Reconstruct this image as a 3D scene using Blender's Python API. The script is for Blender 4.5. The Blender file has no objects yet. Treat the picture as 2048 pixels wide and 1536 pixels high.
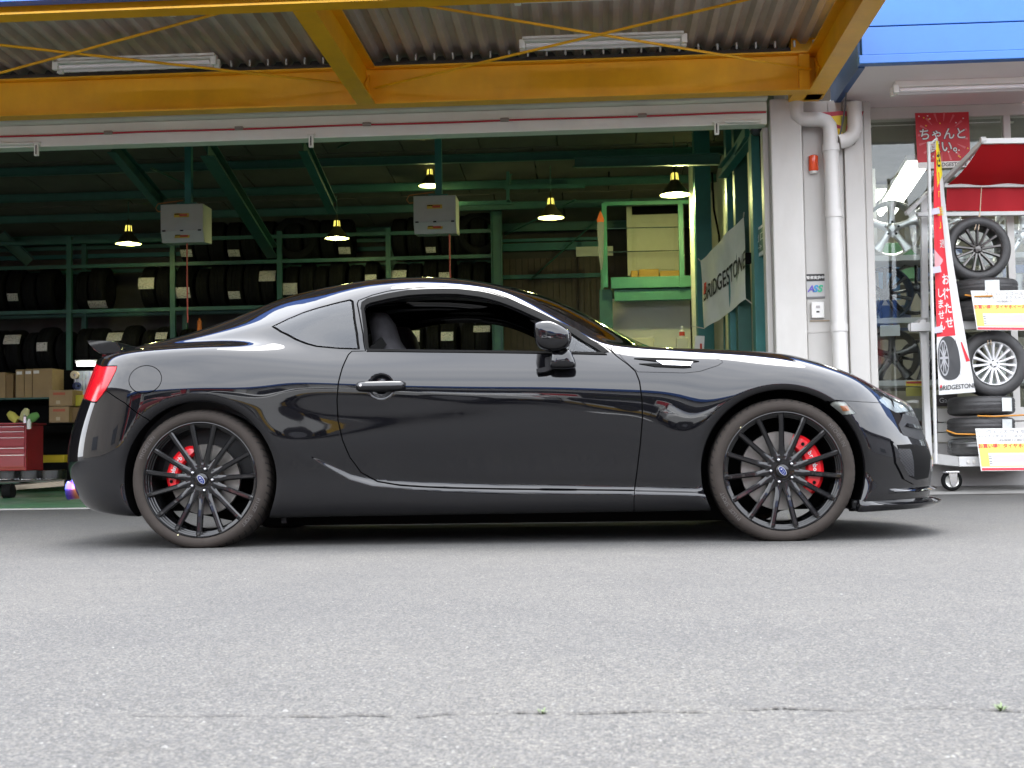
import bpy, bmesh, math, random
import numpy as np
from mathutils import Vector, Matrix
from mathutils.geometry import delaunay_2d_cdt

random.seed(7); rng = np.random.default_rng(7)
SC = bpy.context.scene
COL = SC.collection
R = math.radians

# ------------------------------------------------------------------ camera
CAM_P = np.array([0.48, -5.74, 0.4123]); YAW, PITCH, ROLL, FPX = 0.0632, 0.0502, -0.0163, 2631.0
def _axes():
    cy, sy = math.cos(YAW), math.sin(YAW)
    f = np.array([-sy*math.cos(PITCH), cy*math.cos(PITCH), math.sin(PITCH)])
    r = np.array([cy, sy, 0.0]); u = np.cross(r, f)
    c, s = math.cos(ROLL), math.sin(ROLL)
    return r*c+u*s, u*c-r*s, f
AX_R, AX_U, AX_F = _axes()
cam_d = bpy.data.cameras.new('camera'); cam = bpy.data.objects.new('camera', cam_d); COL.objects.link(cam)
cam.matrix_world = Matrix(((AX_R[0], AX_U[0], -AX_F[0], CAM_P[0]), (AX_R[1], AX_U[1], -AX_F[1], CAM_P[1]),
                           (AX_R[2], AX_U[2], -AX_F[2], CAM_P[2]), (0, 0, 0, 1)))
cam_d.sensor_width = 36.0; cam_d.lens = FPX/2048*36.0; cam_d.clip_end = 500; cam_d.clip_start = 0.05
cam_d.dof.use_dof = True; cam_d.dof.focus_distance = 6.2; cam_d.dof.aperture_fstop = 11.0
SC.camera = cam
def at(px, py, Y):
    """point of the place seen at a pixel of the 2048 x 1536 photograph, on the plane at depth Y"""
    d = AX_F + (px-1024)/FPX*AX_R - (py-768)/FPX*AX_U
    k = (Y-CAM_P[1])/d[1]
    return CAM_P + k*d
def ax(px, py, Y): return float(at(px, py, Y)[0])
def az(px, py, Y): return float(at(px, py, Y)[2])
def pj(P):
    d = np.asarray(P, float)-CAM_P; w = d@AX_F
    return np.stack([1024+FPX*(d@AX_R)/w, 768-FPX*(d@AX_U)/w], -1)

# ------------------------------------------------------------------ overcast daylight
SUN_EL, SUN_AZ = 68.0, 12.0
world = bpy.data.worlds.new('World'); SC.world = world; world.use_nodes = True
nt = world.node_tree; N = nt.nodes; L = nt.links; N.clear()
out = N.new('ShaderNodeOutputWorld'); bg = N.new('ShaderNodeBackground')
sky = N.new('ShaderNodeTexSky'); sky.sky_type = 'NISHITA'; sky.sun_disc = False
sky.sun_elevation = R(SUN_EL); sky.sun_rotation = R(SUN_AZ); sky.air_density = 1.0; sky.dust_density = 3.0; sky.ozone_density = 1.0
tc = N.new('ShaderNodeTexCoord'); mp = N.new('ShaderNodeMapping'); mp.inputs['Scale'].default_value = (1.0, 1.0, 2.6)
n1 = N.new('ShaderNodeTexNoise'); n1.inputs['Scale'].default_value = 2.2; n1.inputs['Detail'].default_value = 7; n1.inputs['Roughness'].default_value = 0.58
rp = N.new('ShaderNodeValToRGB'); rp.color_ramp.elements[0].position = 0.30; rp.color_ramp.elements[1].position = 0.72
rp.color_ramp.elements[0].color = (7.2, 7.6, 8.4, 1); rp.color_ramp.elements[1].color = (10.5, 10.6, 10.9, 1)
cov = N.new('ShaderNodeMix'); cov.data_type = 'RGBA'; cov.inputs[0].default_value = 0.88
L.new(tc.outputs['Generated'], mp.inputs[0]); L.new(mp.outputs[0], n1.inputs['Vector']); L.new(n1.outputs[0], rp.inputs[0])
sx = N.new('ShaderNodeSeparateXYZ'); mr = N.new('ShaderNodeMapRange'); mr.inputs[1].default_value = 0.0; mr.inputs[2].default_value = 1.0; mr.inputs[3].default_value = 0.92; mr.inputs[4].default_value = 1.30
vm = N.new('ShaderNodeVectorMath'); vm.operation = 'SCALE'                # an overcast sky brightens evenly towards the zenith
L.new(tc.outputs['Generated'], sx.inputs[0]); L.new(sx.outputs[2], mr.inputs[0]); L.new(rp.outputs[0], vm.inputs[0]); L.new(mr.outputs[0], vm.inputs['Scale'])
L.new(sky.outputs[0], cov.inputs[6]); L.new(vm.outputs[0], cov.inputs[7]); L.new(cov.outputs[2], bg.inputs[0])
bg.inputs[1].default_value = 0.10; L.new(bg.outputs[0], out.inputs[0])
sun_d = bpy.data.lights.new('sun', 'SUN'); sun = bpy.data.objects.new('sun', sun_d); COL.objects.link(sun)
sun_d.energy = 0.8; sun_d.angle = R(35); sun_d.color = (1.0, 0.97, 0.93)
_e, _a = R(SUN_EL), R(SUN_AZ)
sdir = Vector((math.sin(_a)*math.cos(_e), math.cos(_a)*math.cos(_e), math.sin(_e)))
sun.rotation_euler = sdir.to_track_quat('Z', 'Y').to_euler(); sun.location = (0, -10, 20)
SC.view_settings.view_transform = 'Standard'; SC.view_settings.look = 'None'
SC.view_settings.exposure = 2.62; SC.view_settings.gamma = 1.0; SC.view_settings.use_curve_mapping = False
SC.cycles.use_denoising = True; SC.cycles.max_bounces = 8; SC.cycles.glossy_bounces = 5; SC.cycles.diffuse_bounces = 6
SC.cycles.transparent_max_bounces = 12; SC.cycles.caustics_reflective = False; SC.cycles.caustics_refractive = False
SC.cycles.sample_clamp_indirect = 6.0

# ------------------------------------------------------------------ materials
MATS = {}
def mat(name, col=(.5, .5, .5), rough=.5, metal=0.0, var=0.0, vscale=6.0, bump=0.0, bscale=60.0, spec=.5, coat=0.0,
        emit=None, estr=0.0, ior=None, rvar=0.0, alpha=None, trans=0.0, dirt=None, dscale=1.5):
    """procedural Principled material: mottled colour, uneven gloss, fine relief and optional grime patches"""
    if name in MATS: return MATS[name]
    m = bpy.data.materials.new(name); m.use_nodes = True; MATS[name] = m
    t = m.node_tree; n = t.nodes; l = t.links; b = n['Principled BSDF']
    b.inputs['Base Color'].default_value = (*col, 1); b.inputs['Roughness'].default_value = rough
    b.inputs['Metallic'].default_value = metal; b.inputs['Specular IOR Level'].default_value = spec
    b.inputs['Coat Weight'].default_value = coat; b.inputs['Coat Roughness'].default_value = 0.02
    if ior: b.inputs['IOR'].default_value = ior
    if trans: b.inputs['Transmission Weight'].default_value = trans
    if emit: b.inputs['Emission Color'].default_value = (*emit, 1); b.inputs['Emission Strength'].default_value = estr
    if var or bump or rvar or dirt:
        c = n.new('ShaderNodeTexCoord')
        nz = n.new('ShaderNodeTexNoise'); nz.inputs['Scale'].default_value = vscale; nz.inputs['Detail'].default_value = 6; nz.inputs['Roughness'].default_value = .62
        l.new(c.outputs['Object'], nz.inputs['Vector'])
        src = None
        if var:
            mx = n.new('ShaderNodeMix'); mx.data_type = 'RGBA'
            mx.inputs[6].default_value = (*[max(0, v*(1-var)) for v in col], 1); mx.inputs[7].default_value = (*[min(1, v*(1+var)) for v in col], 1)
            rr = n.new('ShaderNodeMapRange'); rr.inputs[1].default_value = .3; rr.inputs[2].default_value = .7
            l.new(nz.outputs[0], rr.inputs[0]); l.new(rr.outputs[0], mx.inputs[0]); src = mx.outputs[2]
        if dirt:
            nd = n.new('ShaderNodeTexNoise'); nd.inputs['Scale'].default_value = dscale; nd.inputs['Detail'].default_value = 8; nd.inputs['Roughness'].default_value = .7
            mpn = n.new('ShaderNodeMapping'); mpn.inputs['Scale'].default_value = (1, 1, .35)
            l.new(c.outputs['Object'], mpn.inputs[0]); l.new(mpn.outputs[0], nd.inputs['Vector'])
            dr = n.new('ShaderNodeMapRange'); dr.inputs[1].default_value = .5; dr.inputs[2].default_value = .75; dr.inputs[4].default_value = .55
            l.new(nd.outputs[0], dr.inputs[0])
            dx = n.new('ShaderNodeMix'); dx.data_type = 'RGBA'; dx.inputs[7].default_value = (*dirt, 1)
            if src: l.new(src, dx.inputs[6])
            else: dx.inputs[6].default_value = (*col, 1)
            l.new(dr.outputs[0], dx.inputs[0]); src = dx.outputs[2]
        if src: l.new(src, b.inputs['Base Color'])
        if rvar:
            r2 = n.new('ShaderNodeMapRange'); r2.inputs[1].default_value = .3; r2.inputs[2].default_value = .7
            r2.inputs[3].default_value = max(.02, rough-rvar); r2.inputs[4].default_value = min(1, rough+rvar)
            l.new(nz.outputs[0], r2.inputs[0]); l.new(r2.outputs[0], b.inputs['Roughness'])
        if bump:
            nb = n.new('ShaderNodeTexNoise'); nb.inputs['Scale'].default_value = bscale; nb.inputs['Detail'].default_value = 3
            l.new(c.outputs['Object'], nb.inputs['Vector'])
            bp = n.new('ShaderNodeBump'); bp.inputs['Strength'].default_value = bump; bp.inputs['Distance'].default_value = .01
            l.new(nb.outputs[0], bp.inputs['Height']); l.new(bp.outputs[0], b.inputs['Normal'])
    return m

# ------------------------------------------------------------------ building blocks
class MB:
    """collects faces of one part and links them as one mesh object"""
    def __init__(s): s.v = []; s.f = []
    def add(s, vs, fs):
        o = len(s.v); s.v += [tuple(map(float, p)) for p in vs]; s.f += [tuple(i+o for i in f) for f in fs]; return s
    def box(s, c, d, rz=0.0, rx=0.0, ry=0.0):
        M = Matrix.Translation(c) @ Matrix.Rotation(rz, 4, 'Z') @ Matrix.Rotation(ry, 4, 'Y') @ Matrix.Rotation(rx, 4, 'X')
        h = [v/2 for v in d]
        vs = [M @ Vector((x*h[0], y*h[1], z*h[2])) for x in (-1, 1) for y in (-1, 1) for z in (-1, 1)]
        return s.add(vs, [(0, 1, 3, 2), (4, 6, 7, 5), (0, 4, 5, 1), (2, 3, 7, 6), (0, 2, 6, 4), (1, 5, 7, 3)])
    def b2(s, lo, hi): return s.box([(a+b)/2 for a, b in zip(lo, hi)], [abs(b-a) for a, b in zip(lo, hi)])
    def bar(s, p, q, w, h, up=(0, 0, 1)):
        """rectangular bar from p to q, w across and h along up"""
        p = Vector(p); q = Vector(q); d = (q-p).normalized(); up = Vector(up)
        if abs(d.dot(up)) > .98: up = Vector((0, 1, 0))
        sd = d.cross(up).normalized(); u = sd.cross(d)
        vs = [e+sd*a*w/2+u*b*h/2 for e in (p, q) for a, b in ((-1, -1), (1, -1), (1, 1), (-1, 1))]
        return s.add(vs, [(3, 2, 1, 0), (4, 5, 6, 7), (0, 1, 5, 4), (1, 2, 6, 5), (2, 3, 7, 6), (3, 0, 4, 7)])
    def ibeam(s, p, q, w, h, tf=.014, tw=.01, up=(0, 0, 1)):
        p = Vector(p); q = Vector(q); d = (q-p).normalized(); up = Vector(up)
        if abs(d.dot(up)) > .98: up = Vector((0, 1, 0))
        sd = d.cross(up).normalized(); u = sd.cross(d)
        s.bar(p+u*(h-tf)/2, q+u*(h-tf)/2, w, tf, u); s.bar(p-u*(h-tf)/2, q-u*(h-tf)/2, w, tf, u)
        return s.bar(p, q, tw, h-2*tf-.002, u)
    def tube(s, pts, r, n=10, cap=True):
        pts = [Vector(p) for p in pts]; rs = r if hasattr(r, '__len__') else [r]*len(pts)
        o = len(s.v); prev = None
        for i, p in enumerate(pts):
            d = (pts[min(i+1, len(pts)-1)]-pts[max(i-1, 0)]).normalized()
            if prev is None:
                a = Vector((0, 0, 1)) if abs(d.z) < .9 else Vector((1, 0, 0))
                u = d.cross(a).normalized()
            else: u = (prev-d*prev.dot(d)).normalized()
            prev = u; w = d.cross(u)
            for k in range(n):
                an = 2*math.pi*k/n; s.v.append(tuple(p+(u*math.cos(an)+w*math.sin(an))*rs[i]))
        for i in range(len(pts)-1):
            for k in range(n):
                a = o+i*n+k; b = o+i*n+(k+1) % n; s.f.append((a, b, b+n, a+n))
        if cap:
            s.f.append(tuple(o+k for k in range(n))[::-1]); s.f.append(tuple(o+(len(pts)-1)*n+k for k in range(n)))
        return s
    def cyl(s, p, q, r, n=20): return s.tube([p, q], r, n)
    def lathe(s, prof, c=(0, 0, 0), axis='Z', n=32, a0=0.0, a1=2*math.pi, close=False):
        """prof: (radius, height along axis)"""
        o = len(s.v); full = abs(a1-a0-2*math.pi) < 1e-6; m = n if full else n+1; c = Vector(c)
        for k in range(m):
            an = a0+(a1-a0)*k/n; ca, sa = math.cos(an), math.sin(an)
            for r, h in prof:
                s.v.append(tuple(c+Vector({'Z': (r*ca, r*sa, h), 'Y': (r*ca, h, r*sa), 'X': (h, r*ca, r*sa)}[axis])))
        np_ = len(prof)
        for k in range(n if full else n):
            k2 = (k+1) % m
            for i in range(np_-1 if not close else np_):
                i2 = (i+1) % np_
                q = (o+k*np_+i, o+k*np_+i2, o+k2*np_+i2, o+k2*np_+i)
                s.f.append(q if axis != 'Y' else q[::-1])
        return s
    def prism(s, poly, y0, y1, plane='XZ'):
        """flat outline (a, b) given a thickness; plane names the two axes of the outline"""
        n = len(poly); o = len(s.v)
        for y in (y0, y1):
            for a, b in poly:
                s.v.append({'XZ': (a, y, b), 'XY': (a, b, y), 'YZ': (y, a, b)}[plane])
        s.f.append(tuple(range(o, o+n))); s.f.append(tuple(range(o+2*n-1, o+n-1, -1)))
        for i in range(n):
            j = (i+1) % n; s.f.append((o+i, o+n+i, o+n+j, o+j))
        return s
    def move(s, M):
        s.v = [tuple(M @ Vector(p)) for p in s.v]; return s
    def mesh(s, name, fix=True):
        me = bpy.data.meshes.new(name); me.from_pydata(s.v, [], s.f)
        if fix:
            bm = bmesh.new(); bm.from_mesh(me); bmesh.ops.recalc_face_normals(bm, faces=bm.faces); bm.to_mesh(me); bm.free()
        return me
    def build(s, name, m, parent=None, smooth=0, bevel=0.0, fix=True, sub=0):
        me = s.mesh(name, fix); return link(name, me, m, parent, smooth, bevel, sub)
def link(name, me, m, parent=None, smooth=0, bevel=0.0, sub=0):
    o = bpy.data.objects.new(name, me); COL.objects.link(o)
    if m is not None and not me.materials: me.materials.append(m)
    if parent is not None: o.parent = parent
    if smooth:
        me.polygons.foreach_set('use_smooth', [True]*len(me.polygons))
        if smooth < 180: me.set_sharp_from_angle(angle=R(smooth))
    if bevel:
        b = o.modifiers.new('bevel', 'BEVEL'); b.width = bevel; b.segments = 2; b.limit_method = 'ANGLE'; b.angle_limit = R(40)
    if sub:
        b = o.modifiers.new('sub', 'SUBSURF'); b.levels = sub; b.render_levels = sub
    return o
def tag(o, label=None, cat=None, group=None, kind=None):
    if label: o['label'] = label
    if cat: o['category'] = cat
    if group: o['group'] = group
    if kind: o['kind'] = kind
    return o
def thing(name, label, cat, loc=(0, 0, 0), group=None, rz=0.0):
    o = bpy.data.objects.new(name, None); COL.objects.link(o); o.location = loc; o.rotation_euler = (0, 0, rz); o.empty_display_size = .1
    return tag(o, label, cat, group)
def copy_tree(o, parent=None):
    c = o.copy(); COL.objects.link(c); c.parent = parent
    for ch in o.children: copy_tree(ch, c)
    return c
def text_mesh(body, size=1.0, ext=0.0, bold=0.0, shear=0.0, ax='CENTER', ay='CENTER', sx=1.0):
    """lettering as a mesh in its own XY plane"""
    cu = bpy.data.curves.new('lettering', 'FONT'); cu.body = body; cu.size = size; cu.extrude = ext; cu.offset = bold; cu.shear = shear
    cu.align_x = ax; cu.align_y = ay; cu.resolution_u = 3
    o = bpy.data.objects.new('lettering', cu); COL.objects.link(o)
    dg = bpy.context.evaluated_depsgraph_get(); me = bpy.data.meshes.new_from_object(o.evaluated_get(dg))
    bpy.data.objects.remove(o); bpy.data.curves.remove(cu)
    if sx != 1.0:
        for v in me.vertices: v.co.x *= sx
    me.materials.clear()
    return me
def facing_text(body, size, c, m, parent, name='lettering', rz=0.0, ry=0.0, **k):
    """lettering standing upright, read from the camera's side; c in the parent's space"""
    me = text_mesh(body, size, **k)
    M = Matrix.Translation(c) @ Matrix.Rotation(rz, 4, 'Z') @ Matrix.Rotation(ry, 4, 'Y') @ Matrix.Rotation(R(90), 4, 'X')
    me.transform(M)
    return link(name, me, m, parent)

M_paint = mat('black_paint', (.0035, .0035, .0045), .3, spec=0.0, coat=1.0)
M_paint.node_tree.nodes['Principled BSDF'].inputs['Coat IOR'].default_value = 1.55
M_rubber = mat('black_rubber', (.009, .009, .009), .7, spec=.03)
M_blackp = mat('black_plastic', (.010, .010, .011), .42, bump=.15, bscale=400, spec=.2)
M_dark = mat('dark_cavity', (.005, .005, .005), .9, spec=.08)
M_chrome = mat('chrome', (.75, .75, .77), .12, 1.0)
M_red = mat('red_lens', (.40, .006, .012), .12, coat=.15, spec=.25)
def glass_mat(name, tint, refl_ior=1.5, clear=.5):
    if name in MATS: return MATS[name]
    m = bpy.data.materials.new(name); m.use_nodes = True; MATS[name] = m; t = m.node_tree; n = t.nodes; l = t.links
    n.remove(n['Principled BSDF']); o = n['Material Output']
    g = n.new('ShaderNodeBsdfGlossy'); g.inputs['Roughness'].default_value = .01; g.inputs['Color'].default_value = (.95, .97, 1, 1)
    tr = n.new('ShaderNodeBsdfTransparent'); tr.inputs['Color'].default_value = (*[c*clear for c in tint], 1)
    fr = n.new('ShaderNodeFresnel'); fr.inputs['IOR'].default_value = refl_ior
    mx = n.new('ShaderNodeMixShader'); l.new(fr.outputs[0], mx.inputs[0]); l.new(tr.outputs[0], mx.inputs[1]); l.new(g.outputs[0], mx.inputs[2])
    l.new(mx.outputs[0], o.inputs['Surface']); return m
M_glass = glass_mat('window_glass', (.9, .95, .95), 1.5, .9)
M_tint = glass_mat('tinted_glass', (.5, .52, .55), 1.58, .35)

M_white = mat('white_plastic', (.7, .69, .66), .35)
# ================================================================== ground
def asphalt():
    m = bpy.data.materials.new('asphalt'); m.use_nodes = True; t = m.node_tree; n = t.nodes; l = t.links; b = n['Principled BSDF']
    c = n.new('ShaderNodeTexCoord'); b.inputs['Roughness'].default_value = .86; b.inputs['Specular IOR Level'].default_value = .35
    def vor(sc, feat='F1'):
        v = n.new('ShaderNodeTexVoronoi'); v.inputs['Scale'].default_value = sc; v.feature = feat; l.new(c.outputs['Object'], v.inputs['Vector']); return v
    def noi(sc, det=4, ro=.6):
        v = n.new('ShaderNodeTexNoise'); v.inputs['Scale'].default_value = sc; v.inputs['Detail'].default_value = det; v.inputs['Roughness'].default_value = ro; l.new(c.outputs['Object'], v.inputs['Vector']); return v
    def ramp(src, st):
        r = n.new('ShaderNodeValToRGB'); e = r.color_ramp.elements; e[0].position, e[0].color = st[0][0], (*st[0][1], 1); e[1].position, e[1].color = st[-1][0], (*st[-1][1], 1)
        for p, q in st[1:-1]: x = e.new(p); x.color = (*q, 1)
        l.new(src, r.inputs[0]); return r.outputs[0]
    def mix(f, a, b_, mode='MIX'):
        x = n.new('ShaderNodeMix'); x.data_type = 'RGBA'; x.blend_type = mode
        if isinstance(f, float): x.inputs[0].default_value = f
        else: l.new(f, x.inputs[0])
        for k, v in ((6, a), (7, b_)):
            if isinstance(v, tuple): x.inputs[k].default_value = (*v, 1)
            else: l.new(v, x.inputs[k])
        return x.outputs[2]
    va, vb = vor(185), vor(380); sep = n.new('ShaderNodeSeparateColor'); l.new(va.outputs['Color'], sep.inputs[0])
    sep2 = n.new('ShaderNodeSeparateColor'); l.new(vb.outputs['Color'], sep2.inputs[0])
    stone = ramp(sep.outputs[0], [(0, (0.0263, 0.0272, 0.0297)), (.3, (0.0472, 0.0489, 0.0507)), (.62, (0.0707, 0.0707, 0.0725)), (.85, (0.1030, 0.1003, 0.0943)), (1, (0.1586, 0.1525, 0.1394))])
    fine = ramp(sep2.outputs[1], [(0, (0.0306, 0.0306, 0.0306)), (.6, (0.0681, 0.0655, 0.0620)), (1, (0.1273, 0.1211, 0.1117))])
    binder = ramp(va.outputs['Distance'], [(0, (0, 0, 0)), (.42, (0.1647, 0.1647, 0.1647)), (.75, (1, 1, 1))])
    col = mix(binder, stone, fine)
    big = ramp(noi(.55, 6).outputs[0], [(.3, (.80, .805, .82)), (.7, (1.04, 1.025, .995))]); col = mix(1.0, col, big, 'MULTIPLY')
    med = ramp(noi(5.5, 6, .7).outputs[0], [(.3, (.91, .91, .92)), (.7, (1.05, 1.05, 1.04))]); col = mix(1.0, col, med, 'MULTIPLY')
    st = ramp(noi(1.7, 9, .75).outputs[0], [(.60, (1, 1, 1)), (.70, (.80, .79, .77))]); col = mix(1.0, col, st, 'MULTIPLY')
    l.new(col, b.inputs['Base Color'])
    h = n.new('ShaderNodeMath'); h.operation = 'ADD'; l.new(va.outputs['Distance'], h.inputs[0]); l.new(noi(420, 2).outputs[0], h.inputs[1])
    bp = n.new('ShaderNodeBump'); bp.inputs['Strength'].default_value = .4; bp.inputs['Distance'].default_value = .003; bp.invert = True
    l.new(h.outputs[0], bp.inputs['Height']); l.new(bp.outputs[0], b.inputs['Normal'])
    return m
M_asph = asphalt()
tag(MB().add([(-160, -160, 0), (160, -160, 0), (160, 160, 0), (-160, 160, 0)], [(0, 1, 2, 3)]).build('ground', M_asph), kind='structure')
def gpt(px, py, z=0.0):
    d = AX_F + (px-1024)/FPX*AX_R - (py-768)/FPX*AX_U; k = (z-CAM_P[2])/d[2]; return CAM_P+k*d
# cracked paving joint in the foreground
M_crack = mat('crack_dirt', (.028, .025, .022), .95, var=.4, vscale=90)
for seg in ([(200, 1430), (300, 1433), (395, 1434), (470, 1432), (545, 1435)], [(930, 1430), (970, 1429), (1005, 1428)], [(1770, 1420), (1860, 1417), (1950, 1419)], [(545, 1435), (600, 1434), (660, 1436), (700, 1431), (760, 1433), (815, 1437)], [(818, 1437), (850, 1434), (886, 1430), (930, 1430)], [(1005, 1428), (1050, 1427), (1110, 1428)],
            [(1110, 1428), (1170, 1429), (1240, 1426), (1305, 1424), (1390, 1426), (1465, 1424)], [(1465, 1423), (1510, 1421), (1560, 1418), (1620, 1420), (1690, 1423), (1770, 1420)], [(1950, 1419), (1990, 1422), (2048, 1425), (2090, 1423)]):
    q = [gpt(*p, 0) for p in seg]; pl = []
    for a, b in zip(q, q[1:]):
        for k in range(12): pl.append(a+(b-a)*k/12)
    pl.append(q[-1]); mb = MB(); up, dn = [], []
    for i, p in enumerate(pl):
        e = min(1, 4*i/len(pl), 4*(len(pl)-1-i)/len(pl)+.02); w = e*(.0012+(.007 if seg[0][0] not in (200, 930, 1770) else .0012)*rng.random()**2.2); o = .003*(rng.random()-.5)
        up.append((p[0], p[1]+o+w, .0025)); dn.append((p[0], p[1]+o-w*.8, .0025))
    mb.add(up+dn, [(i, i+1, len(up)+i+1, len(up)+i) for i in range(len(up)-1)])
    tag(mb.build('crack', M_crack), kind='structure')
# loose chippings and grit worked out of the surface
peb = MB()
for _ in range(5200):
    y = -4.35+abs(rng.normal())*1.1; x = rng.uniform(-1.6, 2.4)*(1+(y+4.3)*.28); s = .0011+.0022*rng.random()**2.5
    if rng.random() < .02: s *= 1.9
    a = rng.uniform(0, 6.28, 5); r = s*(.7+.6*rng.random(5)); base = [(x+r[k]*math.cos(6.28*k/5+.4*a[k]*.1)*1.2, y+r[k]*math.sin(6.28*k/5), .0002) for k in range(5)]
    top = (x+s*.2*math.cos(a[0]), y+s*.2*math.sin(a[0]), s*.75)
    peb.add(base+[top], [(k, (k+1) % 5, 5) for k in range(5)])
tag(peb.build('loose_grit', mat('grit', (.13, .128, .122), .85, var=.6, vscale=70)), 'fine stone grit lying loose on the asphalt', 'gravel', kind='stuff')
M_weed = mat('weed_leaf', (.10, .15, .05), .6, var=.3, vscale=80)
for (px, py, nb, lab) in ((1085, 1427, 9, 'tiny green weed growing in the middle of the paving crack'), (2003, 1421, 22, 'larger green weed growing near the end of the paving crack')):
    c = gpt(px, py); w = thing('weed', lab, 'plant', tuple(c)); 
    for k in range(nb):
        a = rng.uniform(0, 6.28); ln_ = (.006+.009*rng.random())*(1 if nb < 12 else 1.3); wd = .0012; lean = .5+.8*rng.random()
        p0 = Vector((.004*math.cos(a), .004*math.sin(a), 0)); d = Vector((math.cos(a)*lean, math.sin(a)*lean, 1)).normalized(); s = Vector((-math.sin(a), math.cos(a), 0))
        q1 = p0+d*ln_*.55; q2 = p0+d*ln_+Vector((0, 0, -ln_*.2))
        MB().add([p0-s*wd*.5, p0+s*wd*.5, q1+s*wd, q1-s*wd, q2], [(0, 1, 2, 3), (3, 2, 4)]).build('leaf', M_weed, w)

# ================================================================== workshop
YF = 5.35
M_green = mat('green_steel', (.024, .10, .078), .5, var=.18, vscale=5, dirt=(.035, .085, .065), dscale=2.5)
M_teal = mat('teal_steel', (.028, .16, .15), .5, var=.15, vscale=5)
M_yel = mat('yellow_steel', (.94, .47, .008), .42, var=.12, vscale=3, dirt=(.72, .34, .012), dscale=1.2, bump=.1, bscale=40)
M_wht_p = mat('white_cladding', (.53, .515, .485), .55, var=.06, vscale=1.5, dirt=(.40, .375, .335), dscale=1.1)
M_lint = mat('lintel_white', (.74, .76, .68), .5, var=.05, vscale=2, dirt=(.6, .59, .55), dscale=1.3)
M_brown = mat('brown_cladding', (.085, .065, .05), .7, var=.25, vscale=3)
M_ceil = mat('ceiling_board', (.105, .097, .08), .85, var=.2, vscale=1.8)
M_floor = mat('green_floor', (.05, .15, .075), .42, var=.25, vscale=1.2, dirt=(.16, .18, .15), dscale=.9, rvar=.15)
M_conc = mat('concrete', (.30, .295, .28), .8, var=.18, vscale=3, bump=.3, bscale=80)
def PB(x0, y0, x1, y1, Y, dep, mb=None):
    my, mx = (y0+y1)/2, (x0+x1)/2
    return (mb or MB()).b2((ax(x0, my, Y), Y, az(mx, y1, Y)), (ax(x1, my, Y), Y+dep, az(mx, y0, Y)))
tag(MB().b2((-14, 4.62, -.1), (1.98, 14, .006)).build('workshop_floor', M_floor), kind='structure')
tag(MB().b2((-14, 4.52, -.1), (1.98, 4.617, .009)).build('threshold_strip', M_conc), kind='structure')
tag(MB().add([(1.985, 4.95, .004), (14, 4.95, .004), (14, 6.1, .062), (1.985, 6.1, .062)], [(0, 1, 2, 3)]).build('shop_apron', mat('apron_concrete', (.20, .195, .185), .8, var=.25, vscale=2.5, bump=.3, bscale=70)), kind='structure')
ws = thing('workshop_building', 'open-fronted workshop hall with green steel frame and white lintel', 'building', (0, 0, 0))
ZL = 3.125
# lintel: shutter box, guide rail, lower beam
lt = MB().b2((-14, YF, ZL), (1.97, YF+.16, ZL+.105)).build('lintel', M_lint, ws, bevel=.006)
MB().b2((-14, YF-.012, ZL+.108), (1.97, YF+.14, ZL+.19)).build('lintel_rail', M_lint, ws, bevel=.008)
MB().b2((-14, YF-.10, ZL+.193), (1.97, YF+.43, ZL+.47)).build('shutter_box', M_lint, ws, bevel=.006)
M_redc = mat('red_cable', (.42, .015, .03), .5)
MB().tube([(x, YF-.022, ZL+.099-.006*abs(math.sin(x*1.9))) for x in np.linspace(-13, 1.96, 60)], .008, 6).build('red_cable', M_redc, ws, smooth=60)
for px in (219, 480, 735, 1010, 1285):
    x = ax(px, 260, YF); MB().box((x, YF-.03, ZL+.10), (.075, .03, .03)).build('cable_clip', mat('clip_grey', (.25, .22, .19), .6), ws, bevel=.006)
for px in (75, 623, 1433):
    x = ax(px, 270, YF); c = MB().b2((x-.02, YF-.03, ZL-.085), (x+.02, YF-.005, ZL+.03)); c.b2((x-.032, YF-.034, ZL+.02), (x+.032, YF-.004, ZL+.04)); c.build('shutter_latch', M_lint, ws, bevel=.004)
    MB().b2((x-.004, YF-.033, ZL-.07), (x+.004, YF-.0285, ZL+.01)).build('latch_slot', M_dark, ws)
for px0, px1, y in ((0, 66, 288), (1450, 1522, 243)):
    MB().cyl(at(px0-80 if px0 == 0 else px0, y, YF-.03), at(px1, y-1, YF-.03), .014, 10).build('latch_tube', M_lint, ws, smooth=60)
MB().b2((-14.2, YF+.25, ZL+.472), (3.3, YF+.43, 4.45)).build('gable_wall', M_lint, ws)
# hall shell
YB = 13.35
MB().b2((-14.2, YB, 0), (3.3, YB+.1, 4.45)).build('back_wall', mat('back_wall_grey', (.06, .056, .05), .8, var=.2, vscale=2), ws)
cl = MB()
for x in np.arange(-1.0, 1.72, .09): cl.b2((x+.004, YB-.03, 0), (x+.086, YB-.001, 3.2))
cl.build('plank_cladding', M_brown, ws)
MB().b2((-14.15, 5.4, 0), (-14.02, YB, 4.45)).build('side_wall', M_brown, ws)
MB().b2((2.06, YF+.20, 0), (2.16, YB, 4.452)).build('side_wall', mat('partition_wall', (.42, .41, .37), .75, var=.12, vscale=2, dirt=(.25, .24, .20), dscale=1.5), ws)
MB().b2((-14.2, YF+.42, 4.455), (3.3, YB+.3, 4.52)).build('roof_sheet', M_brown, ws)
ZC0, ZC1 = 4.30, 3.62                       # ceiling height at the front and at the back
zc_at = lambda Y: ZC0+(ZC1-ZC0)*(Y-5.8)/(YB-5.8)
tilt = math.atan2(ZC1-ZC0, YB-5.8)
bm_ = MB().box((0, 0, 0), (.895, 1.86, .03)).mesh('ceiling_board')
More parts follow.
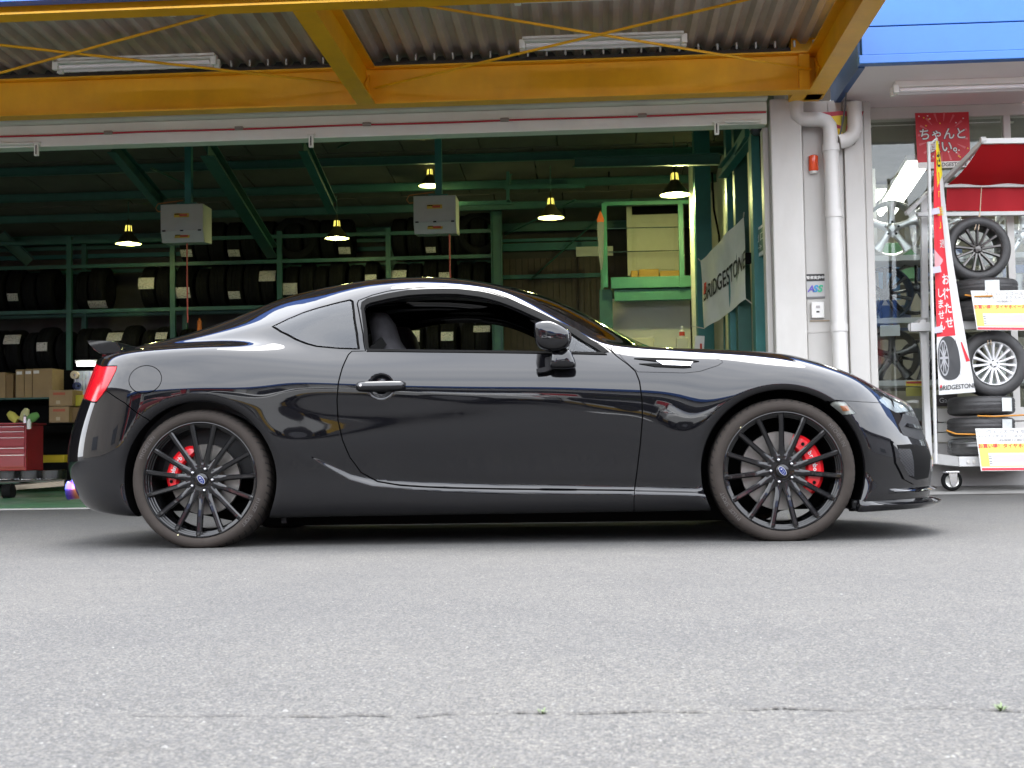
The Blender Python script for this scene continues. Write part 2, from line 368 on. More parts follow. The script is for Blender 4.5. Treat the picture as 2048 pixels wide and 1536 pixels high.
for i in range(18):
    for j in range(4):
        Y = 6.75+j*1.885
        o = link('ceiling_board', bm_, M_ceil, ws); o.location = (-13.4+i*.91+(.3 if j % 2 else 0), Y, zc_at(Y)+.02+.004*((i+j) % 2)); o.rotation_euler = (tilt, 0, 0)
for Y, hh in ((6.6, .10), (7.6, .10), (8.7, .13), (9.7, .10), (10.8, .10), (11.8, .10), (12.9, .12)):
    MB().ibeam((-14, Y, zc_at(Y)-hh/2-.012), (2.05, Y, zc_at(Y)-hh/2-.012), .06, hh, .008, .008).build('purlin', M_green, ws)
# sloping frames and braces as they cross the ceiling
for a, ya, b, yb, w in (((225, 292), 8.0, (325, 410), 9.3, .10), ((415, 298), 7.6, (545, 505), 12.0, .15), ((607, 290), 8.0, (665, 415), 9.4, .10), ((0, 470), 12.6, (60, 525), 12.8, .12)):
    MB().ibeam(at(*a, ya), at(*b, yb), w, .16, .01, .008).build('rafter', M_green, ws)
for a, ya, b, yb in (((640, 310), 10, (700, 285), 9), ((1010, 470), 12.5, (1150, 400), 11), ((1060, 560), 13.2, (1245, 395), 12.5), ((900, 350), 11, (985, 345), 11.5), ((300, 335), 9, (395, 380), 11)):
    MB().cyl(at(*a, ya), at(*b, yb), .012, 6).build('brace_rod', M_green, ws, smooth=60)
MB().ibeam((ax(992, 400, 12.2), 12.2, 0), (ax(992, 400, 12.2), 12.2, zc_at(12.2)-.02), .12, .15, .01, .008, (1, 0, 0)).build('column', M_green, ws)
for y0, y1, Y in ((485, 500, 13.2), (548, 556, 13.25), (476, 482, 13.25)):
    PB(1000, y0, 1210, y1, Y, .05).build('girt', M_teal, ws)
PB(0, 466, 990, 480, 13.2, .08).build('girt', M_teal, ws); PB(0, 500, 990, 508, 13.25, .05).build('girt', M_teal, ws)
# conduit work
for pl, r_ in (([(1012, 445), (1012, 420)], .03),):
    pass
cd = MB(); cd.bar(at(1008, 375, 10.5), at(1170, 372, 10.5), .05, .05); cd.bar(at(1016, 320, 10.5), at(1016, 405, 10.5), .04, .04); cd.bar(at(900, 408, 10.5), at(1022, 405, 10.5), .04, .05); cd.build('pipe_frame', M_green, ws)
MB().tube([at(1018, 375, 10.6), at(1020, 350, 10.6), at(1030, 340, 10.6), at(1050, 335, 10.6), at(1255, 328, 10.6)], .02, 8).build('conduit', M_green, ws, smooth=60)
# right-hand flank of the hall
def colm(px0, px1, Y, m, name='column', dep=.2, ztop=4.3, ybase=0):
    return MB().b2((ax(px0, 480, Y), Y, ybase), (ax(px1, 480, Y), Y+dep, ztop)).build(name, m, ws, bevel=.006)
colm(1507, 1541, 6.05, M_teal); 
c1 = colm(1472, 1499, 7.1, M_green); colm(1456, 1470, 7.45, M_teal)
colm(1392, 1424, 8.9, M_teal, dep=.25)
colm(1381, 1400, 9.7, mat('cream_post', (.60, .58, .46), .6, var=.08), 'cream_post', dep=.1)
MB().ibeam(at(1445, 345, 7.4), at(1505, 268, 6.3), .09, .12).build('knee_brace', M_teal, ws)
MB().bar(at(1500, 262, 6.2), at(1478, 300, 6.9), .10, .10).build('knee_brace', M_teal, ws)
MB().ibeam(at(1150, 325, 9.2), at(1440, 318, 8.0), .08, .12).build('tie_beam', M_green, ws)
MB().tube([at(1424, 345, 8.85), at(1428, 420, 8.8), at(1438, 470, 8.75), at(1440, 520, 8.75)], .012, 8).build('black_cable', M_dark, ws, smooth=60)
MB().tube([at(1521, 262, 5.98), at(1523, 330, 5.98), at(1527, 400, 5.98), at(1536, 440, 5.95)], .014, 8).build('black_cable', M_dark, ws, smooth=60)
dm = thing('dome_camera', 'white dome camera hanging under the lintel at the right jamb', 'camera', tuple(at(1515, 262, 5.75)))
MB().lathe([(.0, .09), (.072, .09), (.075, .04), (.07, .012)], (0, 0, 0), 'Z', 24).build('housing', M_white, dm, smooth=40)
MB().lathe([(.0, -.045), (.035, -.04), (.058, -.02), (.064, .012)], (0, 0, 0), 'Z', 24).build('dome', mat('dome_dark', (.05, .05, .07), .08), dm, smooth=60)
# jamb and wall between the workshop and the shop
M_jamb = mat('jamb_white', (.50, .48, .45), .5, var=.06, vscale=1.5, dirt=(.31, .29, .26), dscale=1.2)
wl = thing('facade_wall', 'white panelled wall pier between workshop opening and shop window', 'wall', (0, 0, 0))
xj0, xj1 = ax(1545, 450, YF), ax(1608, 450, YF)
MB().b2((xj0, YF-.02, 0), (xj1, YF+.3, 3.33)).build('jamb_post', M_wht_p, wl, bevel=.012)
MB().b2((xj0-.05, YF+.10, 0), (xj0-.002, YF+.26, 3.12)).build('shutter_guide', M_jamb, wl, bevel=.006)
edges_px = [1608, 1662, 1692, 1733]
for k, (a, b) in enumerate(zip(edges_px, edges_px[1:])):
    yy = YF+.12+.025*(k % 2)
    MB().b2((ax(a, 450, YF+.12)+.004, yy, 0), (ax(b, 450, YF+.12)-.004, YF+.4, 3.33)).build('wall_panel', M_wht_p, wl, bevel=.008)
MB().b2((ax(1600, 450, YF+.16), YF+.17, 0), (ax(1735, 450, YF+.16)+.02, YF+.45, 3.35)).build('wall_core', M_jamb, wl)
MB().b2((ax(1733, 450, YF+.16), YF+.16, 0), (ax(1748, 450, YF+.16), YF+.5, 3.33)).build('corner_trim', M_wht_p, wl, bevel=.006)
MB().b2((ax(1614, 664, YF+.1), YF+.114, az(1640, 665, YF+.1)), (ax(1660, 664, YF+.1), YF+.128, az(1640, 662, YF+.1))).build('joint_strip', M_jamb, wl)
# ------------------------------------------------------------------ yellow canopy in front of the workshop
cp = thing('entrance_canopy', 'yellow steel canopy with corrugated roof sheets over the workshop entrance', 'canopy', (0, 0, 0))
ZB, HB = 3.30, .32
ybk, yfr = 5.03, 2.55
XR = ax(1632, 190, ybk)+.02
MB().ibeam((-14, ybk, ZB+HB/2), (XR-.08, ybk, ZB+HB/2), .15, HB, .014, .010).build('rear_beam', M_yel, cp)
MB().ibeam((-14, yfr, ZB+.22), (XR, yfr, ZB+.22), .15, .44, .014, .010).build('front_beam', M_yel, cp)
MB().b2((-14, yfr-.18, ZB+.05), (XR+.05, yfr-.085, ZB+.45)).build('front_fascia', mat('fascia_blue', (.03, .16, .62), .35, var=.05), cp)
xm = ax(735, 195, ybk)
for x in (xm, xm-4.2, XR-.005):
    MB().ibeam((x, yfr+.08, ZB+HB/2+.002), (x, ybk-.08 if x != XR-.005 else ybk+.25, ZB+HB/2+.002), .15, HB+.004, .016, .011).build('cross_beam', M_yel, cp)
    for sx in (-1, 1):
        if x+sx*.1 < XR: MB().prism([(ybk-.01, ZB+.12), (ybk-.22, ZB+.13), (ybk-.01, ZB+.27)], x+sx*.012, x+sx*.018, 'YZ').build('gusset', M_yel, cp)
MB().b2((XR-.16, ybk-.06, ZB+.02), (XR-.075, ybk+.2, ZB+HB-.02)).build('end_plate', M_yel, cp)
MB().b2((XR-.2, ybk+.075, ZB+.0), (XR+.05, ybk+.3, ZB+HB+.2)).build('end_closer', M_yel, cp)
MB().b2((-14, ybk+.10, ZB+HB-.05), (XR-.2, ybk+.14, ZB+HB+.082)).build('sheet_filler', mat('filler_grey', (.10, .09, .085), .8), cp)  # dark strips added to shut out sky between beam and sheet
MB().b2((-14, ybk+.20, ZB+HB-.05), (XR-.2, ybk+.24, ZB+HB+.30)).build('sheet_filler', mat('filler_grey', (.10, .09, .085), .8), cp)
MB().b2((-14, ybk+.43, ZB+HB+.05), (XR+.1, ybk+.47, ZB+HB+.35)).build('rear_flashing', M_lint, cp)
def rod(a, b, name='brace_rod'):
    MB().cyl(a, b, .011, 8).build(name, M_yel, cp, smooth=60)
    for p, q in ((a, b), (b, a)):
        d = (Vector(q)-Vector(p)).normalized(); MB().bar(Vector(p)-d*.02, Vector(p)+d*.14, .035, .012).build('rod_end', M_yel, cp)
zr = ZB+.13
for xa, xb in ((xm, XR), (xm-4.2, xm)):
    rod((xa+.09, ybk-.10, zr), (xb-.09, yfr+.10, zr)); rod((xa+.09, yfr+.10, zr+.03), (xb-.09, ybk-.10, zr+.03))
# corrugated sheets
def corrugated(x0, x1, y0, y1, z0, z1, pitch=.155, amp=.024):
    mb = MB(); xs = np.arange(x0, x1, pitch/10); n = len(xs); ny = 2
    for y, zz in ((y0, z0), (y1, z1)):
        for x in xs:
            ph = (x/pitch) % 1.0; h = min(1, max(0, 2.2*abs(ph-.5)*2-.6)); h = h*h*(3-2*h); mb.v.append((x, y, zz+amp*2*h))
    mb.f = [(i, i+1, n+i+1, n+i) for i in range(n-1)]
    return mb
M_corr = mat('corrugated_sheet', (.50, .445, .41), .55, var=.12, vscale=2, dirt=(.34, .29, .265), dscale=1.6)
for k, (xa, xb) in enumerate(((-14, xm-4.1), (xm-4.2, xm+.1), (xm, XR+.1))):
    corrugated(xa, xb, yfr-.1, ybk+.42, ZB+HB+.20+.003*k, ZB+HB+.085+.003*k).build('roof_sheet', M_corr, cp, smooth=50)
M_bolt = mat('bolt_pale', (.5, .5, .48), .4, .5)
bolts = MB().lathe([(0, -.035), (.007, -.032), (.010, -.022), (.010, .02)], (0, 0, 0), 'Z', 8).mesh('roof_bolt')
for x in np.arange(xm-2.6, XR-.1, .155):
    if abs(x-xm) < .1: continue
    o = link('roof_bolt', bolts, M_bolt, cp, smooth=50); o.location = (x+.0775, ybk-.095, ZB+HB+.06)
# fluorescent battens under the canopy (unlit)
M_tube = mat('unlit_tube', (.88, .84, .86), .25); M_batten = mat('batten_white', (.84, .83, .79), .4, var=.04, dirt=(.66, .64, .58))
def batten(name, label, cx, cy, cz, L_, group, tubes=2, tm=None, refl=True, tip=R(28)):
    t = thing(name, label, 'light', (cx, cy, cz), group)
    b = MB().box((0, .03, .055), (L_, .10, .05)); b.build('housing', M_batten, t, bevel=.006)
    if refl: MB().box((0, .10, .045), (L_, .13, .006), rx=-tip).build('reflector', M_batten, t); MB().box((0, -.045, .045), (L_, .09, .006), rx=tip).build('reflector', M_batten, t)
    for k in range(tubes):
        y = (-.035, .06)[k] if tubes == 2 else 0
        MB().cyl((-L_/2+.03, y, 0), (L_/2-.03, y, 0), .0165, 14).build('tube', tm or M_tube, t, smooth=50)
        for s in (-1, 1): MB().b2((s*L_/2-.022, y-.022, -.024), (s*L_/2+.022, y+.022, .045)).build('lamp_holder', M_batten, t, bevel=.004)
    return t
for (x0, x1, y, Y, lab) in ((115, 430, 138, 4.30, 'twin-tube batten by the rear canopy beam, left of the yellow cross beam'), (1045, 1368, 95, 4.30, 'twin-tube batten by the rear canopy beam, right of the yellow cross beam')):
    a, b = at(x0, y+8, Y), at(x1, y-6, Y); batten('fluorescent_batten', lab, (a[0]+b[0])/2, Y, (a[2]+b[2])/2+.03, b[0]-a[0], 'unlit canopy lights')
for (x0, x1, y, Y, lab) in ((-10, 345, 36, 3.0, 'fluorescent batten beside the front canopy beam, left bay'), (1035, 1420, 0, 3.0, 'fluorescent batten beside the front canopy beam, right bay')):
    a, b = at(x0, y, Y), at(x1, y-9, Y); batten('fluorescent_batten', lab, (a[0]+b[0])/2, Y, (a[2]+b[2])/2, b[0]-a[0], 'unlit canopy lights', tubes=1, refl=False)
# ================================================================== the black coupe
YC = 0.8875                      # world Y of the car's centre plane; the body's half width w runs towards the camera
WB, WZ = 1.285, 0.303            # half wheelbase, hub height
def pchip(xk, yk, x):
    xk = np.asarray(xk, float); yk = np.asarray(yk, float); h = np.diff(xk); d = np.diff(yk)/h
    m = np.zeros(len(xk))
    for i in range(1, len(xk)-1):
        if d[i-1]*d[i] > 0:
            w1 = 2*h[i]+h[i-1]; w2 = h[i]+2*h[i-1]; m[i] = (w1+w2)/(w1/d[i-1]+w2/d[i])
    m[0], m[-1] = d[0], d[-1]
    i = np.clip(np.searchsorted(xk, x)-1, 0, len(h)-1); t = (x-xk[i])/h[i]
    return ((2*t**3-3*t**2+1)*yk[i]+(t**3-2*t**2+t)*h[i]*m[i]+(-2*t**3+3*t**2)*yk[i+1]+(t**3-t**2)*h[i]*m[i+1])
def gsm(a, sig, axis=0):
    """gaussian smoothing along one axis, ends held by odd reflection"""
    n = int(4*sig)+1; k = np.exp(-.5*(np.arange(-n, n+1)/sig)**2); k /= k.sum()
    a = np.moveaxis(a, axis, 0); n = min(n, a.shape[0]-1); k = k[len(k)//2-n:len(k)//2+n+1]; k = k/k.sum()
    p = np.concatenate([2*a[:1]-a[n:0:-1], a, 2*a[-1:]-a[-2:-n-2:-1]])
    o = sum(k[i]*p[i:i+a.shape[0]] for i in range(2*n+1))
    return np.moveaxis(o, 0, axis)
XK = [-2.15, -1.85, -1.6, -1.285, -1.0, -.7, -.35, 0, .35, .65, .95, 1.285, 1.6, 1.85, 2.2]
# rows from the underbody up to the centre line: (half widths, heights) at the stations XK, or own stations
ROWS = [
 ([.66, .66, .67, .68, .68, .66, .65, .65, .65, .65, .66, .68, .68, .65, .62], [.20, .175, .16, .152, .147, .146, .145, .145, .145, .145, .146, .142, .137, .135, .135]),
 ([.82, .82, .83, .842, .835, .815, .805, .805, .805, .805, .82, .838, .835, .80, .77], [.21, .18, .158, .150, .146, .145, .145, .145, .145, .145, .146, .14, .134, .132, .132]),
 ([.84, .848, .855, .868, .860, .842, .830, .825, .825, .828, .842, .860, .848, .815, .78], [.33, .31, .30, .30, .30, .29, .28, .275, .27, .265, .26, .26, .25, .24, .23]),
 ([.845, .855, .862, .880, .872, .857, .847, .842, .840, .842, .850, .868, .852, .818, .78], [.46, .455, .45, .45, .45, .45, .45, .45, .45, .445, .44, .43, .40, .36, .33]),
 ([.84, .858, .868, .886, .876, .863, .855, .851, .850, .850, .856, .872, .848, .805, .76], [.60, .61, .61, .61, .61, .61, .61, .605, .60, .595, .59, .575, .53, .46, .41]),
 ([.80, .838, .862, .880, .868, .853, .842, .837, .836, .834, .838, .850, .818, .757, .70], [.80, .81, .825, .83, .815, .79, .775, .765, .755, .745, .735, .715, .65, .555, .49]),
 ([.74, .775, .800, .822, .812, .800, .797, .797, .797, .79, .785, .785, .752, .688, .62], [.855, .872, .89, .90, .888, .868, .857, .844, .829, .815, .815, .795, .718, .612, .54]),
 ([.68, .71, .725, .745, .762, .776, .780, .780, .772, .74, .72, .70, .675, .612, .55], [.868, .885, .905, .918, .922, .908, .895, .883, .868, .856, .847, .826, .740, .632, .555]),
 ([.60, .64, .655, .665, .692, .695, .703, .708, .712, .66, .62, .60, .575, .52, .46], [.878, .897, .925, .958, .995, 1.045, 1.045, 1.025, .945, .872, .853, .826, .746, .642, .562]),
 ([.53, .555, .57, .58, .60, .59, .598, .612, .628, .575, .50, .47, .45, .42, .36], [.884, .908, .945, 1.005, 1.065, 1.145, 1.178, 1.150, 1.0, .885, .862, .828, .750, .648, .57]),
 ([.45]*9+[.45, .40, .35, .33, .30, .27], ([-2.15, -1.9, -1.765, -1.5, -1.3, -1.13, -1.015, -.68, -.56, -.355, -.15, .01, .17, .33, .49, .62, .74, .9, 1.06, 1.285, 1.6, 1.85, 2.2],
        [.888, .905, .925, .985, 1.044, 1.106, 1.148, 1.216, 1.232, 1.239, 1.226, 1.196, 1.150, 1.080, .998, .925, .882, .868, .857, .832, .756, .655, .578])),
 ([.22]*9+[.22, .20, .18, .17, .15, .13], ([-2.15, -1.9, -1.765, -1.5, -1.285, -1.0, -.7, -.35, 0, .17, .35, .5, .65, .78, .95, 1.285, 1.6, 1.85, 2.2],
        [.892, .912, .935, 1.005, 1.08, 1.178, 1.240, 1.266, 1.228, 1.185, 1.115, 1.035, .95, .895, .880, .840, .766, .666, .585])),
 (.0, ([-2.15, -1.9, -1.765, -1.5, -1.285, -1.0, -.7, -.35, 0, .17, .35, .5, .65, .80, .95, 1.285, 1.6, 1.85, 2.2],
       [.894, .914, .938, 1.012, 1.09, 1.188, 1.250, 1.275, 1.238, 1.197, 1.130, 1.052, .967, .905, .887, .845, .770, .669, .587])),
]
TIPF = [1.98, 2.05, 2.075, 2.085, 2.055, 2.025, 2.005, 1.995, 1.99, 1.99, 1.99, 1.99, 1.99]
TIPR = [-1.95, -2.02, -2.09, -2.10, -2.055, -1.97, -1.96, -1.955, -1.95, -1.95, -1.95, -1.95, -1.95]
NR = len(ROWS); XF0, XR0, NSE = 1.40, -1.50, 2.5
xd = np.arange(-2.3, 2.3001, .0025)
yr, zr = [], []
for y, z in ROWS:
    ya = np.full_like(xd, y) if np.isscalar(y) else pchip(XK, y, xd)
    za = pchip(z[0], z[1], xd) if isinstance(z, tuple) else pchip(XK, z, xd)
    yr.append(gsm(ya, 24)); zr.append(gsm(za, 15))
NM, NE, NT = 250, 64, 300
def stations(j):
    xm = np.linspace(XR0, XF0, NM+1)
    a = (np.linspace(0, 1, NE+1)[1:])**1.15*math.pi/2
    sf, cf = np.sin(a)**(2/NSE), np.clip(np.cos(a), 0, 1)**(2/NSE)
    x = np.concatenate([(XR0+(TIPR[j]-XR0)*sf)[::-1], xm, XF0+(TIPF[j]-XF0)*sf])
    k = np.concatenate([cf[::-1], np.ones(NM+1), cf])
    return x, np.interp(x, xd, yr[j])*k, np.interp(x, xd, zr[j])
P = np.array([np.stack(stations(j), -1) for j in range(NR)])        # rows, stations, (x, w, z)
mid = P[:, NE:NE+NM+1]
ch = np.sqrt((np.diff(mid, axis=0)**2).sum(-1)).mean(1); tk = np.concatenate([[0], np.cumsum(ch)]); TL = tk[-1]
tg = np.linspace(0, TL, NT)
def natspline(tk, V, tg):
    n = len(tk); h = np.diff(tk); A = np.zeros((n, n)); B = np.zeros((n,)+V.shape[1:]); A[0, 0] = A[-1, -1] = 1
    for i in range(1, n-1):
        A[i, i-1], A[i, i], A[i, i+1] = h[i-1], 2*(h[i-1]+h[i]), h[i]
        B[i] = 6*((V[i+1]-V[i])/h[i]-(V[i]-V[i-1])/h[i-1])
    A[-1, -2] = 0
    M = np.linalg.solve(A, B.reshape(n, -1)).reshape(B.shape)
    i = np.clip(np.searchsorted(tk, tg)-1, 0, n-2)
    e = (slice(None),)+(None,)*(V.ndim-1)
    a = (tk[i+1]-tg)[e]; b = (tg-tk[i])[e]; hh = h[i][e]
    return M[i]*a**3/(6*hh)+M[i+1]*b**3/(6*hh)+(V[i]/hh-M[i]*hh/6)*a+(V[i+1]/hh-M[i+1]*hh/6)*b
G = natspline(tk, P, tg).transpose(1, 0, 2)                         # stations, NT, (x, w, z)
G = gsm(G, 2.0, 1)
G[:, -1, 1] = 0; G[:, :, 1] = np.maximum(G[:, :, 1], 0)
NS = G.shape[0]
X_, W_, Z_ = G[..., 0], G[..., 1], G[..., 2]
def sst(a, b, x): t = np.clip((x-a)/(b-a), 0, 1); return t*t*(3-2*t)
# sill ledge, wheel arch flares, belt line crease
zl = np.interp(X_, [-.95, -.8, -.7, -.61, -.51, -.28, .05, .64, .92, 1.2], [.50, .40, .345, .298, .270, .252, .236, .219, .208, .205])
amp = .020*sst(-.88, -.32, X_)*(1-sst(1.05, 1.2, X_))
side = 1-sst(.70, .86, Z_)
W_ = W_ + amp*(1-sst(-.004, .018, Z_-zl))*side - .004*np.exp(-((Z_-zl-.03)/.03)**2)*sst(-.5, -.2, X_)*(1-sst(1.0, 1.2, X_))
AR = {1: (WB, .352, .021), -1: (-WB, .347, .018)}
for sg, (xw, ra, A) in AR.items():
    d = np.hypot(X_-xw, Z_-WZ)-ra; p0 = .030; WD = .135 if sg == 1 else .165
    fl = np.where(d > p0, A*np.exp(-(np.abs(d-p0)/WD)**1.8), A-.020*(np.clip(p0-d, 0, .06)/p0)**2)
    th = np.arctan2(Z_-WZ, (X_-xw)*sg)
    fac = np.clip(np.sin(th), 0, 1); toward = ((X_-xw)*sg < 0)
    fac = np.where(toward, (.25 if sg < 0 else .55)+(.75 if sg < 0 else .45)*fac, 1.0)
    W_ = W_ + fl*side*(d < .5)*fac
hx, hz = ax(763, 772, .045), az(763, 772, .045)
rh = np.hypot((X_-hx)/.058, (Z_-hz)/.056)
W_ = W_ - .022*(1-sst(.62, 1.0, rh))*(W_ > .6)
# the crease where the window belt ends in the haunch is kept sharp by a narrow groove
G = np.stack([X_, W_, Z_], -1)
WORLD = np.stack([G[..., 0], YC-G[..., 1], G[..., 2]], -1)
du = np.gradient(WORLD, axis=0); dv = np.gradient(WORLD, axis=1)
NRM = np.cross(dv, du); ln = np.linalg.norm(NRM, axis=-1, keepdims=True); NRM = NRM/np.maximum(ln, 1e-12)
_c = NRM[NS//2, NT//3]
if _c[1] > 0: NRM = -NRM
NRM[:, -1, 1] = 0; NRM /= np.maximum(np.linalg.norm(NRM, axis=-1, keepdims=True), 1e-9)
PXG = pj(WORLD)
tj = lambda row: np.interp(row, np.arange(NR), tk)/TL*(NT-1)        # row number -> index along the section
def bil(A, i, j):
    i = np.clip(i, 0, NS-1.001); j = np.clip(j, 0, NT-1.001); a = i.astype(int); b = j.astype(int); u = (i-a)[..., None]; v = (j-b)[..., None]
    return A[a, b]*(1-u)*(1-v)+A[a+1, b]*u*(1-v)+A[a, b+1]*(1-u)*v+A[a+1, b+1]*u*v
FIELDS = {'px': (PXG, None), 'xz': (G[..., [0, 2]], None), 'xy': (G[..., [0, 1]], None), 'yz': (G[..., [1, 2]], None)}
II, JJ = np.meshgrid(np.arange(NS), np.arange(NT), indexing='ij')
def inv(kind, q, i0=0, i1=NS-1, j0=0, j1=NT-1):
    """section coordinates (i, j) of the surface point whose pixel / (x,z) / (x,w) / (w,z) is q"""
    A = FIELDS[kind][0]; q = np.asarray(q, float)
    sub = A[i0:i1+1, j0:j1+1]; d = ((sub-q)**2).sum(-1)
    if kind == 'px':
        f = (NRM*(CAM_P-WORLD)).sum(-1)[i0:i1+1, j0:j1+1]; d = d+(f < 0)*1e4
    k = np.unravel_index(np.argmin(d), d.shape); p = np.array([k[0]+i0, k[1]+j0], float)
    for _ in range(12):
        c = bil(A, p[:1], p[1:])[0]
        gi = bil(A, np.array([min(p[0]+.5, NS-1)]), p[1:])[0]-bil(A, np.array([max(p[0]-.5, 0)]), p[1:])[0]
        gj = bil(A, p[:1], np.array([min(p[1]+.5, NT-1)]))[0]-bil(A, p[:1], np.array([max(p[1]-.5, 0)]))[0]
        J = np.stack([gi, gj], 1)
        st = np.linalg.lstsq(J, q-c, rcond=1e-3)[0]; st = np.clip(st, -3, 3); p = p+st*.8
        p[0] = np.clip(p[0], i0, i1); p[1] = np.clip(p[1], j0, j1)
    return p
JB = int(tj(10.3))
def ipx(x, y): return inv('px', (x, y), 0, NS-1, int(tj(.6)), int(tj(10.8)))
def ixz(x, z): return inv('xz', (x, z), NE//2, NS-1-NE//2, int(tj(.5)), int(tj(8)))
def ixr(x, row):
    j = tj(row); col = bil(G, np.arange(NS, dtype=float), np.full(NS, j))[:, 0]
    return np.array([np.interp(x, col, np.arange(NS)), j])
def irear(w, z): return inv('yz', (w, z), 0, NE, int(tj(.6)), NT-1)
def ifront(w, z): return inv('yz', (w, z), NS-1-NE, NS-1, int(tj(.6)), NT-1)
DS, DT = (XF0-XR0)/NM, TL/(NT-1)
def dom(p): return np.array([p[0]*DS, p[1]*DT])
def dens(pts, step=.018, closed=False):
    pts = [np.asarray(p, float) for p in pts]; o = []
    seq = list(zip(pts, pts[1:]+(pts[:1] if closed else [])))
    if not closed: seq = seq[:-1] if len(pts) == len(seq) else seq
    for a, b in seq:
        n = max(1, int(np.ceil(np.linalg.norm(b-a)/step))); o += [a+(b-a)*k/n for k in range(n)]
    if not closed: o.append(pts[-1])
    return o
def smooth_poly(pts, closed=False, n=4):
    """Catmull-Rom through traced points"""
    P_ = [np.asarray(p, float) for p in pts]; m = len(P_); o = []
    for i in range(m if closed else m-1):
        g = (lambda k: P_[k % m]) if closed else (lambda k: P_[min(max(k, 0), m-1)])
        p0, p1, p2, p3 = g(i-1), g(i), g(i+1), g(i+2)
        for k in range(n):
            t = k/n; o.append(.5*(2*p1+(p2-p0)*t+(2*p0-5*p1+4*p2-p3)*t*t+(3*p1-p0-3*p2+p3)*t**3))
    if not closed: o.append(P_[-1])
    return o
def trace(pl, closed=False, sm=True):
    """traced outline on the body -> domain points"""
    q = smooth_poly(pl, closed) if sm else [np.asarray(p, float) for p in pl]
    return [dom(ipx(*p)) for p in q]
LINES = []          # (domain points, closed, half gap)
def shut(pts, closed=False, half=.0021): LINES.append((dens(pts, .016, closed), closed, half))
DOOR = [(717, 601), (745, 590), (775, 582.5), (815, 577), (860, 574), (895, 573), (930, 574), (968, 581), (1001, 591), (1058, 616), (1101, 635), (1163, 667.5), (1206, 690.5),
        (1233, 712), (1256, 729), (1271, 743), (1279, 763), (1284, 799), (1285, 835), (1281, 885), (1275, 935), (1269, 980.5), (1180, 979.7), (1100, 979), (1000, 978), (900, 976), (845, 973.5), (800, 970.5),
        (755, 963), (722, 945), (700, 915), (685, 880), (676, 840), (674, 800), (677, 765), (685, 735), (697, 709), (704, 702.5), (731, 702), (726, 668), (718, 625), (714.5, 608)]
shut(trace(DOOR, True, False), True, .0030)
OPEN = [(728, 618), (731, 611), (741, 606), (775, 598), (817, 591), (860, 588.5), (916, 588.5), (959, 594), (1001, 605), (1044, 622), (1081, 639), (1144, 667), (1204, 705.5), (1100, 703.5), (980, 702), (850, 700.5), (738, 699), (734, 660)]
open_d = dens(trace(OPEN, True, False), .016, True); LINES.append((open_d, True, .0012))
QG = [(545, 653), (575, 638.5), (605, 626), (655, 611), (700, 600), (705, 603), (709, 640), (714, 668), (718, 698), (678, 696.5), (633, 692.5), (612, 687), (591, 678.5), (562, 663.5)]
qg_d = trace(QG, True, False); shut(qg_d, True, .0055)
FUEL = [(290.5+33*math.cos(a)*math.cos(.25)+27.5*math.sin(a)*math.sin(.25), 759-33*math.cos(a)*math.sin(.25)+27.5*math.sin(a)*math.cos(.25)) for a in np.linspace(0, 2*math.pi, 33)[:-1]]
shut([dom(ipx(*p)) for p in FUEL], True, .0016)
tl = [(234, 732), (231.5, 742), (222, 761), (211.5, 780), (203, 792), (193, 804.5), (184, 804)]
TAIL = [dom(irear(.46, .848)), dom(irear(.62, .848))]+[dom(ipx(*p)) for p in [(205, 732.5)]+tl]+[dom(irear(.60, .69)), dom(irear(.46, .70))]
shut(TAIL, True, .0025)
shut([dom(ipx(211.5, 780)), dom(ipx(250, 806)), dom(ipx(293, 837)), dom(ipx(306, 846))], half=.0018)
shut([dom(irear(.46, .70)), dom(irear(.25, .68)), dom(irear(.01, .68))+np.array([-.0, 0]), np.array([-.02, dom(irear(.02, .68))[1]])], half=.003)
shut([dom(irear(.52, .848)), dom(ixr(-1.90, 7.2)), dom(ixr(-1.72, 7.3)), dom(ixr(-1.62, 8.6))], half=.002)
shut([dom(ixr(-1.62, 8.6)), dom(ixr(-1.60, 10.2)), dom(ixr(-1.58, 11.2)), np.array([dom(ixr(-1.57, 12))[0], TL+.02])], half=.003)
shut([dom(ixr(-1.59, 10.2)), dom(ixr(-1.2, 9.9)), dom(ixr(-.86, 9.95)), dom(ixr(-.80, 10.4)), dom(ixr(-.76, 11.2)), np.array([dom(ixr(-.75, 12))[0], TL+.02])], half=.003)
# windscreen with its pillar edge as traced, then roof joint and cowl
WS = [(985, 571), (1022, 576.5), (1056, 592), (1090, 611), (1124, 628), (1158, 646), (1213, 675), (1246, 692)]
wsd = [dom(inv('px', p, NE, NS-NE, int(tj(8.6)), int(tj(11.0)))) for p in WS]
cowl = [dom(ixr(.70, 9.6)), dom(ixr(.76, 10.2)), dom(ixr(.80, 11)), np.array([dom(ixr(.82, 12))[0], TL+.02])]
shut([np.array([dom(ixr(.13, 12))[0], TL+.02]), dom(ixr(.125, 11)), dom(ixr(.11, 10.5)), wsd[1]]+wsd[2:]+cowl, half=.003)
shut([dom(ixr(.105, 10.5)), dom(ixr(0, 10.4)), dom(ixr(-.35, 10.35)), dom(ixr(-.7, 10.38)), dom(ixr(-.81, 10.4))], half=.003)
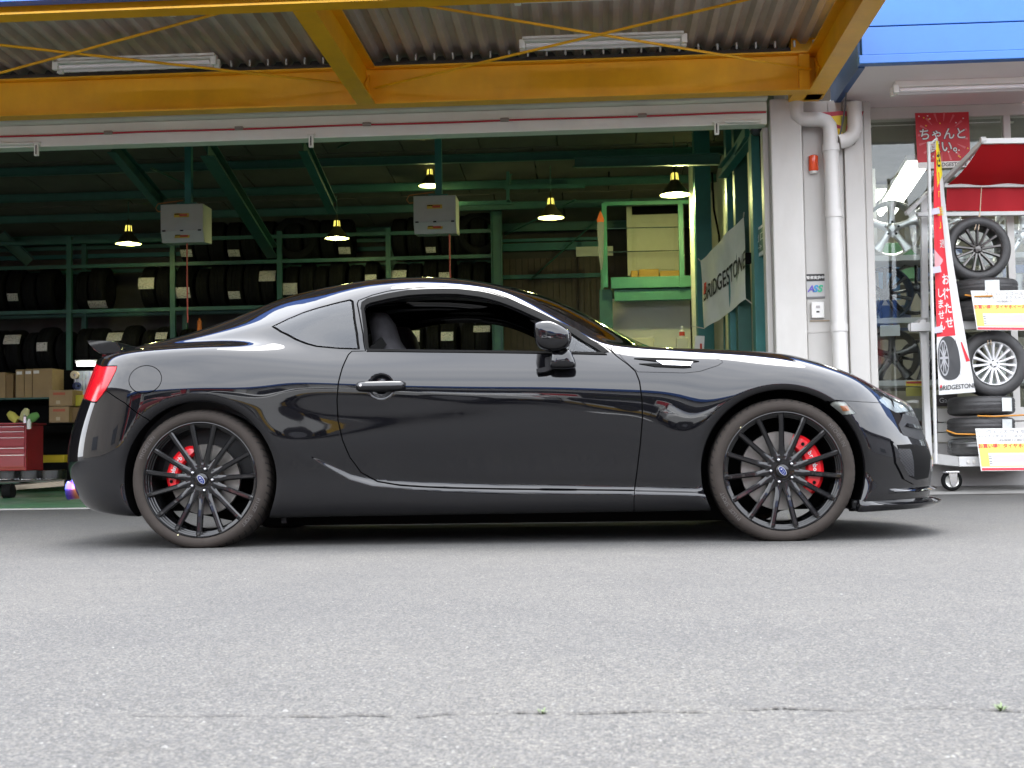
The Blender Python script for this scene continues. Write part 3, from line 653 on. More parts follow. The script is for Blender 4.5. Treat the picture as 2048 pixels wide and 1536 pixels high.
# bonnet edge from the cowl to the headlamp, then across the nose
HEAD = [(1709, 756), (1730, 760.5), (1752, 768), (1775, 779), (1800, 795), (1818, 809), (1827, 820), (1808, 823), (1792, 825), (1774, 814), (1750, 792), (1729, 771)]
head_d = [dom(inv('px', p, 0, NS-1, int(tj(3)), int(tj(7.6)))) for p in HEAD]; shut(head_d, True, .002)
shut([cowl[0], dom(ixr(.80, 8.25)), dom(ixr(1.0, 7.9)), dom(ixr(1.285, 7.8)), dom(ixr(1.5, 7.75))]+head_d[:6]+[dom(ixr(1.93, 9.2)), dom(ixr(1.96, 10.5)), np.array([(NS-1)*DS, dom(ixr(1.97, 11.2))[1]]), np.array([(NS+1)*DS, dom(ixr(1.97, 11.2))[1]])], half=.0025)
shut([cowl[0], dom(ixr(.62, 8.6)), dom(ipx(1222, 699)), dom(ipx(1233, 712))], half=.002)
shut([dom(ipx(1650, 815)), dom(ipx(1672, 800)), dom(ipx(1690, 802)), dom(ipx(1725, 804)), dom(ipx(1757, 805.5)), dom(ipx(1769, 806))], half=.0015)
MARK = [(1651, 802), (1690, 803), (1712, 827.5), (1686, 830.5)]
shut([dom(ipx(*p)) for p in MARK], True, .0012)
shut([dom(ipx(1830, 820)), dom(ifront(.40, .56)), dom(ifront(.25, .57)), np.array([(NS+1)*DS, dom(ifront(.05, .57))[1]])], half=.002)
shut([dom(ipx(1269, 980.5)), dom(ipx(1268, 1000)), dom(ixr(ax(1268, 1012, .06), .8)), np.array([dom(ixr(ax(1268, 1012, .06), 0))[0], -.02])], half=.0018)
GARN = [(1237, 706), (1310, 709.5), (1389, 714), (1430, 717), (1443, 720), (1445, 725), (1436, 731), (1399, 743), (1368, 746), (1276, 743.8), (1262, 733), (1245, 717)]
shut([dom(ipx(*p)) for p in GARN], True, .0012)
# ---- one triangulation of the half body; gaps fall out and the panels are what stays connected
def arch_line(sg):
    xw, ra, _ = AR[sg]; o = []
    for a in np.linspace(R(-34), R(214), 64):
        x, z = xw+ra*math.cos(a), WZ+ra*math.sin(a)
        if z > .10: o.append(dom(ixz(x, max(z, .12))))
    return o
pts, edges = [], []
def addline(ps, closed):
    o = len(pts); pts.extend([tuple(p) for p in ps]); n = len(ps)
    edges.extend([(o+i, o+(i+1) % n) for i in range(n if closed else n-1)])
def offs(ps, closed, h):
    A = np.array(ps); n = len(A)
    prv = np.roll(A, 1, 0) if closed else np.vstack([A[:1], A[:-1]]); nx = np.roll(A, -1, 0) if closed else np.vstack([A[1:], A[-1:]])
    d = nx-prv; d /= np.maximum(np.linalg.norm(d, axis=1, keepdims=True), 1e-9); nn = np.stack([-d[:, 1], d[:, 0]], 1)
    return A+nn*h, A-nn*h
SEG = []
for ps, closed, h in LINES:
    a, b = offs(ps, closed, h); addline(a, closed); addline(b, closed)
    A = np.array(ps); B = np.roll(A, -1, 0) if closed else A[1:]; A = A if closed else A[:-1]
    SEG.append((A, B, h))
ARCHES = {sg: arch_line(sg) for sg in (1, -1)}
for sg in (1, -1): addline(ARCHES[sg], False)
j_lo = int(tj(0)); LX = (NS-1)*DS
bnd = dens([np.array([0, 0.0]), np.array([LX, 0.0]), np.array([LX, TL]), np.array([0, TL])], .03, True); addline(bnd, True)
gi = np.arange(2, NS-1, 2); gj = np.arange(3, NT-1, 3)
gp = np.array([(i*DS, j*DT) for i in gi for j in gj])
SA = np.concatenate([s[0] for s in SEG]); SB = np.concatenate([s[1] for s in SEG]); SH = np.concatenate([np.full(len(s[0]), s[2]) for s in SEG])
def segdist(Q, A, B):
    d = np.full(len(Q), 1e9); k = np.zeros(len(Q), int)
    for n in range(len(A)):
        ab = B[n]-A[n]; t = np.clip(((Q-A[n])@ab)/max(ab@ab, 1e-12), 0, 1); e = np.linalg.norm(Q-A[n]-t[:, None]*ab, axis=1)-SH[n]
        m = e < d; d[m] = e[m]; k[m] = n
    return d
ih, jh = ixz(hx, hz)
gp = np.concatenate([gp[np.hypot(gp[:, 0]-ih*DS, gp[:, 1]-jh*DT) > .085], [(ih*DS+a, jh*DT+b) for a in np.arange(-.08, .081, .008) for b in np.arange(-.08, .081, .008)]])
_d = np.array([min(abs(np.hypot(c_[0]-xw, c_[2]-WZ)-ra-.045) for xw, ra, _ in AR.values()) for c_ in (G[i, j] for i in range(2, NS-1) for j in range(3, int(tj(6))))])
_p = np.array([(i*DS, j*DT) for i in range(2, NS-1) for j in range(3, int(tj(6)))])
_z = np.array([G[i, j] for i in range(2, NS-1) for j in range(3, int(tj(6)))]); _s = (np.abs(_z[:, 2]-np.interp(_z[:, 0], [-.95, -.8, -.7, -.61, -.51, -.28, .05, .64, .92, 1.2], [.50, .40, .345, .298, .270, .252, .236, .219, .208, .205])-.008) < .035) & (_z[:, 0] > -.95) & (_z[:, 0] < 1.0)
gp = np.concatenate([gp, _p[(_d < .055) | _s]])
gp = np.unique(np.round(gp, 6), axis=0)
gp = gp[segdist(gp, SA, SB) > .006]
npt = len(pts); pts2 = [Vector(p) for p in pts]+[Vector(p) for p in gp]
vc, ec, fc, _, _, _ = delaunay_2d_cdt(pts2, edges, [], 0, 1e-6)
VC = np.array([tuple(v) for v in vc]); FC = [tuple(f) for f in fc if len(f) == 3]
FA = np.array(FC); cen = VC[FA].mean(1)
gapm = segdist(cen, SA, SB) < 0
cx = bil(G, cen[:, 0]/DS, cen[:, 1]/DT)
archm = np.zeros(len(FA), bool)
for sg, (xw, ra, _) in AR.items():
    archm |= (np.hypot(cx[:, 0]-xw, cx[:, 2]-WZ) < ra) & (cen[:, 1]/DT < tj(6))
outm = (cen[:, 0] < 0) | (cen[:, 0] > LX) | (cen[:, 1] < 0) | (cen[:, 1] > TL)
keep = ~(gapm | archm | outm)
# connected components
emap = {}
for k in np.nonzero(keep)[0]:
    f = FA[k]
    for a, b in ((f[0], f[1]), (f[1], f[2]), (f[2], f[0])): emap.setdefault((min(a, b), max(a, b)), []).append(k)
comp = np.full(len(FA), -1); adj = {}
for e, l in emap.items():
    if len(l) == 2: adj.setdefault(l[0], []).append(l[1]); adj.setdefault(l[1], []).append(l[0])
nc = 0
for k in np.nonzero(keep)[0]:
    if comp[k] >= 0: continue
    st = [k]; comp[k] = nc
    while st:
        q = st.pop()
        for r in adj.get(q, ()):
            if comp[r] < 0: comp[r] = nc; st.append(r)
    nc += 1
def comp_at(d):
    k = np.nonzero(keep)[0]; return comp[k[np.argmin(((cen[k]-d)**2).sum(1))]]
VW = bil(WORLD, VC[:, 0]/DS, VC[:, 1]/DT); VN = bil(NRM, VC[:, 0]/DS, VC[:, 1]/DT); VN /= np.maximum(np.linalg.norm(VN, axis=1, keepdims=True), 1e-9)
def panel_arrays(faces, mirror, flange=.014):
    vi = np.unique(faces); mp_ = {int(v): i for i, v in enumerate(vi)}
    V = VW[vi].copy(); Nn = VN[vi].copy(); fs = [[mp_[int(v)] for v in f] for f in faces]
    fs2 = []
    for f in fs:
        a, b, c = V[f[0]], V[f[1]], V[f[2]]
        if np.cross(b-a, c-a)@Nn[f[0]] < 0: f = f[::-1]
        fs2.append(f)
    # returned edge all round, so that joints have depth
    cnt = {}
    for f in fs2:
        for a, b in ((f[0], f[1]), (f[1], f[2]), (f[2], f[0])):
            if (b, a) in cnt: cnt.pop((b, a))
            else: cnt[(a, b)] = 1
    nv = [V]; nn = [Nn]; o = len(V)
    for (a, b) in cnt:
        if abs(V[a][1]-YC) < 1e-3 and abs(V[b][1]-YC) < 1e-3: continue
        tang = V[b]-V[a]; outw = np.cross(tang, Nn[a]); outw /= max(np.linalg.norm(outw), 1e-9)
        q = np.array([V[a], V[b], V[b]-Nn[b]*flange, V[a]-Nn[a]*flange]); nv.append(q); nn.append(np.array([outw]*4))
        fs2.append([o+1, o, o+3, o+2]); o += 4
    V = np.concatenate(nv); Nn = np.concatenate(nn)
    if mirror:
        V = V*np.array([1, -1, 1])+np.array([0, 2*YC, 0]); Nn = Nn*np.array([1, -1, 1]); fs2 = [f[::-1] for f in fs2]
    return V, Nn, fs2
def mk_panel(name, m, parent, faces, sides=(0,), flange=.014):
    Vs, Ns, Fs = [], [], []; o = 0
    for s in sides:
        V, Nn, f = panel_arrays(faces, s == 1, flange); Vs.append(V); Ns.append(Nn); Fs += [[i+o for i in q] for q in f]; o += len(V)
    V = np.concatenate(Vs); Nn = np.concatenate(Ns)
    me = bpy.data.meshes.new(name); me.from_pydata([tuple(v) for v in V], [], Fs)
    me.polygons.foreach_set('use_smooth', [True]*len(me.polygons))
    me.normals_split_custom_set_from_vertices([tuple(n) for n in Nn])
    me.materials.append(m); o_ = bpy.data.objects.new(name, me); COL.objects.link(o_); o_.parent = parent
    return o_

car = thing('parked_coupe', 'glossy black two-door coupe with black multi-spoke wheels and red brake calipers', 'car', (0, 0, 0))
used = set()
def region(name, d, m, sides=(0, 1), join=False, flange=.014):
    c = comp_at(np.asarray(d)); used.add(c); fs = FA[comp == c]
    if join: return [mk_panel(name, m, car, fs, (0, 1), flange)]
    return [mk_panel(name, m, car, fs, (s,), flange) for s in sides]
DPX = lambda x, y: dom(ipx(x, y))
p_door = region('door', DPX(900, 850), M_paint, flange=.02)
used.add(comp_at(DPX(900, 650)))                                    # wound-down side window: an opening
p_qg = region('quarter_window', DPX(640, 660), M_tint)
p_fuel = region('fuel_door', DPX(290, 760), M_paint, sides=(0,))
p_side = region('side_panel', DPX(450, 730), M_paint, flange=.02)
p_tail = region('tail_lamp', DPX(205, 765), M_red, flange=.03)
p_rb = region('rear_bumper', DPX(215, 900), M_paint, join=True)
p_fend = region('front_fender', DPX(1340, 800), M_paint, flange=.02)
p_gar = region('fender_garnish', DPX(1415, 722), M_paint)
p_head = region('headlamp', DPX(1757, 785), M_glass, flange=.01)
p_mark = region('side_marker', DPX(1682, 815), M_glass, flange=.008)
p_fb = region('front_bumper', DPX(1750, 900), M_paint, join=True)
p_roof = region('roof', dom(ixr(-.3, 11)), M_paint, join=True)
p_ws = region('windscreen', dom(ixr(.45, 11.5)), M_glass, join=True)
p_rw = region('rear_window', dom(ixr(-1.2, 11.3)), M_tint, join=True)
p_boot = region('boot_lid', dom(ixr(-1.75, 11)), M_paint, join=True)
p_hood = region('bonnet', dom(ixr(1.3, 10.5)), M_paint, join=True)
sizes = {c: int((comp == c).sum()) for c in range(nc)}
print('PANELS', nc, 'left over', {c: (n, np.round(pj(VW[FA[comp == c][0][0]]), 0).tolist()) for c, n in sizes.items() if c not in used and n > 3})
# ------------------------------------------------------------------ what closes the joints, lamps and trim
def offset_part(name, tri, off, m, parent, sides=(0, 1), join=False):
    vi = np.unique(tri); mp_ = {int(v): i for i, v in enumerate(vi)}; fs = [[mp_[int(v)] for v in f] for f in tri]
    res = []; acc = MB()
    for s in sides:
        V = VW[vi]+VN[vi]*off
        if s == 1: V = V*np.array([1, -1, 1])+np.array([0, 2*YC, 0])
        b = acc if join else MB(); b.add(V, fs)
        if not join: res.append(b.build(name, m, parent, smooth=180))
    if join: res.append(acc.build(name, m, parent, smooth=180))
    return res
offset_part('joint_seal', FA[gapm & ~archm & ~outm], -.012, M_rubber, car, join=True)
def comp_faces(d): return FA[comp == comp_at(np.asarray(d))]
M_refl = mat('lamp_reflector', (.66, .67, .69), .25, .15, bump=1.0, bscale=30)
M_amber = mat('amber_bulb', (.8, .25, .08), .3)
for s in (0, 1):
    offset_part('lamp_reflector', comp_faces(DPX(1757, 785)), -.022, M_refl, p_head[s], sides=(s,))
    offset_part('marker_backing', comp_faces(DPX(1682, 815)), -.007, mat('marker_backing', (.60, .58, .52), .3, .1, bump=.3, bscale=150), p_mark[s], sides=(s,))
def inpoly(Q, poly):
    P_ = np.array(poly); x, y = Q[:, 0], Q[:, 1]; r = np.zeros(len(Q), bool)
    for a, b in zip(P_, np.roll(P_, -1, 0)):
        c = ((a[1] > y) != (b[1] > y)) & (x < (b[0]-a[0])*(y-a[1])/((b[1]-a[1]) or 1e-12)+a[0]); r ^= c
    return r
def patch(name, poly, off, m, parent, sides=(0,), step=.012, px=True, base=-.004):
    """thin piece lying on the body: traced outline, its own thickness"""
    d = [dom(ipx(*p)) for p in poly] if px else poly
    d = dens(d, step, True); A = np.array(d); lo, hi = A.min(0), A.max(0)
    g = np.array([(a, b) for a in np.arange(lo[0], hi[0], step) for b in np.arange(lo[1], hi[1], step)]) if min(hi-lo) > step else np.zeros((0, 2))
    if len(g): g = g[inpoly(g, d)]
    if len(g):
        dd = np.min(np.linalg.norm(g[:, None]-A[None], axis=2), axis=1); g = g[dd > step*.4]
    n = len(d); vs, _, fs, _, _, _ = delaunay_2d_cdt([Vector(p) for p in d]+[Vector(p) for p in g], [(i, (i+1) % n) for i in range(n)], [], 1, 1e-7)
    q = np.array([tuple(v) for v in vs]); W0 = bil(WORLD, q[:, 0]/DS, q[:, 1]/DT); N0 = bil(NRM, q[:, 0]/DS, q[:, 1]/DT)
    N0 /= np.linalg.norm(N0, axis=1, keepdims=True); res = []
    for s in sides:
        V = W0+N0*off; B = W0+N0*base
        if s == 1: V, B = [k*np.array([1, -1, 1])+np.array([0, 2*YC, 0]) for k in (V, B)]
        mb = MB().add(V, fs); cnt = set()
        for f in fs:
            for a, b in zip(f, list(f[1:])+[f[0]]):
                if (b, a) in cnt: cnt.discard((b, a))
                else: cnt.add((a, b))
        for a, b in cnt: mb.add([V[a], V[b], B[b], B[a]], [(1, 0, 3, 2)])
        res.append(mb.build(name, m, parent, smooth=35))
    return res
for s, gar in enumerate(p_gar):
    patch('vent_slot', [(1268, 717.5), (1310, 716.5), (1380, 720), (1398, 723), (1384, 725), (1310, 723)], .004, M_dark, gar, (s,))
    patch('vent_slot', [(1278, 728), (1310, 727.5), (1378, 732), (1383, 735), (1368, 736.5), (1310, 734)], .004, M_dark, gar, (s,))
    patch('silver_insert', [(1312, 722.5), (1386, 725), (1380, 732.5), (1326, 730.5)], .006, M_chrome, gar, (s,))
patch('amber_bulb', [(1680, 812), (1694, 811), (1700, 821), (1686, 823)], -.0005, M_amber, p_mark[0], base=-.006)
for s in (0, 1):
    patch('projector_lens', [(1758+13*math.cos(a), 786+11*math.sin(a)) for a in np.linspace(0, 6.28, 17)[:-1]], -.014, mat('projector_dark', (.02, .02, .025), .08), p_head[s], (s,), base=-.02)
    patch('lamp_divider', [(1776, 776), (1783, 780), (1800, 820), (1793, 822)], -.010, M_chrome, p_head[s], (s,), base=-.02)
    patch('lamp_divider', [(1722, 766), (1735, 765), (1752, 775), (1742, 783)], -.014, M_blackp, p_head[s], (s,), base=-.02)
# nose: grille, side intake with mesh, painted fin
def mesh_mat():
    m = bpy.data.materials.new('intake_mesh'); m.use_nodes = True; t = m.node_tree; n = t.nodes; l = t.links; b = n['Principled BSDF']
    c = n.new('ShaderNodeTexCoord'); v = n.new('ShaderNodeTexVoronoi'); v.feature = 'DISTANCE_TO_EDGE'; v.inputs['Scale'].default_value = 75; v.inputs['Randomness'].default_value = .12
    mp_ = n.new('ShaderNodeMapping'); mp_.inputs['Rotation'].default_value = (0, R(35), 0); mp_.inputs['Scale'].default_value = (1, .02, 1.5); l.new(c.outputs['Object'], mp_.inputs[0]); l.new(mp_.outputs[0], v.inputs['Vector'])
    r = n.new('ShaderNodeValToRGB'); r.color_ramp.elements[0].position = .10; r.color_ramp.elements[1].position = .16
    b.inputs['Specular IOR Level'].default_value = .08; r.color_ramp.elements[0].color = (.045, .045, .05, 1); r.color_ramp.elements[1].color = (.004, .004, .004, 1); l.new(v.outputs['Distance'], r.inputs[0]); l.new(r.outputs[0], b.inputs['Base Color']); b.inputs['Roughness'].default_value = .4
    return m
fbp = p_fb[0]
patch('grille_opening', [(1806, 828), (1846, 832), (1856, 842), (1860, 872), (1838, 880), (1806, 870), (1797, 850)], .0012, M_blackp, fbp, (0, 1))
patch('grille_bar', [(1812, 847), (1852, 850), (1854, 856), (1808, 853)], .006, M_paint, fbp, (0, 1))
patch('side_intake', [(1789, 890), (1820, 888), (1850, 892), (1858, 902), (1856, 955), (1832, 960), (1814, 951), (1797, 922)], .0012, M_dark, fbp, (0, 1))
patch('intake_mesh', [(1794, 897), (1820, 898), (1827, 953), (1815, 950), (1798, 921)], .0035, mesh_mat(), fbp, (0, 1))
patch('intake_fin', [(1782, 882), (1790, 889), (1799, 922), (1816, 953), (1834, 962), (1858, 964), (1858, 970), (1826, 969), (1806, 958), (1790, 926)], .007, M_paint, fbp, (0, 1))
# window channels
patch('belt_moulding', [(737, 698.5), (850, 700), (980, 701.5), (1100, 703), (1206, 705), (1214, 709.5), (1100, 707.5), (980, 706), (850, 704.5), (733, 703)], .004, M_rubber, p_door[0])
top_o = [(728, 618), (731, 611), (741, 606), (775, 598), (817, 591), (860, 588.5), (916, 588.5), (959, 594), (1001, 605), (1044, 622), (1081, 639), (1144, 667), (1204, 705.5)]
top_i = [(1218, 704), (1152, 658.5), (1088, 629), (1049, 611.5), (1004, 594.5), (961, 583.5), (916, 578.5), (860, 578.5), (815, 581), (772, 588), (735, 597), (723, 605), (721, 618)]
patch('window_channel', top_o+top_i, .003, M_rubber, p_door[0]); patch('window_channel', [(728, 618), (722, 618), (727, 660), (732, 699), (738, 699), (734, 660)], .003, M_rubber, p_door[0])
patch('window_corner', [(1118, 655), (1144, 667), (1204, 705.5), (1136, 704)], -.006, M_glass, p_door[0], base=-.008)
# door handle with lock, standing clear of its hollow
hp = at(763, 771, .045)
wz = lambda x, z: float(YC-bil(WORLD, *[np.array([v]) for v in ixz(x, z)])[0][1])
def strap(x0, x1, zt, zb, w_in, w_out, name, m, parent, n=14):
    """bow handle: outline in side view, bulging outwards"""
    mb = MB(); sec = []
    for k in range(n+1):
        t = k/n; x = x0+(x1-x0)*t; e = min(1, (1-(2*t-1)**6))**.5; c = (zt+zb)/2; h = (zt-zb)/2*(.55+.45*e); bow = .008*math.sin(math.pi*t)
        ww = w_in+(w_out-w_in)*e**.5
        dp_ = ww-w_in+.006; sec.append([(x, YC-(w_in-.006+dp_*max(0, math.cos(q))**.7), c+h*math.sin(q)) for q in np.linspace(-math.pi/2, math.pi/2, 9)])
    o = [p for s_ in sec for p in s_]; m6 = 9
    fs = [(k*m6+i, k*m6+(i+1) % m6, (k+1)*m6+(i+1) % m6, (k+1)*m6+i) for k in range(n) for i in range(m6)]
    fs += [tuple(range(m6))[::-1], tuple(range(n*m6, n*m6+m6))]
    return mb.add(o, fs).build(name, m, parent, smooth=60)
xa, xb = ax(711, 771, .02), ax(811, 771, .02); zc = az(763, 772, .02); wb = wz(xa-.035, zc)
hd = strap(xa, xb, zc+.024, zc-.026, wb-.004, wb+.030, 'door_handle', M_paint, p_door[0])
xl = ax(722, 773, .02)
MB().lathe([(0, -.003), (.006, -.003), (.0075, 0), (.0075, .006)], (xl+.003, YC-wb-.0285, zc+.004), 'Y', 16).build('lock_cylinder', M_chrome, hd, smooth=40)

# ------------------------------------------------------------------ door mirror
def loft(outs, name, m, parent, smooth=60, cap=True):
    n = len(outs[0]); v = [p for o in outs for p in o]
    f = [(k*n+i, k*n+(i+1) % n, (k+1)*n+(i+1) % n, (k+1)*n+i) for k in range(len(outs)-1) for i in range(n)]
    if cap: f += [tuple(range(n))[::-1], tuple(range((len(outs)-1)*n, len(outs)*n))]
    return MB().add(v, f).build(name, m, parent, smooth=smooth)
def ring(pl, Y, sc=1.0, dx=0.0, dz=0.0, Yref=None, n=3):
    q = smooth_poly(pl, True, n); p = np.array([at(a, b, Yref if Yref is not None else Y) for a, b in q]); c = p.mean(0)
    return [(c[0]+(k[0]-c[0])*sc+dx, Y, c[2]+(k[2]-c[2])*sc+dz) for k in p]
MIR = [(1067, 650), (1074, 643), (1088, 640), (1104, 641), (1126, 651), (1140, 662), (1142.5, 674), (1140, 688), (1128, 699), (1107, 703), (1082, 697), (1070, 683)]
for s in (0, 1):
    fl = (lambda o: o) if s == 0 else (lambda o: [(x, 2*YC-y, z) for x, y, z in o])
    yo = YC-.965
    mr = loft([fl(ring(MIR, yo+dy, sc, dx, 0, yo+.03)) for dy, sc, dx in ((.17, .62, .0), (.13, .90, 0), (.08, 1.0, 0), (.045, .985, 0), (.02, .92, -.002), (.006, .78, -.004), (.0, .55, -.006), (-.002, .2, -.006))], 'door_mirror', M_paint, car)
    ST = [(1104, 702), (1122, 703), (1137, 696), (1147, 712), (1152, 726), (1148, 735), (1126, 737), (1101, 735), (1099, 722)]
    loft([fl(ring(ST, YC-.93+dy, sc, 0, 0, YC-.93)) for dy, sc in ((.115, .85), (.07, 1.0), (.03, .97), (.01, .85), (.0, .5))], 'mirror_stalk', M_paint, mr)
    FT = [(1090, 715), (1102, 712), (1106, 738), (1093, 744), (1075, 746.5), (1072, 738), (1090, 734)]
    loft([fl(ring(FT, YC-.875+dy, sc, 0, 0, YC-.875, 1)) for dy, sc in ((.05, 1), (.012, 1), (0, .9))], 'mirror_foot', M_blackp, mr, smooth=30)

# ------------------------------------------------------------------ boot spoiler, splitter, exhaust, underside
SPO = [(173.5, 682), (180, 680.5), (205, 681), (229, 682.5), (237, 689), (242.5, 704), (214, 708), (197, 706), (181, 693)]
ye = YC-.60
outs = []
for w in (.60, .585, .50, .3, .0, -.3, -.5, -.585, -.60):
    k = abs(w)/.6; lift = .0 if k > .9 else .012*(1-k**2); sc = .93 if abs(w) == .60 else 1.0
    rg = ring(SPO, YC-w, sc, -.06*(1-k**2), lift, ye)
    if k > .9: zc_ = np.mean([p[2] for p in rg]); rg = [(x, y-math.copysign(1, w)*(zc_-z)*-.09, z) for x, y, z in rg]
    outs.append(rg)
loft(outs, 'boot_spoiler', M_paint, car, smooth=40)
stx, stz = ax(206, 712, ye), az(206, 712, ye)
for s in (1, -1):
    MB().prism([(stx-.03, stz-.035), (stx+.045, stz-.03), (stx+.03, stz+.02), (stx-.02, stz+.02)], YC-s*.56, YC-s*.50).build('spoiler_stalk', M_paint, car, bevel=.004)
def rim_sweep(row, a0, a1, prof, name, m, n=60, both=True):
    """lip following the bumper's lower edge in plan: prof = (outward, height)"""
    ii = np.linspace(a0, a1, n); J = np.full(n, tj(row)); p = bil(G, ii, J); q = p[:, :2].copy(); d = np.gradient(q, axis=0)
    nn = np.stack([-d[:, 1], d[:, 0]], 1)*1.0; nn /= np.maximum(np.linalg.norm(nn, axis=1, keepdims=True), 1e-9)
    if nn[0, 1] < 0: nn = -nn
    cols = []
    for k in range(n):
        t = k/(n-1); e = min(1, t*4)
        cols.append([(q[k, 0]+nn[k, 0]*o*e, YC-(q[k, 1]+nn[k, 1]*o*e), h+(hk*t if (hk := .0) else 0)) for o, h in prof])
    if both: cols = cols+[[(x, 2*YC-y, z) for x, y, z in c] for c in cols[::-1][1:]]
    return loft(cols, name, m, car, smooth=35)
i16 = ixr(1.60, 1.0)[0]
rim_sweep(1.3, i16, NS-1.2, [(-.03, .120), (.02, .124), (.055, .142), (.057, .150), (.03, .160), (-.02, .172)], 'front_splitter', M_paint)
rim_sweep(1.8, ixr(1.75, 1.8)[0], NS-1.2, [(-.03, .195), (.012, .196), (.03, .204), (.012, .214), (-.03, .222)], 'front_lip', M_paint)
MB().b2((1.585, YC-.80, .122), (1.68, YC-.70, .17)).build('air_deflector', M_blackp, car, bevel=.01)
M_burnt = bpy.data.materials.new('burnt_titanium'); M_burnt.use_nodes = True
_t = M_burnt.node_tree; _b = _t.nodes['Principled BSDF']; _b.inputs['Metallic'].default_value = 1; _b.inputs['Roughness'].default_value = .16
_c = _t.nodes.new('ShaderNodeTexCoord'); _s = _t.nodes.new('ShaderNodeSeparateXYZ'); _m = _t.nodes.new('ShaderNodeMapRange'); _r = _t.nodes.new('ShaderNodeValToRGB')
_m.inputs[1].default_value = -2.065; _m.inputs[2].default_value = -1.98
_r.color_ramp.elements[0].color = (.05, .12, .75, 1); _r.color_ramp.elements[1].color = (.75, .55, .3, 1)
_e = _r.color_ramp.elements.new(.35); _e.color = (.28, .1, .55, 1); _e = _r.color_ramp.elements.new(.6); _e.color = (.75, .25, .12, 1)
_t.links.new(_c.outputs['Object'], _s.inputs[0]); _t.links.new(_s.outputs[0], _m.inputs[0]); _t.links.new(_m.outputs[0], _r.inputs[0]); _t.links.new(_r.outputs[0], _b.inputs['Base Color'])
for s in (1, -1):
    ex, ez = -2.0, az(140, 980, YC-.42)
    MB().lathe([(.040, .3), (.042, 0), (.047, -.055), (.049, -.06), (.046, -.058), (.040, -.02), (.038, .2)], (ex, YC-s*.42, ez), 'X', 28).build('exhaust_tip', M_burnt, car, smooth=50)
ub = MB()
ub.prism([(-1.5, .16), (-1.1, .078), (1.08, .076), (1.45, .14), (1.3, .19), (-1.3, .19)], YC-.56, YC+.56); ub.b2((-.93, YC-.70, .125), (.91, YC+.70, .188))  # floor hung extra low and black, standing in for shadow beneath the car
ub.b2((-1.85, YC-.5, .15), (-.92, YC+.5, .26)); ub.b2((.90, YC-.5, .12), (1.85, YC+.5, .24))
ub.build('shade_floor_pan', M_dark, car, bevel=.01)
for xw in (WB, -WB):
    for s in (1, -1):
        MB().lathe([(.365, .06), (.365, .34), (.05, .34)], (xw, YC-.8875 if s == 1 else YC+.8875, WZ), 'Y', 40, R(-25), R(205)).move(Matrix.Identity(4) if s == 1 else Matrix.Translation((0, 2*(YC+.8875), 0)) @ Matrix.Diagonal((1, -1, 1, 1))).build('wheel_well', M_dark, car, smooth=40)
MB().b2((ax(568, 1035, .2), .15, .10), (ax(578, 1035, .2), .2, .16)).build('jacking_point', M_blackp, car)

# ------------------------------------------------------------------ cabin
M_cloth = mat('charcoal_cloth', (.022, .021, .024), .9, var=.3, vscale=30, bump=.3, bscale=300)
M_trim = mat('cabin_trim', (.012, .012, .013), .6, bump=.2, bscale=200)
for s in (1, -1):
    MB().b2((-.70, YC-s*.76, .2), (.62, YC-s*.70, .80)).build('door_card', M_trim, car, bevel=.02)
    MB().b2((-1.62, YC-s*.70, .3), (-.72, YC-s*.62, .90)).build('rear_trim', M_trim, car, bevel=.03)
offset_part('headlining', comp_faces(dom(ixr(-.3, 11))), -.03, M_trim, car, join=True)
MB().b2((.55, YC-.72, .3), (.85, YC+.72, .80)).build('dashboard', M_trim, car, bevel=.06)
MB().b2((-1.7, YC-.6, .78), (-1.0, YC+.6, .86)).build('parcel_shelf', M_trim, car, bevel=.03)
def seat(yc):
    bk = MB(); secs = []
    for z, x, w, t in ((.36, -.28, .23, .09), (.55, -.36, .25, .10), (.75, -.43, .25, .10), (.88, -.48, .20, .085), (.95, -.51, .13, .07), (1.03, -.53, .125, .065), (1.075, -.545, .09, .045)):
        secs.append([(x+t*math.cos(a)*(1.0 if math.cos(a) < 0 else .8), yc+w*(abs(math.sin(a))**.6)*math.copysign(1, math.sin(a)), z) for a in np.linspace(0, 2*math.pi, 19)[:-1]])
    b = loft(secs, 'seat', M_cloth, car, smooth=80)
    MB().box((-.02, yc, .36), (.56, .5, .16), ry=R(-8)).build('cushion', M_cloth, b, bevel=.05)
    MB().bar((-.50, yc-.19 if yc < YC else yc+.19, .93), (-.62, yc-.30 if yc < YC else yc+.30, .80), .012, .045).build('seat_belt', M_rubber, b)
for s in (1, -1): seat(YC-s*.37)
sw = MB(); sw.lathe([(.175+.014*math.cos(a), .014*math.sin(a)) for a in np.linspace(0, 2*math.pi, 9)[:-1]], (0, 0, 0), 'X', 32, close=True)
sw.move(Matrix.Translation((.33, YC-.37, .79)) @ Matrix.Rotation(R(22), 4, 'Y')).build('steering_wheel', M_rubber, car, smooth=60)

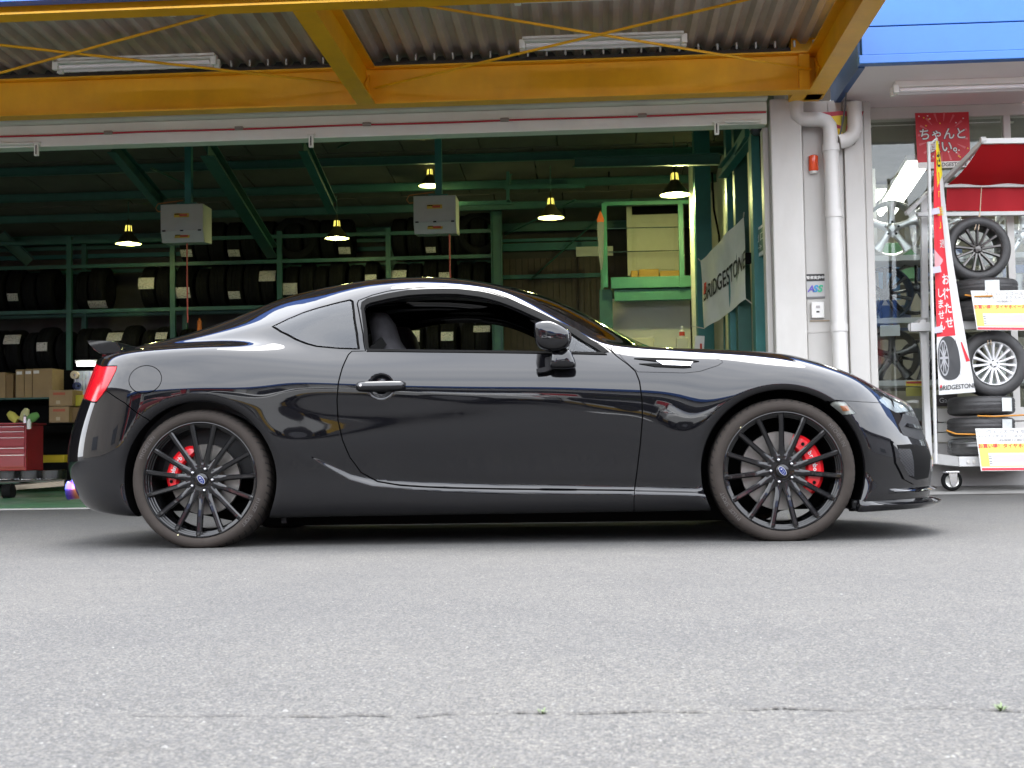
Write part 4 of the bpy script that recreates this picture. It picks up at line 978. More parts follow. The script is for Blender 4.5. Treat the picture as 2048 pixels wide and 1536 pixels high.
# ------------------------------------------------------------------ wheels
M_tyre = bpy.data.materials.new('car_tyre'); M_tyre.use_nodes = True
t_ = M_tyre.node_tree; n_ = t_.nodes; l_ = t_.links; b_ = n_['Principled BSDF']; b_.inputs['Roughness'].default_value = .8; b_.inputs['Specular IOR Level'].default_value = .18
c_ = n_.new('ShaderNodeTexCoord'); x_ = n_.new('ShaderNodeSeparateXYZ'); l_.new(c_.outputs['Object'], x_.inputs[0])
def mth(op, a, b=None, c=None):
    q = n_.new('ShaderNodeMath'); q.operation = op
    for k, v in enumerate((a, b, c)):
        if v is None: continue
        if isinstance(v, (int, float)): q.inputs[k].default_value = v
        else: l_.new(v, q.inputs[k])
    return q.outputs[0]
r2 = mth('SQRT', mth('ADD', mth('MULTIPLY', x_.outputs[0], x_.outputs[0]), mth('MULTIPLY', x_.outputs[2], x_.outputs[2])))
an = mth('ARCTAN2', x_.outputs[2], x_.outputs[0])
gro = mth('GREATER_THAN', mth('SINE', mth('ADD', mth('MULTIPLY', an, 58.0), mth('MULTIPLY', x_.outputs[1], 60.0))), .80)
shl = mth('MULTIPLY', mth('GREATER_THAN', r2, .3035), gro)
cir = mth('GREATER_THAN', mth('SINE', mth('MULTIPLY', x_.outputs[1], 140.0)), .82)
trd = mth('MULTIPLY', mth('GREATER_THAN', r2, .313), cir)
ln_ = mth('GREATER_THAN', mth('SINE', mth('MULTIPLY', r2, 900.0)), .9)
gv = mth('MAXIMUM', shl, trd)
nz_ = n_.new('ShaderNodeTexNoise'); nz_.inputs['Scale'].default_value = 18; nz_.inputs['Detail'].default_value = 8; l_.new(c_.outputs['Object'], nz_.inputs['Vector'])
cr_ = n_.new('ShaderNodeMix'); cr_.data_type = 'RGBA'; cr_.inputs[6].default_value = (.024, .0195, .017, 1); cr_.inputs[7].default_value = (.043, .036, .031, 1); l_.new(nz_.outputs[0], cr_.inputs[0])
cg_ = n_.new('ShaderNodeMix'); cg_.data_type = 'RGBA'; l_.new(cr_.outputs[2], cg_.inputs[6]); cg_.inputs[7].default_value = (.008, .008, .008, 1); l_.new(gv, cg_.inputs[0]); l_.new(cg_.outputs[2], b_.inputs['Base Color'])
bp_ = n_.new('ShaderNodeBump'); bp_.inputs['Strength'].default_value = .8; bp_.inputs['Distance'].default_value = .004; l_.new(mth('SUBTRACT', mth('MULTIPLY', ln_, .15), gv), bp_.inputs['Height']); l_.new(bp_.outputs[0], b_.inputs['Normal'])
M_rim = mat('gloss_black_rim', (.006, .006, .0065), .2, coat=.55, spec=.2)
M_disc = mat('brake_disc', (.20, .19, .175), .38, .7, var=.25, vscale=14)
M_hub = mat('rusty_hub', (.10, .075, .06), .8, var=.3)
M_cal = mat('red_caliper', (.62, .010, .016), .22, coat=.6)
M_nut = mat('dark_nut', (.45, .45, .47), .15, 1.0)
M_blue = mat('emblem_blue', (.006, .018, .11), .3, spec=.2); M_wht = mat('emblem_white', (.55, .55, .57), .3, .3)
M_let = mat('sidewall_lettering', (.060, .053, .050), .55)
def wheel(rot, cal_a0, cal_a1, disc_r, cal_r, word_ang):
    wh = thing('wheel', None, None); del_ = None
    prof = [(.2555, .030), (.2565, .014), (.262, .005), (.272, .0), (.284, -.002), (.295, .002), (.3035, .010), (.3095, .022), (.3135, .042), (.3155, .075), (.3158, .115), (.3155, .155), (.3135, .188), (.3095, .208), (.30, .222), (.28, .228), (.2565, .215), (.2545, .20)]
    ty = MB().lathe(prof, n=96, axis='Y')
    ty.v = [(x, y, max(z, -WZ+.0005)) for x, y, z in ty.v]
    tyre = ty.build('tyre', M_tyre, wh, smooth=60)
    rp_ = [(.2585, .012), (.2575, .008), (.2545, .007), (.2520, .010), (.2505, .018), (.2450, .020), (.2435, .032), (.2395, .034), (.2380, .050), (.2335, .052), (.2300, .075), (.2250, .10), (.2230, .16), (.2300, .19), (.243, .205)]
    rm = MB().lathe(rp_, n=96, axis='Y')
    for k in range(15):
        a = rot+2*math.pi*k/15; ca, sa = math.cos(a), math.sin(a); secs = []
        for r, w, y, dp in ((.052, .0155, .036, .03), (.075, .0145, .036, .03), (.088, .0125, .034, .030), (.12, .0110, .029, .030), (.17, .0102, .023, .030), (.22, .0102, .018, .03), (.243, .0110, .0155, .03), (.2515, .0120, .0155, .03)):
            sec = [(-w, y+dp), (-w*1.12, y+.006), (-w*.55, y), (w*.55, y), (w*1.12, y+.006), (w, y+dp)]
            secs.append([(r*ca-q*sa, yy, r*sa+q*ca) for q, yy in sec])
        n6 = 6; v = [p for s_ in secs for p in s_]
        rm.add(v, [(j*n6+i, j*n6+(i+1) % n6, (j+1)*n6+(i+1) % n6, (j+1)*n6+i) for j in range(len(secs)-1) for i in range(n6)]+[tuple(range(n6))[::-1]])
    # scalloped hub face
    hp_ = []; m_ = 120
    for k in range(m_):
        a = 2*math.pi*k/m_; hp_.append((.077+.004*math.cos(15*(a-rot)))*1.0)
    rings = [(0.0, .041), (.028, .041), (.030, .038), (.045, .038), (.066, .036)]
    o = len(rm.v)
    for r, y in rings:
        for k in range(m_): a = 2*math.pi*k/m_; rm.v.append((max(r, 1e-4)*math.cos(a), y, max(r, 1e-4)*math.sin(a)))
    for y in (.038, .075):
        for k in range(m_): a = 2*math.pi*k/m_; rm.v.append((hp_[k]*math.cos(a), y, hp_[k]*math.sin(a)))
    for j in range(len(rings)+1):
        for k in range(m_): rm.f.append((o+j*m_+k, o+j*m_+(k+1) % m_, o+(j+1)*m_+(k+1) % m_, o+(j+1)*m_+k))
    rim = rm.build('rim', M_rim, wh, smooth=40)
    for k in range(5):
        a = rot+R(12)+2*math.pi*k/5+R(6); c = (.050*math.cos(a), .036, .050*math.sin(a))
        MB().lathe([(.0125, .0005), (.0115, -.0012), (.0115, .004)], c, 'Y', 20).build('lug_recess', M_dark, rim, smooth=40)
        MB().lathe([(0, -.013), (.004, -.012), (.0075, -.008), (.0085, -.002), (.0088, .006)], c, 'Y', 14).build('lug_nut', M_nut, rim, smooth=60)
    cap = MB().lathe([(0, .028), (.024, .0285), (.0275, .031), (.0285, .036), (.0285, .045)], (0, 0, 0), 'Y', 40).build('centre_cap', M_rim, rim, smooth=40)
    def ell(rx, rz, y, m, th=.0012):
        e = [(rx*math.cos(t), rz*math.sin(t)) for t in np.linspace(0, 2*math.pi, 41)[:-1]]; th_ = R(-52)
        e = [(x*math.cos(th_)-z*math.sin(th_), x*math.sin(th_)+z*math.cos(th_)) for x, z in e]
        return MB().prism(e, y, y+th).build('emblem', m, cap)
    ell(.0225, .0122, .0268, M_wht); ell(.0210, .0107, .0262, M_blue)
    def star(cx, cz, r):
        p = [((r if q % 2 == 0 else r*.3)*math.sin(math.pi*q/4), (r if q % 2 == 0 else r*.3)*math.cos(math.pi*q/4)) for q in range(8)]; th_ = R(-52)
        p = [(x+cx, z+cz) for x, z in p]; p = [(x*math.cos(th_)-z*math.sin(th_), x*math.sin(th_)+z*math.cos(th_)) for x, z in p]
        MB().prism(p, .0255, .0264).build('emblem_star', M_wht, cap)
    star(-.009, .001, .0062)
    for sx_, sz_ in ((.0, .005), (.009, .003), (.004, -.001), (.012, -.003), (.003, -.006)): star(sx_, sz_, .0026)
    dsc = MB().lathe([(.085, .098), (.09, .094), (disc_r, .094), (disc_r+.001, .096), (disc_r+.001, .118), (disc_r, .12), (.09, .12)], n=64, axis='Y').build('brake_disc', M_disc, wh, smooth=30)
    MB().lathe([(0, .07), (.07, .072), (.082, .08), (.085, .10)], n=40, axis='Y').build('hub', M_hub, wh, smooth=30)
    # caliper: curved block with a stepped face
    ca_ = MB(); secs = []; na = 14
    for k in range(na+1):
        t = k/na; a = cal_a0+(cal_a1-cal_a0)*t; e = (1-abs(2*t-1)**5); ro = cal_r[0]+(cal_r[1]-cal_r[0])*.5+(cal_r[1]-cal_r[0])*.5*(.6+.4*e); ri = cal_r[0]+.012*(1-e)
        yf = .066-.010*e
        sec = [(ri, .13), (ri, yf+.012), (ri+.012, yf), (ro-.014, yf), (ro, yf+.014), (ro, .13)]
        secs.append([(r*math.cos(a), y, r*math.sin(a)) for r, y in sec])
    v = [p for s_ in secs for p in s_]; n6 = 6
    ca_.add(v, [(j*n6+i, j*n6+(i+1) % n6, (j+1)*n6+(i+1) % n6, (j+1)*n6+i) for j in range(na) for i in range(n6)]+[tuple(range(n6))[::-1], tuple(range(na*n6, na*n6+n6))])
    cal = ca_.build('brake_caliper', M_cal, wh, smooth=35)
    rmid = (cal_r[0]+cal_r[1])/2; am = (cal_a0+cal_a1)/2
    for k, chx in enumerate('brembo'):
        a = am+(2.6-k)*.105*(1 if math.cos(am) > 0 else -1); me = text_mesh(chx, .027, ext=.0006, bold=.0006)
        me.transform(Matrix.Translation((rmid*math.cos(a), .0545, rmid*math.sin(a))) @ Matrix.Rotation(-(a-math.pi/2)+(math.pi if math.cos(am) < 0 and False else 0), 4, 'Y') @ Matrix.Rotation(R(90), 4, 'X'))
        link('lettering', me, M_wht, cal)
    for a in (cal_a0+.18*(cal_a1-cal_a0), cal_a0+.84*(cal_a1-cal_a0)):
        MB().lathe([(0, .052), (.007, .052), (.008, .058), (.008, .07)], ((rmid+.004)*math.cos(a), 0, (rmid+.004)*math.sin(a)), 'Y', 12).build('caliper_bolt', M_dark, cal, smooth=30)
    # raised maker's names on the sidewall
    for word, a_mid, sp in (('MICHELIN', word_ang, .050), ('PILOT SPORT', word_ang+math.pi, .046)):
        for k, chx in enumerate(word):
            if chx == ' ': continue
            a = a_mid+((len(word)-1)/2-k)*sp; me = text_mesh(chx, .024, ext=.0006)
            me.transform(Matrix.Translation((.281*math.cos(a), -.0022, .281*math.sin(a))) @ Matrix.Rotation(-(a-math.pi/2), 4, 'Y') @ Matrix.Rotation(R(90), 4, 'X'))
            link('lettering', me, M_let, tyre)
    MB().lathe([(0, -.0012), (.003, -.0012), (.003, .004)], (.262*math.cos(word_ang+R(100)), .0035, .262*math.sin(word_ang+R(100))), 'Y', 10).build('balance_dot', mat('dot_yellow', (.7, .65, .4), .5), tyre)
    return wh
wf = wheel(R(90), R(70), R(-38), .172, (.106, .184), R(33))
wr = wheel(R(-92.5), R(108), R(197), .158, (.110, .172), R(148))
for w_, x in ((wf, WB), (wr, -WB)):
    w_.parent = car; w_.location = (x, .022, WZ)
    c = copy_tree(w_, car); c.location = (x, 2*YC-.022, WZ); c.rotation_euler = (0, 0, math.pi)
# ================================================================== inside the workshop
# ---- green tyre rack along the back wall
YR = 12.35
rack = thing('tyre_rack', 'green steel tyre rack along the back wall of the workshop', 'rack', (0, 0, 0))
px_posts = [-70, 139, 346, 560, 778, 995]
xs_ = [ax(p, 600, YR) for p in px_posts]
zt = az(139, 474, YR); zsh = [az(346, 737, YR), az(346, 615, YR), az(346, 525, YR)]
for x in xs_:
    for Y in (YR, YR+.55): MB().b2((x-.035, Y-.03, .006), (x+.035, Y+.03, zt)).build('post', M_green, rack)
for z in zsh+[zt-.05]:
    for a, b in zip(xs_, xs_[1:]):
        for Y in (YR-.005, YR+.55): MB().b2((a+.037, Y-.022, z-.05), (b-.037, Y+.022, z)).build('shelf_beam', M_green, rack)
def stock_tyre(R_=.31, w=.20, rin=.20):
    h = w/2
    prof = [(rin, -h*.8), (rin+.012, -h*.98), (rin+.05, -h), (R_-.03, -h*.93), (R_-.008, -h*.82), (R_, -h*.6), (R_, -h*.28), (R_-.007, -h*.26), (R_-.007, -h*.2), (R_, -h*.18), (R_, h*.18), (R_-.007, h*.2), (R_-.007, h*.26), (R_, h*.28), (R_, h*.6), (R_-.008, h*.82), (R_-.03, h*.93), (rin+.05, h), (rin+.012, h*.98), (rin, h*.8)]
    return prof
M_stk = mat('stock_rubber', (.008, .008, .0085), .75, spec=.1, var=.25, vscale=9)
M_paper = bpy.data.materials.new('printed_paper'); M_paper.use_nodes = True
_t = M_paper.node_tree; _n = _t.nodes; _l = _t.links; _b = _n['Principled BSDF']; _b.inputs['Roughness'].default_value = .7
_c = _n.new('ShaderNodeTexCoord'); _m = _n.new('ShaderNodeMapping'); _m.inputs['Scale'].default_value = (70, 70, 90); _v = _n.new('ShaderNodeTexBrick'); _v.inputs['Scale'].default_value = 1.0
_w = _n.new('ShaderNodeTexNoise'); _w.inputs['Scale'].default_value = 1.3; _w.inputs['Detail'].default_value = 2
_l.new(_c.outputs['Object'], _m.inputs[0]); _l.new(_m.outputs[0], _w.inputs['Vector'])
_r = _n.new('ShaderNodeValToRGB'); _r.color_ramp.interpolation = 'CONSTANT'; _r.color_ramp.elements[0].color = (.12, .11, .11, 1); _r.color_ramp.elements[1].color = (.62, .60, .58, 1); _r.color_ramp.elements[1].position = .42
_e = _r.color_ramp.elements.new(.60); _e.color = (.50, .47, .46, 1); _e = _r.color_ramp.elements.new(.63); _e.color = (.62, .30, .28, 1); _e = _r.color_ramp.elements.new(.66); _e.color = (.64, .62, .6, 1)
_l.new(_w.outputs[0], _r.inputs[0]); _l.new(_r.outputs[0], _b.inputs['Base Color'])
sizes_ = [(.31, .205), (.29, .19), (.325, .225)]
tmesh = []
for R_, w in sizes_:
    me = MB().lathe(stock_tyre(R_, w), (0, 0, 0), 'X', 40, close=True).mesh('tyre'); me.polygons.foreach_set('use_smooth', [True]*len(me.polygons)); me.set_sharp_from_angle(angle=R(40)); me.materials.append(M_stk); tmesh.append(me)
def place_tyre(x, y, z0, k, label, group, rot=(0, 0, 0)):
    o = bpy.data.objects.new('tyre', tmesh[k]); COL.objects.link(o); R_ = sizes_[k][0]
    o.location = (x, y, z0); o.rotation_euler = rot; return tag(o, label, 'tyre', group)
LAB = {0: [(22, 678, 38, 23), (96, 667, 24, 17), (99, 693, 23, 18), (239, 671, 36, 24), (313, 671, 24, 17), (820, 672, 20, 24), (884, 653, 24, 10), (884, 673, 25, 18), (962, 657, 34, 16)],
       1: [(37, 594, 22, 16), (105, 602, 24, 16), (182, 608, 38, 21), (309, 566, 33, 24), (383, 585, 31, 23), (452, 590, 24, 17), (531, 551, 35, 24), (598, 577, 33, 24), (744, 556, 23, 15), (813, 547, 33, 18), (881, 551, 24, 12)],
       2: [(377, 505, 24, 16), (455, 505, 24, 16), (676, 500, 24, 16), (850, 498, 20, 14)]}
SKIP = {2: [(xs_[0], xs_[2]-.1), (ax(700, 500, YR), ax(790, 500, YR))], 1: [(ax(225, 560, YR), ax(280, 560, YR))]}
shelf_name = ['lowest', 'middle', 'top']
for sh, z in enumerate(zsh):
    x = xs_[0]+.2; used_l = set()
    while x < xs_[-1]-.15:
        k = int(rng.integers(0, 3)); R_, w = sizes_[k]
        if any(abs(x-p) < w/2+.035 for p in xs_): x += .03; continue
        if any(a-.05 < x < b for a, b in SKIP.get(sh, [])): x += .1; continue
        y = YR+.30+.03*rng.random()
        hit = None
        for n, (lx, ly, lw, lh) in enumerate(LAB[sh]):
            if n not in used_l and abs(ax(lx, ly, YR)-x) < .13: hit = n
        lab = f'black tyre with white paper label on the {shelf_name[sh]} shelf of the green rack' if hit is not None else f'plain black tyre standing on the {shelf_name[sh]} shelf of the green rack'
        t = place_tyre(x, y, z+R_+.002, k, lab, f'tyres on the {shelf_name[sh]} rack shelf', (rng.uniform(0, 6), 0, rng.uniform(-.05, .05)))
        t.rotation_euler[0] = 0
        if hit is not None:
            used_l.add(hit); lx, ly, lw, lh = LAB[sh][hit]; zc = az(lx, ly, YR); ww = min(lw*18.0/2631, w*1.15); hh = lh*18.0/2631
            zz = min(max(zc-(z+R_+.002), -R_+.05), R_-.06); an0 = math.asin(zz/R_); mb = MB(); vs = []
            for q in range(5):
                aq = an0+(q/4-.5)*hh/R_
                for sx in (-1, 1): vs.append((sx*ww/2, -(R_+.004)*math.cos(aq), (R_+.004)*math.sin(aq)))
            mb.add(vs, [(2*q, 2*q+1, 2*q+3, 2*q+2) for q in range(4)]).build('paper_label', M_paper, t)
        x += w+.012+.03*rng.random()
for px, lab in ((590, 'single'), (958, 'second')):
    place_tyre(ax(px, 500, YR), YR+.1, zsh[2]+.312, 0, 'black tyre turned sideways on the top shelf of the green rack', 'tyres turned sideways on the rack', (0, 0, R(90)))
rb = thing('roll_of_tape', 'orange bottle standing on the lowest rack shelf', 'bottle', tuple(at(399, 652, YR+.05)))
MB().lathe([(0, .11), (.012, .11), (.012, .085), (.03, .07), (.032, -.1), (0, -.1)], n=16).build('bottle', mat('orange_plastic', (.6, .16, .02), .4), rb, smooth=40)
rb.name = 'orange_bottle'
# ---- high-bay lamps, lit
M_shade = mat('olive_shade', (.06, .055, .03), .35, .3); M_inner = mat('lamp_inner', (.75, .74, .55), .4)
M_bulb = mat('lit_bulb', (.9, .9, .6), .3, emit=(1.0, .93, .48), estr=9.0)
M_glow = mat('lit_neck', (.6, .55, .1), .4, emit=(1.0, .85, .15), estr=.22)
def lamp(px, py, Y, rad, label, power):
    c = at(px, py, Y); t = thing('high_bay_lamp', label, 'lamp', tuple(c), 'lit workshop lamps'); s = rad/.17
    MB().lathe([(.17, 0), (.165, .012), (.14, .045), (.095, .10), (.06, .15), (.045, .17)], n=32).build('shade', M_shade, t, smooth=60)
    MB().lathe([(.168, .001), (.160, .012), (.135, .044), (.09, .098), (.05, .15), (0, .155)], n=32).build('reflector', M_inner, t, smooth=60)
    MB().lathe([(0, .005), (.03, .012), (.045, .04), (.04, .08), (.022, .12), (.022, .15)], n=20).build('bulb', M_bulb, t, smooth=60)
    for k in range(6):
        a = k*math.pi/3; MB().bar((.043*math.cos(a), .043*math.sin(a), .17), (.035*math.cos(a), .035*math.sin(a), .25), .018, .006, (math.cos(a), math.sin(a), 0)).build('neck_slot', M_glow, t)
    MB().lathe([(.036, .17), (.034, .25), (.026, .262), (.016, .32), (.012, .34), (0, .34)], n=16).build('neck', M_shade, t, smooth=40)
    MB().cyl((0, 0, .33), (0, 0, .33+max(.05, (zc_at(Y)-c[2])/s-.33)), .007, 6).build('hanger', M_green, t)
    t.scale = (s, s, s)
    ld = bpy.data.lights.new('lamp_light', 'POINT'); ld.energy = power; ld.color = (.95, 1.0, .38); ld.shadow_soft_size = .05
    lo = bpy.data.objects.new('lamp_light', ld); COL.objects.link(lo); lo.parent = t; lo.location = (0, 0, -.03)
    return t
lamp(257, 488, 11.3, .168, 'lit bell-shaped lamp hanging left of the left white reel box', 1.4)
lamp(674, 477, 11.3, .160, 'lit bell-shaped lamp hanging between the two white reel boxes', 1.4)
lamp(1102, 436, 10.3, .165, 'lit bell-shaped lamp hanging right of the right white reel box', 1.4)
lamp(1350, 390, 9.3, .172, 'lit bell-shaped lamp in front of the green mezzanine', 11)
lamp(860, 372, 10.3, .14, 'lamp half hidden behind the right reel box pole', 2)
# ---- reel boxes on poles
M_box = mat('reel_box_grey', (.40, .40, .38), .5, var=.06, dirt=(.28, .27, .24)); M_stk_y = mat('sticker_yellow', (.55, .38, .04), .5); M_stk_r = mat('sticker_red', (.45, .06, .03), .5)
M_hose = mat('red_hose', (.45, .06, .03), .4)
def reel_box(x0, y0, x1, y1, Y, label, hx, poleto):
    a, b = at(x0, (y0+y1)/2, Y), at(x1, (y0+y1)/2, Y); z1, z0 = az((x0+x1)/2, y0, Y), az((x0+x1)/2, y1, Y); cx = (a[0]+b[0])/2; W, H = b[0]-a[0], z1-z0
    t = thing('hose_reel_box', label, 'box', (cx, Y, z0), 'hose reel boxes hung on green poles')
    MB().prism([(0, .30*H), (0, H), (.34, H), (.34, .02), (.06, 0)], -W/2, W/2, 'YZ').build('case', M_box, t, bevel=.006)
    MB().add([(-W/2+.004, -.004, .29*H), (W/2-.004, -.004, .29*H), (W/2-.004, .052, .004), (-W/2+.004, .052, .004)], [(0, 1, 2, 3)]).build('flap', M_box, t)
    for s in (-.42, 0, .42): MB().box((s*W, -.006, .30*H), (.035, .012, .014)).build('hinge', M_dark, t)
    for zz, yy, tl_ in ((.70*H, -.004, 0), (.16*H, .018, R(-25))):
        st = MB().box((0, yy-.003, zz), (.17, .004, .045), rx=tl_).build('sticker', M_stk_y, t)
        MB().box((.02, yy-.006, zz), (.09, .003, .026), rx=tl_).build('sticker_print', M_stk_r, st); MB().box((-.05, yy-.006, zz+.012), (.06, .003, .010), rx=tl_).build('sticker_print', M_dark, st)
    MB().box((.03, .17, (H+zc_at(Y)-z0)/2), (.075, .075, zc_at(Y)-z0-H)).build('pole', M_teal, t)
    MB().box((.03, .17, H+.015), (.22, .20, .03)).build('pole_plate', M_teal, t)
    hxw = ax(hx, 500, Y+.1)-cx
    MB().tube([(hxw, .12, .02), (hxw, .12, -.4), (hxw+.004, .12, -.9)], .009, 8).build('hose', M_hose, t, smooth=60)
    MB().tube([(-W/2+.03, .1, H-.05), (-W/2-.06, .1, H-.06), (-W/2-.09, .1, H-.02), (-W/2-.06, .1, H+.03), (-.02, .1, H+.06)], .006, 6).build('cable', mat('orange_cable', (.5, .18, .06), .5), t, smooth=60)
    return t
reel_box(321, 408, 406, 484, 8.7, 'grey hose reel box on a pole, with its dark side turned, near the left lamp', 373, 0)
reel_box(827, 391, 912, 466, 8.7, 'grey hose reel box on a pole in front of the rack centre', 899, 0)
# ---- mezzanine at the right rear with door, rail and cartons
YM = 10.6
mz = thing('mezzanine', 'bright green mezzanine platform with railing at the right rear of the workshop', 'platform', (0, 0, 0))
M_grn2 = mat('light_green_steel', (.045, .21, .14), .45, var=.12, vscale=4)
x0, x1 = ax(1222, 560, YM), ax(1384, 560, YM)
MB().b2((x0, YM, az(1300, 575, YM)), (x1, YM+.12, az(1300, 553, YM))).build('edge_beam', M_grn2, mz)
MB().b2((x0+.04, YM+.06, az(1300, 599, YM)), (x1, YM+.2, az(1300, 577, YM))).build('lower_beam', M_grn2, mz)
MB().b2((x0, YM+.122, az(1300, 575, YM)), (x1, YM+1.6, az(1300, 568, YM))).build('deck', M_conc, mz)
for px in (1211, 1364): 
    p = at(px, 560, YM); MB().b2((p[0]-.03, YM-.03, az(px, 575, YM)), (p[0]+.03, YM+.03, az(px, 407, YM))).build('rail_post', M_grn2, mz)
for Y2, px in ((YM+1.5, 1205),): MB().b2((ax(px, 500, YM)-.02, Y2, az(1210, 575, YM)), (ax(px, 500, YM)+.02, Y2+.04, az(1210, 420, YM))).build('rail_post', M_grn2, mz)
MB().bar(at(1208, 408, YM), at(1385, 404, YM), .045, .045).build('top_rail', M_grn2, mz); MB().bar(at(1211, 408, YM), at(1206, 425, YM+1.5), .045, .045).build('top_rail', M_grn2, mz)
for y in (457, 504): MB().cyl(at(1215, y, YM), at(1366, y-3, YM), .007, 6).build('rail_wire', M_chrome, mz)
MB().b2((ax(1200, 650, YM+.2), YM+.2, 0), (ax(1226, 650, YM+.2), YM+.3, az(1210, 575, YM))).build('support_post', M_green, mz)
YD = 12.0
M_cream = mat('cream_door', (.58, .56, .42), .5, var=.05)
dr = thing('store_room_front', 'cream panelled store room door and frame behind the mezzanine railing', 'door', (0, 0, 0))
PB(1262, 428, 1358, 552, YD, .06).build('door_panel', M_cream, dr, bevel=.01)
PB(1272, 444, 1350, 540, YD-.012, .014).build('door_inset', M_cream, dr, bevel=.006)
PB(1253, 306, 1264, 552, YD-.03, .09).build('door_frame', M_cream, dr, bevel=.006); PB(1357, 306, 1368, 552, YD-.03, .09).build('door_frame', M_cream, dr, bevel=.006); PB(1253, 302, 1368, 314, YD-.03, .09).build('door_frame', M_cream, dr)
PB(1262, 314, 1358, 428, YD+.03, .03).build('transom', M_dark, dr)
for k, (a, b) in enumerate(((1262, 1276), (1278, 1318), (1320, 1362))):
    ct = PB(a, 541-(k % 2)*3, b, 556, YD-.5, .3).build('yellow_crate', mat('crate_yellow', (.55, .30, .02), .5), None, bevel=.01)
    tag(ct, ['short yellow crate beside the cream door frame', 'yellow crate in the middle of the row before the cream door', 'yellow crate at the post end of the row before the cream door'][k], 'crate', 'yellow crates on the mezzanine')
# white wall below the mezzanine with a low door
lw = thing('store_room_wall', 'pale store room wall with a low door under the green mezzanine', 'wall', (0, 0, 0))
M_pale = mat('pale_wall', (.50, .49, .46), .75, var=.06, vscale=2)
PB(1216, 596, 1384, 985, YM+.5, .1).build('wall_face', M_pale, lw)
PB(1232, 668, 1318, 980, YM+.47, .03).build('door_frame', M_pale, lw); PB(1240, 676, 1310, 980, YM+.45, .02).build('door_leaf', M_cream, lw, bevel=.006)
# spray bottle on a small shelf box, notice
sb = thing('spray_bottle', 'white and red spray bottle on the small cream shelf by the post', 'bottle', tuple(at(1364, 674, 9.6)))
MB().lathe([(0, .13), (.014, .13), (.018, .10), (.012, .085), (.03, .07), (.032, .0), (0, .0)], n=16).build('bottle_body', M_white, sb, smooth=40); MB().lathe([(.0328, .012), (.0328, .058)], n=16).build('bottle_label', mat('label_red', (.6, .05, .02), .5), sb, smooth=40)
tag(PB(1354, 675, 1378, 712, 9.55, .14).build('wall_shelf_box', M_cream, None, bevel=.008), 'small cream shelf box fixed beside the cream post', 'shelf')
nb_ = thing('notice_card', 'pale notice card leaning at the foot of the teal column', 'notice', tuple(at(1399, 690, 8.6)))
MB().box((0, 0, 0), (.10, .012, .20), ry=R(4)).build('card', M_white, nb_); MB().box((.015, -.008, -.02), (.022, .004, .07)).build('red_mark', mat('label_red', (.6, .05, .02), .5), nb_)
tag(PB(1152, 493, 1226, 512, 11.8, .03).build('wall_notice', mat('notice_grey', (.30, .31, .29), .6, var=.1), None), 'grey notice board strip on the rear wall left of the mezzanine', 'notice')
cl_ = thing('hanging_coat', 'grey cloth with an orange tip hanging at the mezzanine corner', 'cloth', tuple(at(1201, 440, YM-.05)))
MB().lathe([(.012, .07), (.03, .02), (.045, -.08), (.035, -.3), (.028, -.5), (.01, -.62)], n=12).build('cloth', mat('grey_cloth', (.16, .17, .18), .9), cl_, smooth=60); MB().lathe([(0, .12), (.02, .08), (.046, .0), (.04, -.03)], n=12).build('orange_tip', mat('orange_cloth', (.6, .12, .03), .8), cl_, smooth=60)
# ---- white flag with lettering strung between the columns
class Cloth:
    """hanging cloth through four corners, with a soft sag; map(u, v) -> point, v from top to bottom"""
    def __init__(s, tl, tr, br, bl, sag, off=(0, 1, 0)): s.c = [np.array(p, float) for p in (tl, tr, br, bl)]; s.sag = sag; s.n = np.array(off, float)
    def map(s, u, v, o=0.0):
        p = (1-u)*(1-v)*s.c[0]+u*(1-v)*s.c[1]+u*v*s.c[2]+(1-u)*v*s.c[3]
        return tuple(p+s.n*(s.sag(u, v)+o))
    def sheet(s, name, m, parent, nu=24, nv=24, th=.003, reg=((0, 0), (1, 0), (1, 1), (0, 1)), o=0.0):
        a, b, c, d = [np.array(p, float) for p in reg]; mb = MB(); front, back = [], []
        for j in range(nv+1):
            for i in range(nu+1):
                u, v = i/nu, j/nv; q = (1-u)*(1-v)*a+u*(1-v)*b+u*v*c+(1-u)*v*d; front.append(s.map(q[0], q[1], o)); back.append(s.map(q[0], q[1], o+th))
        n1 = nu+1; N_ = len(front); f = [(j*n1+i, j*n1+i+1, (j+1)*n1+i+1, (j+1)*n1+i) for j in range(nv) for i in range(nu)]
        f += [tuple(N_+q for q in g[::-1]) for g in f]
        edge = [i for i in range(n1)]+[j*n1+nu for j in range(1, nv+1)]+[nv*n1+i for i in range(nu-1, -1, -1)]+[j*n1 for j in range(nv-1, 0, -1)]
        f += [(edge[k], N_+edge[k], N_+edge[(k+1) % len(edge)], edge[(k+1) % len(edge)]) for k in range(len(edge))]
        return mb.add(front+back, f).build(name, m, parent, smooth=50)
    def text(s, body, cu, cv, hu, hv, m, parent, o=-.0035, rot=0.0, name='lettering', bold=0.0, sub=True, shear=0.0):
        """lettering centred at (cu, cv); hu, hv = size of one em in u and v"""
        me = text_mesh(body, 1.0, bold=bold, shear=shear)
        if sub:
            bm = bmesh.new(); bm.from_mesh(me); bmesh.ops.triangulate(bm, faces=bm.faces); bmesh.ops.subdivide_edges(bm, edges=[e for e in bm.edges if e.calc_length() > .25], cuts=1); bm.to_mesh(me); bm.free()
        for v in me.vertices:
            x, y = v.co.x, v.co.y; x, y = x*math.cos(rot)-y*math.sin(rot), x*math.sin(rot)+y*math.cos(rot)
            v.co = s.map(cu+x*hu, cv-y*hv, o)
        return link(name, me, m, parent)
